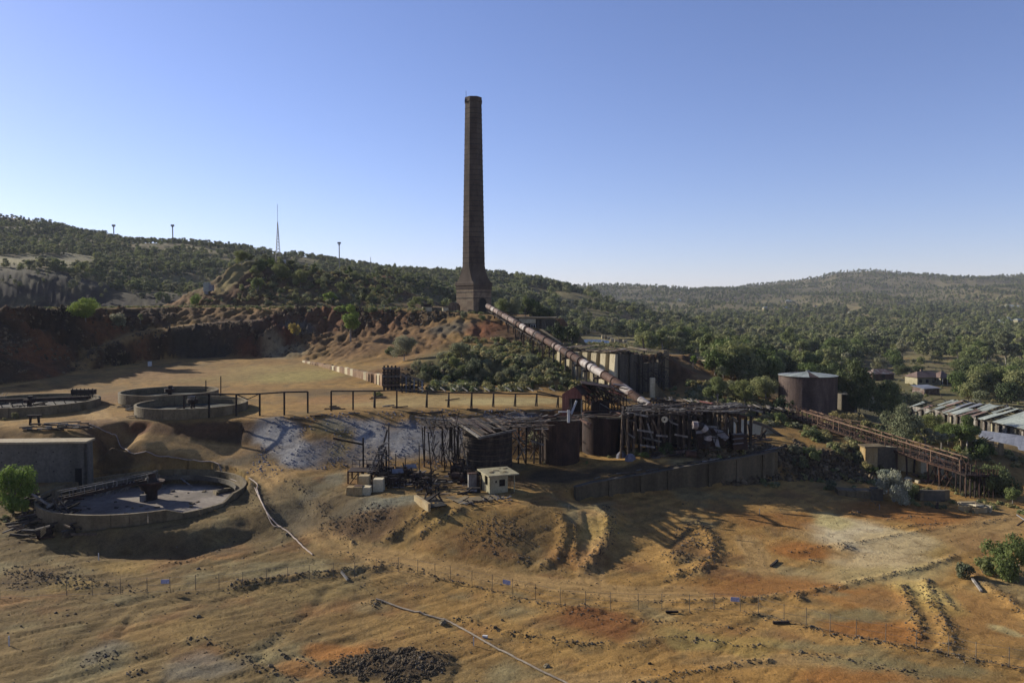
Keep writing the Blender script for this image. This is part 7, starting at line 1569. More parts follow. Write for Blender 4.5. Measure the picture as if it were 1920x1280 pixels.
def hoses():
    def hose(name, lab, pix, r, m, lift=.1):
        pts = [V(*G(*p)) for p in pix]; out = []
        for i in range(len(pts) - 1):
            p0, p1, p2, p3 = pts[max(i - 1, 0)], pts[i], pts[i + 1], pts[min(i + 2, len(pts) - 1)]
            for k in range(6):
                s = k / 6; q = .5 * ((2 * p1) + (p2 - p0) * s + (2 * p0 - 5 * p1 + 4 * p2 - p3) * s * s + (3 * p1 - p0 - 3 * p2 + p3) * s ** 3); q.z = max(q.z, Hs(q.x, q.y)) * .5 + Hs(q.x, q.y) * .5 + r + lift; out.append(q)
        return single(name, lab, 'pipe', MB().path(out, r, 8), m, out[0])
    hose('yard_hose', 'long pale pink pipe snaking from the upper yard past the big round tank', [(163, 795), (190, 806), (208, 814), (222, 828), (235, 843), (252, 852), (300, 857), (345, 862), (370, 865), (410, 871), (476, 903), (482, 920), (492, 945), (505, 968), (520, 985), (540, 998), (555, 1012), (570, 1028), (588, 1042)], .09, 'hose', .03)
    hose('yard_hose', 'second short pale pipe branching beside the big round tank down the track', [(478, 915), (488, 938), (500, 962), (512, 985), (530, 992), (545, 1002)], .07, 'hose', .03)
    hose('steel_pipe', 'long straight brown steel pipe lying across the bottom foreground', [(705, 1124), (730, 1133), (770, 1146), (820, 1160), (845, 1168), (880, 1187), (920, 1210), (970, 1237), (1020, 1262), (1050, 1276), (1075, 1290)], .085, 'hosegrey', .03)
    for pix, lab in (([(640, 1074), (652, 1089)], 'short pale pipe offcut by the fence at the ditch end'), ([(1823, 1087), (1840, 1110)], 'pale plank lying on the ground left of the right-hand bush'), ([(1445, 1063), (1458, 1052)], 'short dark timber offcut on the orange flat'), ([(1248, 1149), (1272, 1149)], 'brown log lying beside the fence on the right'), ([(1449, 1169), (1480, 1168)], 'dark beam lying just below the fence right part'), ([(905, 1195), (914, 1196)], 'small white stake stub below the long steel pipe')):
        a, b = V(*G(*pix[0])) + V(0, 0, .15), V(*G(*pix[1])) + V(0, 0, .15); single('loose_pole', lab, 'pole', MB().beam(a, b, .22, .2), 'timbergrey' if 'pale' in lab else ('white' if 'white' in lab else 'timber'), a)
    for px, py, h, lab, m in ((185, 1050, .9, 'small white stake on the slope below the big round tank', 'white'), (17, 1210, .9, 'white stake at the lower left edge', 'white'), (888, 1210, .8, 'white stake right of the dark gravel heap', 'white'), (1424, 965, .9, 'thin stake in the shadow edge on the orange flat', 'timbergrey'), (1067, 957, 1.0, 'thin stake in the shade below the hut mound', 'timbergrey'), (1649, 955, .8, 'thin stake by the orange scraped ground', 'timbergrey')):
        g = V(*G(px, py)); single('survey_stake', lab, 'stake', MB().beam(g - V(0, 0, .2), g + V(0, 0, h), .08, .08), m, g)
    for px, py, r, lab in ((830, 1168, .35, 'pale boulder beside the long steel pipe'), (372, 1156, .25, 'small white stone left of the gully'), (1502, 1222, .25, 'whitish stone on the sand at lower right'), (1025, 1250, .3, 'lone brown stone right of the steel pipe')):
        g = V(*G(px, py)); single('boulder', lab, 'boulder', MB().rings([[(g.x + q * r * math.cos(k + z), g.y + q * r * math.sin(k + z), g.z + z * r) for k in range(6)] for q, z in ((1, -.3), (1.1, .3), (.5, .9))]), 'conc', g)
    # rusty wreckage left of the big tank
    c = V(*G(70, 985)); t = Thing('timber_debris', 'heap of black timbers and planks below the concrete store left of the round tank', 'debris', c)
    for k in range(110):
        p = V(*G(ur(10, 135), ur(930, 1012))) + V(0, 0, ur(.05, 1.2)); a = ur(-.8, .8); t.bar('beam', p, p + V(ur(.8, 3.5) * math.cos(a), ur(-1.2, 1.2), ur(-.4, .9)), ur(.1, .3), ur(.1, .28), R.choice(['timber', 'timber', 'timberbrown', 'timber', 'timbergrey', 'iron']))
    t.bar('long_pole', V(*G(5, 1003)) + V(0, 0, .3), V(*PY(86, 966, 98)), .16, .16, 'timbergrey')
    a, b = V(*PY(98, 935, 98)), V(*PY(140, 992, 93)); s = V(.7, .2, 0); t2 = Thing('fallen_ladder', 'dark ladder frame leaning down from the left rim of the big round tank', 'ladder', b)
    for g in (0, 1): t2.bar('stile', a + s * g, b + s * g, .16, .2, 'timber')
    for k in range(10): q = a + (b - a) * (k / 9.5); t2.bar('rung', q, q + s, .12, .1, 'timberbrown')
    t2.bar('handle_arm', PY(60, 926, 99), PY(95, 948, 98), .2, .25, 'timbergrey'); t2.bar('handle_arm', PY(88, 951, 98), PY(104, 940, 98), .25, .3, 'timbergrey')
    d = V(*G(85, 1008)); t3 = Thing('broken_barrel', 'broken rusty barrel with exposed yellow struts at the debris heap foot', 'barrel', d); t3.part('barrel_shell', MB().tube(d + V(-.9, -.2, .5), d + V(.5, .5, .9), .75, .65, 14), 'rustdark')
    for k in range(5): t3.bar('strut', d + V(-.2, -.6, .3 + .2 * k), d + V(.4, -.5, .9 + .2 * k), .08, .08, 'concyellow')
    t3.bar('rust_plate', d + V(-1.5, -.6, .2), d + V(1.4, -.5, .25), .3, .1, 'rust')
    g = V(*G(131, 1000)); single('pale_rubble_heap', 'small pale grey crumbly heap below the fallen ladder', 'heap', MB().rings([[(g.x + r * math.cos(k * .7) * (1 + .2 * math.sin(3 * k)), g.y + r * math.sin(k * .7), g.z + z) for k in range(9)] for r, z in ((.9, -.3), (.7, .2), (.3, .45))]), 'rock', g)
    # rails piled left of the double tanks
    t = Thing('plank_piles', 'loose piles of planks on the yard in front of the two round tanks', 'planks', G(240, 770))
    for k in range(44):
        px, py = R.choice([(240, 768), (262, 778), (275, 782), (232, 766), (250, 784)]); p = V(*G(px + ur(-14, 14), py + ur(-3, 3))) + V(0, 0, .15); a = ur(-.4, .4); t.bar('plank', p, p + V(ur(.8, 2.6) * math.cos(a), ur(-1, 1), ur(0, .3)), .2, .12, R.choice(['timber', 'timberbrown', 'timbergrey', 'timber']))
hoses()
# ------------------------------------------------------------------ vegetation
def crown_mesh(name, m, seed, clumps, nleaf, ls, core=.25, droop=0.0):
    rs = np.random.RandomState(seed); cl = np.array(clumps); w = cl[:, 3] ** 2; ci = rs.choice(len(cl), nleaf, p=w / w.sum())
    d = rs.randn(nleaf, 3); d /= np.linalg.norm(d, axis=1)[:, None]; rr = cl[ci, 3] * np.where(rs.rand(nleaf) < core, rs.rand(nleaf) ** .5 * .8, .78 + .3 * rs.rand(nleaf))
    rr = rr * (1 + .22 * np.sin(d[:, 0] * 7 + ci * 2.1) * np.cos(d[:, 1] * 6 + ci))
    c = cl[ci, :3] + d * rr[:, None] * np.array([1, 1, .8]); c[:, 2] -= droop * rs.rand(nleaf) * cl[ci, 3]; c[:, 2] = np.maximum(c[:, 2], .01)
    n = d + rs.randn(nleaf, 3) * .55; n[:, 2] += .35; n /= np.linalg.norm(n, axis=1)[:, None]
    a = np.cross(n, rs.randn(nleaf, 3)); a /= np.linalg.norm(a, axis=1)[:, None]; b = np.cross(n, a)
    s = ls * (.6 + .8 * rs.rand(nleaf))[:, None]
    co = np.stack([c + a * s, c - a * s * .6 + b * s * .8, c - a * s * .5 - b * s * .8], 1).reshape(-1, 3)
    return tri_mesh(name, co, np.arange(nleaf * 3).reshape(-1, 3), [m])
def clump_set(kind, seed):
    r = random.Random(seed); out = []
    if kind == 'gum':
        for k in range(9): a = r.uniform(0, 6.28); q = r.uniform(.03, .3); out.append((q * math.cos(a), q * math.sin(a), r.uniform(.45, .9) - q * .3, r.uniform(.1, .17)))
        out.append((0, 0, .86, .13))
    elif kind == 'tall':
        for k in range(9): a = r.uniform(0, 6.28); z = r.uniform(.4, .92); q = r.uniform(.02, .17); out.append((q * math.cos(a), q * math.sin(a), z, r.uniform(.07, .12)))
    elif kind == 'round':
        for k in range(15): a = r.uniform(0, 6.28); q = r.uniform(.05, .42); z = r.uniform(.25, .82); q *= math.sqrt(max(.15, 1 - (abs(z - .48) / .45) ** 2)); out.append((q * math.cos(a), q * math.sin(a), z, r.uniform(.13, .21)))
        out.append((0, 0, .5, .33)); out.append((0, 0, .8, .17))
    elif kind == 'shrub':
        for k in range(12): a = r.uniform(0, 6.28); q = r.uniform(.1, .75); out.append((q * math.cos(a), q * math.sin(a) , r.uniform(.2, .75) - .3 * q + .1, r.uniform(.2, .33)))
    elif kind == 'open':
        for k in range(7): a = r.uniform(0, 6.28); q = r.uniform(.05, .36); out.append((q * math.cos(a), q * math.sin(a), r.uniform(.5, .88), r.uniform(.07, .13)))
    return out
def trunk_mb(kind, cl, seed):
    r = random.Random(seed); b = MB(); top = .42 if kind in ('gum', 'open', 'tall') else .3
    if kind == 'shrub':
        for k in range(5): a = k * 1.25; b.tube((0, 0, -.05), (.3 * math.cos(a), .3 * math.sin(a), .4), .03, .012, 5)
        return b
    b.tube((0, 0, -.08), (.015, .01, top * .5), .028, .022, 7, False); b.tube((.015, .01, top * .5), (-.01, .0, top), .022, .017, 7, False)
    for c in cl[:7]: m = V(c[0] * .45, c[1] * .45, top + (c[2] - top) * .55); b.tube((-.01, 0, top * r.uniform(.75, 1)), m, .014, .009, 5, False); b.tube(m, c[:3], .009, .004, 4, False)
    if kind == 'tall': b.tube((-.01, 0, top), (0, 0, .88), .015, .006, 5, False)
    return b
_proto = {}
def proto(kind, leaf, detail, var):
    key = (kind, leaf, detail, var)
    if key not in _proto:
        sd_ = hash((kind, var)) % 1 + sum(map(ord, kind)) * 7 + var * 31; cl = clump_set(kind, sd_)
        n, ls = {'hi': (5200, .021), 'mid': (1500, .036), 'lo': (420, .06)}[detail]
        if kind == 'shrub': ls *= 1.8; 
        if kind == 'round': n = int(n * 1.4)
        _proto[key] = (crown_mesh('crown', leaf, sd_, cl, n, ls), trunk_mb(kind, cl, sd_).mesh('trunk', 'bark'))
    return _proto[key]
def plant(kind, leaf, detail, x, y, h, label, cat='tree', group=None, wide=1.0, sink=.0, name=None):
    z = Hs(x, y); cm, tm = proto(kind, leaf, detail, R.randrange(3))
    o = bpy.data.objects.new(name or ('shrub' if kind == 'shrub' else 'tree'), None); COL.objects.link(o); o.location = (x, y, z - sink * h); o.scale = (h * wide, h * wide, h); o.rotation_euler = (0, 0, ur(0, 6.28))
    o['label'] = label; o['category'] = cat
    if group: o['group'] = group
    for nm, me in (('crown', cm), ('trunk', tm)): c = bpy.data.objects.new(nm, me); COL.objects.link(c); c.parent = o
    return o
def at(px, py, hpx, kind, leaf, label, wide=1.0, detail='mid', cat='tree', Y=None, sink=0.0, name=None):
    if Y: g = V(*PY(px, py, Y)); g.z = Hs(g.x, Y)
    else: g = V(*G(px, py))
    return plant(kind, leaf, detail, g.x, g.y, hpx * g.y / FPX, label, cat, None, wide, sink, name)
HAND = [
 (1895, 1082, 88, 'shrub', 'leaf_green', 'big spreading green bush at the right edge of the orange flat', .62, 'hi', 'bush'),
 (1808, 1082, 30, 'shrub', 'leaf_grey', 'thin low bush left of the big spreading bush', .8, 'mid', 'bush'),
 (1845, 1075, 34, 'shrub', 'leaf_olive', 'low bush filling the gap beside the big spreading bush', .8, 'mid', 'bush'),
 (24, 962, 100, 'round', 'leaf_bright', 'bright yellow green bush at the left edge below the concrete store', .85, 'hi', 'bush'),
 (42, 968, 40, 'round', 'leaf_bright', 'small bright green bush on the timber heap', .75, 'mid', 'bush'),
 (22, 965, 26, 'round', 'leaf_green', 'smallest green bush left of the timber heap', .9, 'mid', 'bush'),
 (757, 676, 52, 'round', 'leaf_grey', 'round grey green tree alone on the cut slope below the chimney', .95, 'hi', 'tree'),
 (658, 640, 72, 'gum', 'leaf_bright', 'light green gum with pale trunk standing on the cliff slope', .85, 'hi', 'tree'),
 (865, 672, 34, 'round', 'leaf_grey', 'grey green tree on the top edge of the scrub bank', 1.3, 'mid', 'tree'),
 (888, 708, 40, 'round', 'leaf_grey', 'pale grey green shrub on the face of the scrub bank', .9, 'mid', 'shrub'),
 (735, 664, 16, 'shrub', 'leaf_olive', 'low shrub left of the round grey green tree', .9, 'mid', 'shrub'),
 (160, 602, 48, 'round', 'leaf_bright', 'light green round tree on the dark embankment crest at left', 1.15, 'hi', 'tree'),
 (222, 612, 26, 'shrub', 'leaf_grey', 'grey twiggy shrub right of the light green crest tree', .9, 'mid', 'shrub'),
 (263, 608, 20, 'tall', 'leaf_olive', 'small slim tree on the embankment face near the ramp', 1.3, 'mid', 'tree'),
 (368, 574, 26, 'round', 'leaf_bright', 'light green tree at the left foot of the rocky mound', .8, 'mid', 'tree'),
 (552, 628, 24, 'shrub', 'leaf_yellow', 'small yellowish shrub on the dark cliff', .55, 'mid', 'shrub'),
 (315, 568, 16, 'round', 'leaf_olive', 'small round tree before the grey pit wall', .9, 'mid', 'tree'),
 (640, 584, 12, 'shrub', 'leaf_bright', 'bright low shrub on the terrace edge left of the cut slope', 1.3, 'mid', 'shrub'),
 (694, 586, 12, 'shrub', 'leaf_olive', 'olive low shrub on the terrace edge above the cut slope', 1.3, 'mid', 'shrub'),
 (870, 597, 14, 'shrub', 'leaf_grey', 'twiggy shrub against the chimney base', .8, 'mid', 'shrub'),
 (905, 600, 9, 'shrub', 'leaf_olive', 'little green tuft at the right foot of the chimney', 1.2, 'mid', 'shrub'),
 (1604, 778, 118, 'round', 'leaf_dark', 'huge dark spreading tree right of the riveted tank', .55, 'hi', 'tree'),
 (1562, 745, 72, 'round', 'leaf_dark', 'dark tree directly behind the riveted tank', .9, 'hi', 'tree'),
 (1520, 735, 60, 'round', 'leaf_green', 'green tree behind the riveted tank left part', .9, 'hi', 'tree'),
 (1668, 790, 82, 'round', 'leaf_olive', 'broad olive tree left of the long broken shed', .95, 'hi', 'tree'),
 (1690, 842, 92, 'round', 'leaf_grey', 'large round grey green tree above the conveyor middle', .78, 'hi', 'tree'),
 (1735, 850, 60, 'open', 'leaf_grey', 'sparse grey tree right of the large round tree above the conveyor', 1.0, 'mid', 'tree'),
 (1765, 850, 56, 'open', 'leaf_grey', 'nearly bare grey tree before the shed wall boards', 1.0, 'mid', 'tree'),
 (1812, 852, 78, 'gum', 'leaf_green', 'green gum with white trunk before the lean-to roof', 1.0, 'hi', 'tree'),
 (1850, 925, 62, 'shrub', 'leaf_olive', 'dense olive thicket right of the conveyor foot', .62, 'hi', 'bush'),
 (1885, 932, 58, 'shrub', 'leaf_dark', 'darker thicket at the right edge beneath the lean-to', .62, 'hi', 'bush'),
 (1898, 945, 36, 'round', 'leaf_green', 'small green bush in front of the dark thicket at the right edge', .75, 'mid', 'bush'),
 (1835, 860, 40, 'shrub', 'leaf_green', 'green scrub spilling down beside the stepped wall', .7, 'mid', 'bush'),
 (1676, 940, 60, 'shrub', 'leaf_silver', 'silvery white bush between the low foundation and the conveyor legs', .58, 'hi', 'bush'),
 (1660, 900, 22, 'shrub', 'leaf_silver', 'smaller silvery bush above the large silvery one', .9, 'mid', 'bush'),
 (1710, 935, 34, 'shrub', 'leaf_olive', 'dark olive bush right of the silvery bush', .5, 'mid', 'bush'),
 (1625, 882, 18, 'shrub', 'grass', 'pale tussock left of the ochre pier', .8, 'mid', 'bush'), (1640, 888, 14, 'shrub', 'leaf_green', 'green tussock at the foot of the ochre pier', .9, 'mid', 'bush'),
 (1612, 870, 26, 'shrub', 'leaf_grey', 'grey shrub on the rocky bank left of the ochre pier', .8, 'mid', 'shrub'), (1558, 918, 20, 'shrub', 'leaf_grey', 'grey shrub at the foot of the dark rocky bank', .8, 'mid', 'shrub'),
 (1500, 875, 22, 'shrub', 'leaf_grey', 'grey green tussock on the bank right of the long wall end', .8, 'mid', 'shrub'), (1522, 860, 26, 'shrub', 'leaf_olive', 'olive shrub on the dark rocky bank', .8, 'mid', 'shrub'), (1462, 793, 22, 'shrub', 'leaf_green', 'light green shrub under the conveyor head', .6, 'mid', 'shrub'), (1525, 825, 22, 'shrub', 'leaf_dark', 'dark shrub below the conveyor upper span', .9, 'mid', 'shrub'), (1490, 850, 18, 'shrub', 'leaf_grey', 'small shrub beside the long wall end', .9, 'mid', 'shrub'),
 (1568, 795, 26, 'shrub', 'grass', 'pale straw coloured bush behind the conveyor head', .8, 'mid', 'bush'), (1605, 800, 28, 'shrub', 'grass', 'second straw coloured bush right of the riveted tank foot', .8, 'mid', 'bush'), (1625, 808, 22, 'shrub', 'grass', 'third straw coloured bush nearest the large round tree', .8, 'mid', 'bush'),
 (1345, 772, 70, 'gum', 'leaf_olive', 'gum tree with pale forked trunk on the slope right of the bunker', .9, 'hi', 'tree'),
 (1395, 755, 48, 'round', 'leaf_olive', 'olive tree left of the riveted tank', 1.1, 'hi', 'tree'), (1435, 752, 52, 'round', 'leaf_olive', 'olive tree touching the riveted tank left side', 1.0, 'hi', 'tree'), (1370, 745, 36, 'round', 'leaf_grey', 'pale tree behind the forked gum', 1.1, 'mid', 'tree'), (1470, 775, 34, 'shrub', 'leaf_dark', 'bare dark shrub at the left foot of the riveted tank', .6, 'mid', 'shrub'),
 (1300, 690, 26, 'tall', 'leaf_bright', 'bright slim tree on the bare slope right of the bunker', 1.2, 'mid', 'tree'), (1380, 700, 26, 'tall', 'leaf_green', 'slim green tree by the dirt bench right of the bunker', 1.3, 'mid', 'tree'), (1352, 697, 28, 'tall', 'leaf_olive', 'slim olive tree by the tiny dark hut', 1.3, 'mid', 'tree'),
 (1010, 612, 46, 'round', 'leaf_dark', 'very dark dense tree behind the loading house', .9, 'hi', 'tree'), (1032, 616, 40, 'round', 'leaf_dark', 'dark tree at the right end of the loading house', .8, 'hi', 'tree'), (940, 594, 38, 'round', 'leaf_olive', 'light olive tree immediately right of the chimney base', .9, 'hi', 'tree'), (962, 596, 42, 'round', 'leaf_grey', 'greyish tree second to the right of the chimney', .7, 'hi', 'tree'), (985, 598, 44, 'gum', 'leaf_olive', 'pale trunked gum right of the chimney above the pipe', 1.0, 'hi', 'tree'), (998, 600, 44, 'round', 'leaf_green', 'green tree left of the very dark dense tree', .8, 'mid', 'tree'),
 (1045, 640, 40, 'round', 'leaf_dark', 'dark tree in the shade below the loading house', .9, 'mid', 'tree'), (1070, 645, 36, 'shrub', 'leaf_dark', 'dark scrub left of the pond', .8, 'mid', 'shrub'), (1160, 634, 32, 'round', 'leaf_dark', 'round dark tree on the shore behind the pond wall', .95, 'mid', 'tree'),
 (1692, 708, 28, 'round', 'leaf_dark', 'round dark green tree left of the cream house', 1.15, 'hi', 'tree'), (1720, 704, 22, 'round', 'leaf_dark', 'smaller round dark tree just behind the cream house', 1.1, 'mid', 'tree'), (1650, 702, 36, 'round', 'leaf_grey', 'grey tree by the dirt yard left of the round dark trees', .9, 'mid', 'tree'),
 (1822, 752, 34, 'round', 'leaf_yellow', 'yellow leaved tree above the long broken shed', .7, 'mid', 'tree'), (1838, 758, 30, 'round', 'leaf_grey', 'grey tree under the yellow leaved tree', 1.1, 'mid', 'tree'), (1888, 762, 50, 'round', 'leaf_dark', 'dark tree above the tin roof near the right edge', 1.0, 'mid', 'tree'),
 (1885, 695, 80, 'tall', 'leaf_grey', 'tall grey dead-limbed gum near the right edge', 1.2, 'hi', 'tree'), (1850, 735, 58, 'round', 'leaf_olive', 'leafy tree right of the cream house', 1.1, 'hi', 'tree'), (1900, 740, 60, 'round', 'leaf_green', 'green tree at the right edge behind the tin shed', 1.0, 'hi', 'tree'), (1810, 715, 50, 'round', 'leaf_olive', 'olive tree standing close right of the cream house', 1.0, 'hi', 'tree'),
 (1800, 656, 30, 'tall', 'leaf_green', 'palm-like slim tree left of the red roof', 1.3, 'mid', 'tree'), (1560, 680, 52, 'round', 'leaf_green', 'green tree above the riveted tank roof', 1.1, 'hi', 'tree'), (1480, 670, 60, 'gum', 'leaf_olive', 'tall olive gum behind the riveted tank pole', 1.0, 'hi', 'tree'),
 (28, 785, 13, 'shrub', 'grass', 'pale round tussock before the large shallow tank', .6, 'mid', 'bush'), (8, 788, 6, 'shrub', 'grass', 'tiny pale tussock at the left edge', .7, 'mid', 'bush'), (733, 723, 9, 'shrub', 'leaf_bright', 'small bright weed at the timber crib foot', .8, 'mid', 'shrub'), (708, 743, 9, 'shrub', 'leaf_olive', 'low green tuft on the yard in front of the timber crib', 1.3, 'mid', 'shrub'),
 (1188, 855, 14, 'shrub', 'leaf_olive', 'small weed by the pale boulders', .8, 'mid', 'shrub'), (1210, 858, 12, 'shrub', 'leaf_green', 'green weeds at the trestle foot', 1.2, 'mid', 'shrub'), (1250, 850, 22, 'shrub', 'leaf_dark', 'dark bush growing inside the trestle', .7, 'mid', 'shrub'), (1000, 838, 30, 'shrub', 'leaf_grey', 'grey shrub seen between the hooped vat and rusty tank', .6, 'mid', 'shrub'),
 (453, 497, 30, 'round', 'leaf_olive', 'tree on the very top of the rocky mound', .9, 'hi', 'tree'), (490, 512, 30, 'round', 'leaf_green', 'green tree on the mound below the thin pole', .9, 'hi', 'tree'), (527, 525, 34, 'round', 'leaf_olive', 'dense tree on the mound below the radio mast', 1.1, 'hi', 'tree'), (563, 540, 38, 'round', 'leaf_olive', 'largest tree on the mound face right of the radio mast', .9, 'hi', 'tree'), (482, 545, 26, 'shrub', 'leaf_green', 'spreading shrub on the brown mound face', .7, 'mid', 'shrub'), (470, 490, 16, 'round', 'leaf_dark', 'small dark tree on the mound crest', .9, 'mid', 'tree'), (590, 520, 26, 'gum', 'leaf_olive', 'gum on the mound right shoulder', 1.1, 'mid', 'tree'), (610, 535, 26, 'round', 'leaf_grey', 'grey tree on the mound right slope', 1.0, 'mid', 'tree'), (640, 548, 22, 'round', 'leaf_olive', 'olive tree low on the mound right slope', 1.1, 'mid', 'tree'), (682, 562, 24, 'round', 'leaf_dark', 'dark bush below the reddish bare bank', .9, 'mid', 'tree'), (620, 565, 18, 'shrub', 'leaf_bright', 'bright shrub at the mound foot', 1.0, 'mid', 'shrub'), (655, 520, 22, 'gum', 'leaf_green', 'gum before the reddish bare bank', 1.0, 'mid', 'tree'), (510, 500, 18, 'round', 'leaf_bright', 'light green tree beneath the mast', 1.0, 'mid', 'tree'), (545, 500, 14, 'round', 'leaf_dark', 'small dark tree right of the mast foot', 1.0, 'mid', 'tree')]
HAND += [(1745, 822, 52, 'round', 'leaf_olive', 'olive tree before the far end wall of the long broken shed', .9, 'hi', 'tree'), (1778, 835, 48, 'round', 'leaf_green', 'green tree before the middle wall boards of the long broken shed', .9, 'hi', 'tree'), (1715, 775, 44, 'round', 'leaf_grey', 'grey tree hiding the far corner of the long broken shed', 1.0, 'hi', 'tree')]
for e in HAND: at(e[0], e[1], e[2], e[3], e[4], e[5], e[6], e[7], e[8])
for k in range(26):      # pepper scrub on the bank above the yard
    px = 785 + 10 * k + ur(-5, 5); py = ur(690, 725); at(px, py, ur(17, 28), 'round' if k % 2 else 'shrub', R.choice(['leaf_dark', 'leaf_grey', 'leaf_olive', 'leaf_grey']), 'scrub bush in the thick mass covering the bank behind the right pipe rack', 1.0 if k % 2 else .6, 'mid', 'bush')['group'] = 'scrub bushes on the bank behind the pipe rack'

# woodland: every tree is placed in the country, the ones that show largest stand as single trees, the rest as one wood
def forest():
    rs = np.random.RandomState(4)
    def sample(n, y0, y1, u0, u1):
        y = np.sqrt(rs.rand(n) * (y1 * y1 - y0 * y0) + y0 * y0); u = rs.rand(n) * (u1 - u0) + u0; return u * y, y
    S = [sample(1500, 195, 300, .26, .74), sample(6800, 300, 700, -.1, .74), sample(5200, 700, 1200, .05, .74), sample(10000, 430, 800, -.74, .02), sample(12000, 800, 1100, -.74, .1), sample(30000, 1200, 2700, -.1, .74), sample(2500, 1100, 2700, -.74, -.1), sample(110, 292, 350, -.42, -.1), sample(70, 300, 345, -.1, .12)]
    x = np.concatenate([s[0] for s in S]); y = np.concatenate([s[1] for s in S]); x += 0
    px = 960 + FPX * x / y; z = H(x, y); py = 580 + (CZ - z) * FPX / y
    dn = fbm(x / 70, y / 70, 3, 90); d2 = fbm(x / 260, y / 260, 3, 93)
    keep = rs.rand(len(x)) < np.clip(.6 + 1.9 * dn + .7 * d2, .05, 1)
    slope = base(x, y, 'S')
    def cut(m): nonlocal keep; keep &= ~m
    thin = rs.rand(len(x))
    cut((y < 395) & (px < 380)); cut((y > 370) & (y < 478) & (x > 18) & (x < 82)); cut((y < 350) & (px < 1000) & (px > 830) & (y < 318)); cut((px < 400) & (y < 475) & ((y < 440) | (thin < .6))); cut((px > 1055) & (px < 1195) & (y < 395) & (py > 625)); cut((px > 1060) & (px < 1190) & (y < 480) & (y > 380) & (py > 640)); cut((y < 360) & (px < 860) & (slope > .45) & (thin < .7))
    cut((px > 1610) & (px < 1930) & (py > 655) & (py < 700) & (thin < .72)); cut((px > 1560) & (px < 1800) & (py > 697) & (py < 785)); cut((px > 1690) & (px < 1800) & (py > 690)); cut((px > 1640) & (py > 735) & (thin < .85)); cut((px > 1700) & (py > 722) & (thin < .5)); cut((px < 1330) & (py > 690)); cut((px > 1180) & (px < 1350) & (py > 660) & (thin < .6))
    cut((px < 180) & (py > 480) & (py < 500)); cut((y > 1500) & (rs.rand(len(x)) < .0)); cut((px > 1585) & (px < 1610) & (py > 572) & (py < 592)); cut((px > 1105) & (px < 1260) & (py > 590) & (py < 615) & (thin < .5)); cut(np.hypot(x - 105, y - 175) < 46)
    cut((x > 95) & (x < 125) & (y < 225)); cut((np.abs(px - 1895) < 30) & (py > 596) & (py < 614) & (thin < .8))
    i = np.nonzero(keep)[0]; x, y, z, px, py = x[i], y[i], z[i], px[i], py[i]
    h = (4.5 + 8.5 * rs.rand(len(x)) ** 1.7) * np.where(y < 360, .85, 1) * np.where(px < 860, .64, 1) * np.where(y > 1200, .85, 1)
    h = np.where((y < 360) & (px < 1000), 2.0 + 3.2 * rs.rand(len(x)), h)
    size = h * FPX / y; inside = (px > -20) & (px < 1940) & (py - size < 900)
    order = np.argsort(-np.where(inside, size, 0)); one = order[:215]; rest = order[215:]
    kinds = [('gum', 'leaf_olive', 'olive gum', 1.0), ('gum', 'leaf_grey', 'greyish gum', 1.05), ('round', 'leaf_olive', 'rounded olive tree', .95), ('round', 'leaf_green', 'rounded green tree', .9), ('tall', 'leaf_olive', 'slender gum', 1.3), ('round', 'leaf_dark', 'dark rounded tree', .9), ('open', 'leaf_grey', 'thin crowned grey tree', 1.1)]
    LM = [(1108, 640, 'pond'), (1513, 735, 'riveted tank'), (1160, 680, 'ribbed bunker'), (1742, 712, 'cream house'), (1853, 630, 'red roofed house'), (1000, 600, 'loading house'), (1594, 752, 'concrete block tower'), (1800, 760, 'long broken shed'), (521, 480, 'radio mast'), (636, 500, 'floodlight mast'), (1885, 660, 'dead-limbed gum'), (1655, 708, 'reddish yard shed'), (1340, 690, 'tiny dark hut'), (888, 560, 'brick chimney'), (1745, 738, 'small tin shed'), (1205, 640, 'leaning dark pole')]; book = {}
    for j in one:
        k = int(rs.choice(7, p=[.3, .14, .18, .12, .1, .1, .06])); kd, lf, wd, wide = kinds[k]
        dx = [(px[j] - a, (py[j] - b) * 1.6) for a, b, _ in LM]; q = min(range(len(LM)), key=lambda i: math.hypot(*dx[i])); a, b = dx[q]
        side = ('left of' if a < 0 else 'right of') if abs(a) > abs(b) else ('behind' if b < 0 else 'in front of')
        o = plant(kd, lf, 'mid', float(x[j]), float(y[j]), float(h[j]), wd, 'tree', None, wide)
        book.setdefault((wd, side, LM[q][2]), []).append((math.hypot(a, b), len(book), o))
    ords = ['nearest', 'second nearest', 'third nearest', 'fourth nearest', 'fifth nearest', 'sixth nearest']
    for (wd, side, lm), L in book.items():
        L.sort(key=lambda v: v[0])
        for i, (_, _, o) in enumerate(L):
            if len(L) == 1: o['label'] = f'only {wd} {side} the {lm}'
            elif i < 6: o['label'] = f'{wd} {side} the {lm}, {ords[i]} of its kind'
            else: o['label'] = f'{wd} farther out {side} the {lm}'
            o['group'] = f'{wd}s {side} the {lm}' if i < 6 else f'farther {wd}s {side} the {lm}'
    pr = []
    for k, (kd, lf, sd_) in enumerate((('gum', 'leaf_olive', 1), ('gum', 'leaf_far', 2), ('round', 'leaf_olive', 3), ('round', 'leaf_far', 4), ('tall', 'leaf_grey', 5), ('gum', 'leaf_grey', 6))):
        cl = clump_set(kd, 500 + sd_); pr.append(crown_mesh('wood_tree', lf, sd_, cl, 480 if kd != 'round' else 600, .052))
    near = rest[y[rest] < 1300]; far = rest[y[rest] >= 1300]
    P = np.stack([x[near], y[near], z[near] - .3], 1); scatter('woodland', 'olive green open woodland filling the valley and the left hillsides', pr, P, h[near], 3)
    prf = []
    for k, lf in enumerate(('leaf_far', 'leaf_far', 'leaf_olive')): prf.append(crown_mesh('far_tree', lf, 40 + k, clump_set('gum', 600 + k), 130, .095))
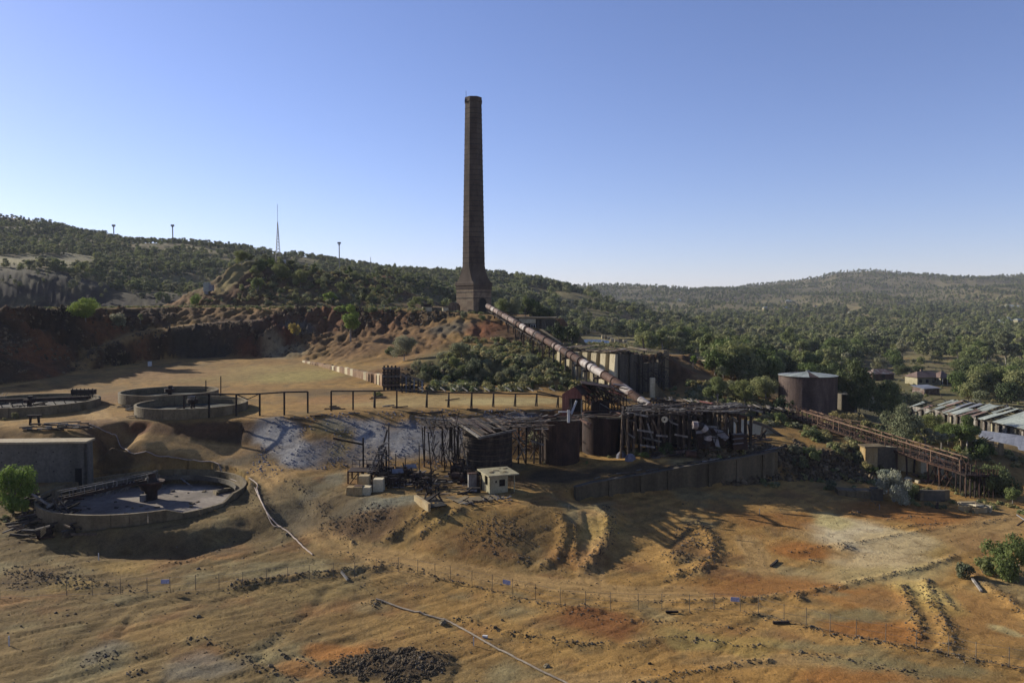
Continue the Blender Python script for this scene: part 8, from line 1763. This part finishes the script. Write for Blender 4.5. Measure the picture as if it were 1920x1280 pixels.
    P = np.stack([x[far], y[far], z[far] - .5], 1); scatter('far_woodland', 'distant scattered woodland on the far hills to the right', prf, P, h[far] * 1.05, 5)
forest()

# ------------------------------------------------------------------ stones, clods and tussocks nobody could count
def ground_scatter():
    rs = np.random.RandomState(8)
    def rockmesh(nm, m, sd_):
        r = np.random.RandomState(sd_); b = MB(); b.rings([[((q + .25 * r.rand()) * .5 * math.cos(k * 1.05), (q + .25 * r.rand()) * .5 * math.sin(k * 1.05), zz + .12 * r.rand()) for k in range(6)] for q, zz in ((.7, -.25), (.95, .0), (.5, .3))]); return b.mesh(nm, m)
    brown = [rockmesh('stone', 'rock', 1), rockmesh('stone', 'rock', 2), rockmesh('stone', 'rockdark', 3)]; dark = [rockmesh('stone', 'rock', 4), rockmesh('stone', 'rock', 5), rockmesh('stone', 'rock', 6)]; grey = [rockmesh('stone', 'rockgrey', 7), rockmesh('stone', 'rockgrey', 8)]
    # open yard
    n = 150000; y = np.sqrt(rs.rand(n) * (112 ** 2 - 50 ** 2) + 50 ** 2); x = (rs.rand(n) * 1.5 - .75) * y; f, rg = features(x, y)
    dn = fbm(x / 6, y / 6, 4, 101); quiet = ss(18, 30, x) * .75
    p = np.clip(.03 + .18 * ss(.1, .4, dn) * (1 - quiet) + 1.0 * rg, 0, 1); k = rs.rand(n) < p
    inl = np.hypot(x - TK['low'][0], y - TK['low'][1]) > 14.5; k &= inl; x, y, rg = x[k], y[k], rg[k]; s = .035 + .12 * rs.rand(len(x)) ** 3 + rg * .10 * rs.rand(len(x)); s *= np.where(rs.rand(len(x)) < .01, 2.2, 1)
    scatter('loose_stones', 'loose brown stones and clods strewn over the orange yard', brown, np.stack([x, y, H(x, y) - .02], 1), s * 1.5, 1, .5)
    c = _hw[6][0]; n = 5000; a = rs.rand(n) * 6.28; q = rs.rand(n) ** .6 * 4.9; x, y = c.x + q * np.cos(a) - 2, c.y + q * np.sin(a) * .7 + .2; k = fbm(x / 2.2, y / 2.2, 3, 120) + .28 - q * .06 > 0; x, y = x[k], y[k]; n = len(x)
    scatter('dark_gravel', 'dark coarse gravel heap in the bottom foreground', dark, np.stack([x, y, H(x, y)], 1), (.06 + .16 * rs.rand(n) ** 2.5) * 1.3, 2, .5)
    # blue grey tailings and bench rubble
    n = 9000; x = rs.rand(n) * 46 - 42; y = 110 + rs.rand(n) * 26; s_ = base(x, y, 'S'); k = (s_ > .22) & (rs.rand(n) < np.clip(.5 + 1.5 * fbm(x / 4, y / 4, 3, 105), 0, 1)); x, y = x[k], y[k]
    scatter('tailings_lumps', 'blue grey lumps and crust on the tailings slope below the pipe racks', grey, np.stack([x, y, H(x, y)], 1), (.08 + .22 * rs.rand(len(x)) ** 4) * 1.3, 3, .5)
    # cliff boulders
    n = 60000; y = 165 + rs.rand(n) * 105; x = (rs.rand(n) * .68 - .72) * y; s_ = base(x, y, 'S'); k = (s_ > .3) & (rs.rand(n) < np.clip(.25 + 1.6 * fbm(x / 12, y / 12, 3, 107), 0.03, .9)); x, y = x[k], y[k]
    scatter('cliff_rubble', 'broken dark and brown rock covering the cliff faces behind the yard', dark + brown[:2], np.stack([x, y, H(x, y)], 1), (.2 + .85 * rs.rand(len(x)) ** 4) * 1.2, 4, .5)
    n = 9000; x = 30 + rs.rand(n) * 34; y = 116 + rs.rand(n) * 26; s_ = base(x, y, 'S'); k = (s_ > .2); x, y = x[k], y[k]
    scatter('bank_rubble', 'dark rubble on the bank below the conveyor upper span', dark, np.stack([x, y, H(x, y)], 1), (.15 + .8 * rs.rand(len(x)) ** 4) * 1.3, 6, .5)
    # tussocks
    def tuft(m, sd_):
        return crown_mesh('tussock', m, sd_, [(0, 0, .35, .5), (.35, .1, .25, .35), (-.3, -.2, .2, .35)], 130, .17)
    tf = [tuft('grass', 1), tuft('grass', 2), tuft('leaf_grey', 3), tuft('leaf_olive', 4)]
    X = []; Y = []; Sc = []
    def area(n, x0, x1, y0, y1, s0, s1, ds=4., th=0.0):
        x = x0 + rs.rand(n) * (x1 - x0); y = y0 + rs.rand(n) * (y1 - y0); k = (fbm(x / ds, y / ds, 3, 110) > th) & ~((x > 35) & (x < 54) & (y > 124) & (y < 143)); X.append(x[k]); Y.append(y[k]); Sc.append(s0 + (s1 - s0) * rs.rand(k.sum()))
    area(2600, -200, -5, 262, 300, .5, 1.3); area(700, -14, 22, 176, 224, .7, 2.0); area(1500, -18, 24, 160, 190, .8, 2.2); area(900, -110, -50, 290, 345, .8, 2.4); area(1500, 46, 90, 128, 150, .5, 1.5); area(900, 30, 70, 116, 132, .4, 1.0, th=.1); area(700, 38, 62, 150, 185, .6, 1.6)
    area(420, 74, 100, 104, 118, .3, .9, th=.05); area(500, 60, 80, 105, 122, .3, .8, th=.1); area(3000, 60, 240, 190, 420, .4, 1.1, th=.05); area(500, 10, 40, 220, 260, .5, 1.4); area(240, -75, -56, 96, 106, .3, .6, th=.1); area(500, 20, 34, 190, 240, .5, 1.5); area(260, 5, 34, 118, 130, .25, .6, th=.1); area(1200, 10, 60, 340, 400, .6, 1.6)
    x = np.concatenate(X); y = np.concatenate(Y); scatter('dry_tussocks', 'straw coloured grass tussocks along terraces and banks', tf, np.stack([x, y, H(x, y) - .05], 1), np.concatenate(Sc), 7)
ground_scatter()
# ------------------------------------------------------------------ the air
def haze():
    m = bpy.data.materials.new('haze_air'); m.use_nodes = True; nt = m.node_tree; nt.nodes.remove(nt.nodes['Principled BSDF'])
    v = nt.nodes.new('ShaderNodeVolumePrincipled'); v.inputs['Color'].default_value = (.80, .86, 1.0, 1); v.inputs['Density'].default_value = HAZE
    nt.links.new(v.outputs[0], nt.nodes['Material Output'].inputs['Volume']); M['haze'] = m
    b = MB().add([(x, y, z) for x in (-12500, 12500) for y in (-60, 12600) for z in (-30, 260)], [(0, 1, 3, 2), (4, 6, 7, 5), (0, 4, 5, 1), (2, 3, 7, 6), (0, 2, 6, 4), (1, 5, 7, 3)])
    o = bpy.data.objects.new('haze', b.mesh('haze', 'haze')); COL.objects.link(o); o['kind'] = 'stuff'
HAZE = 0.000055
haze()
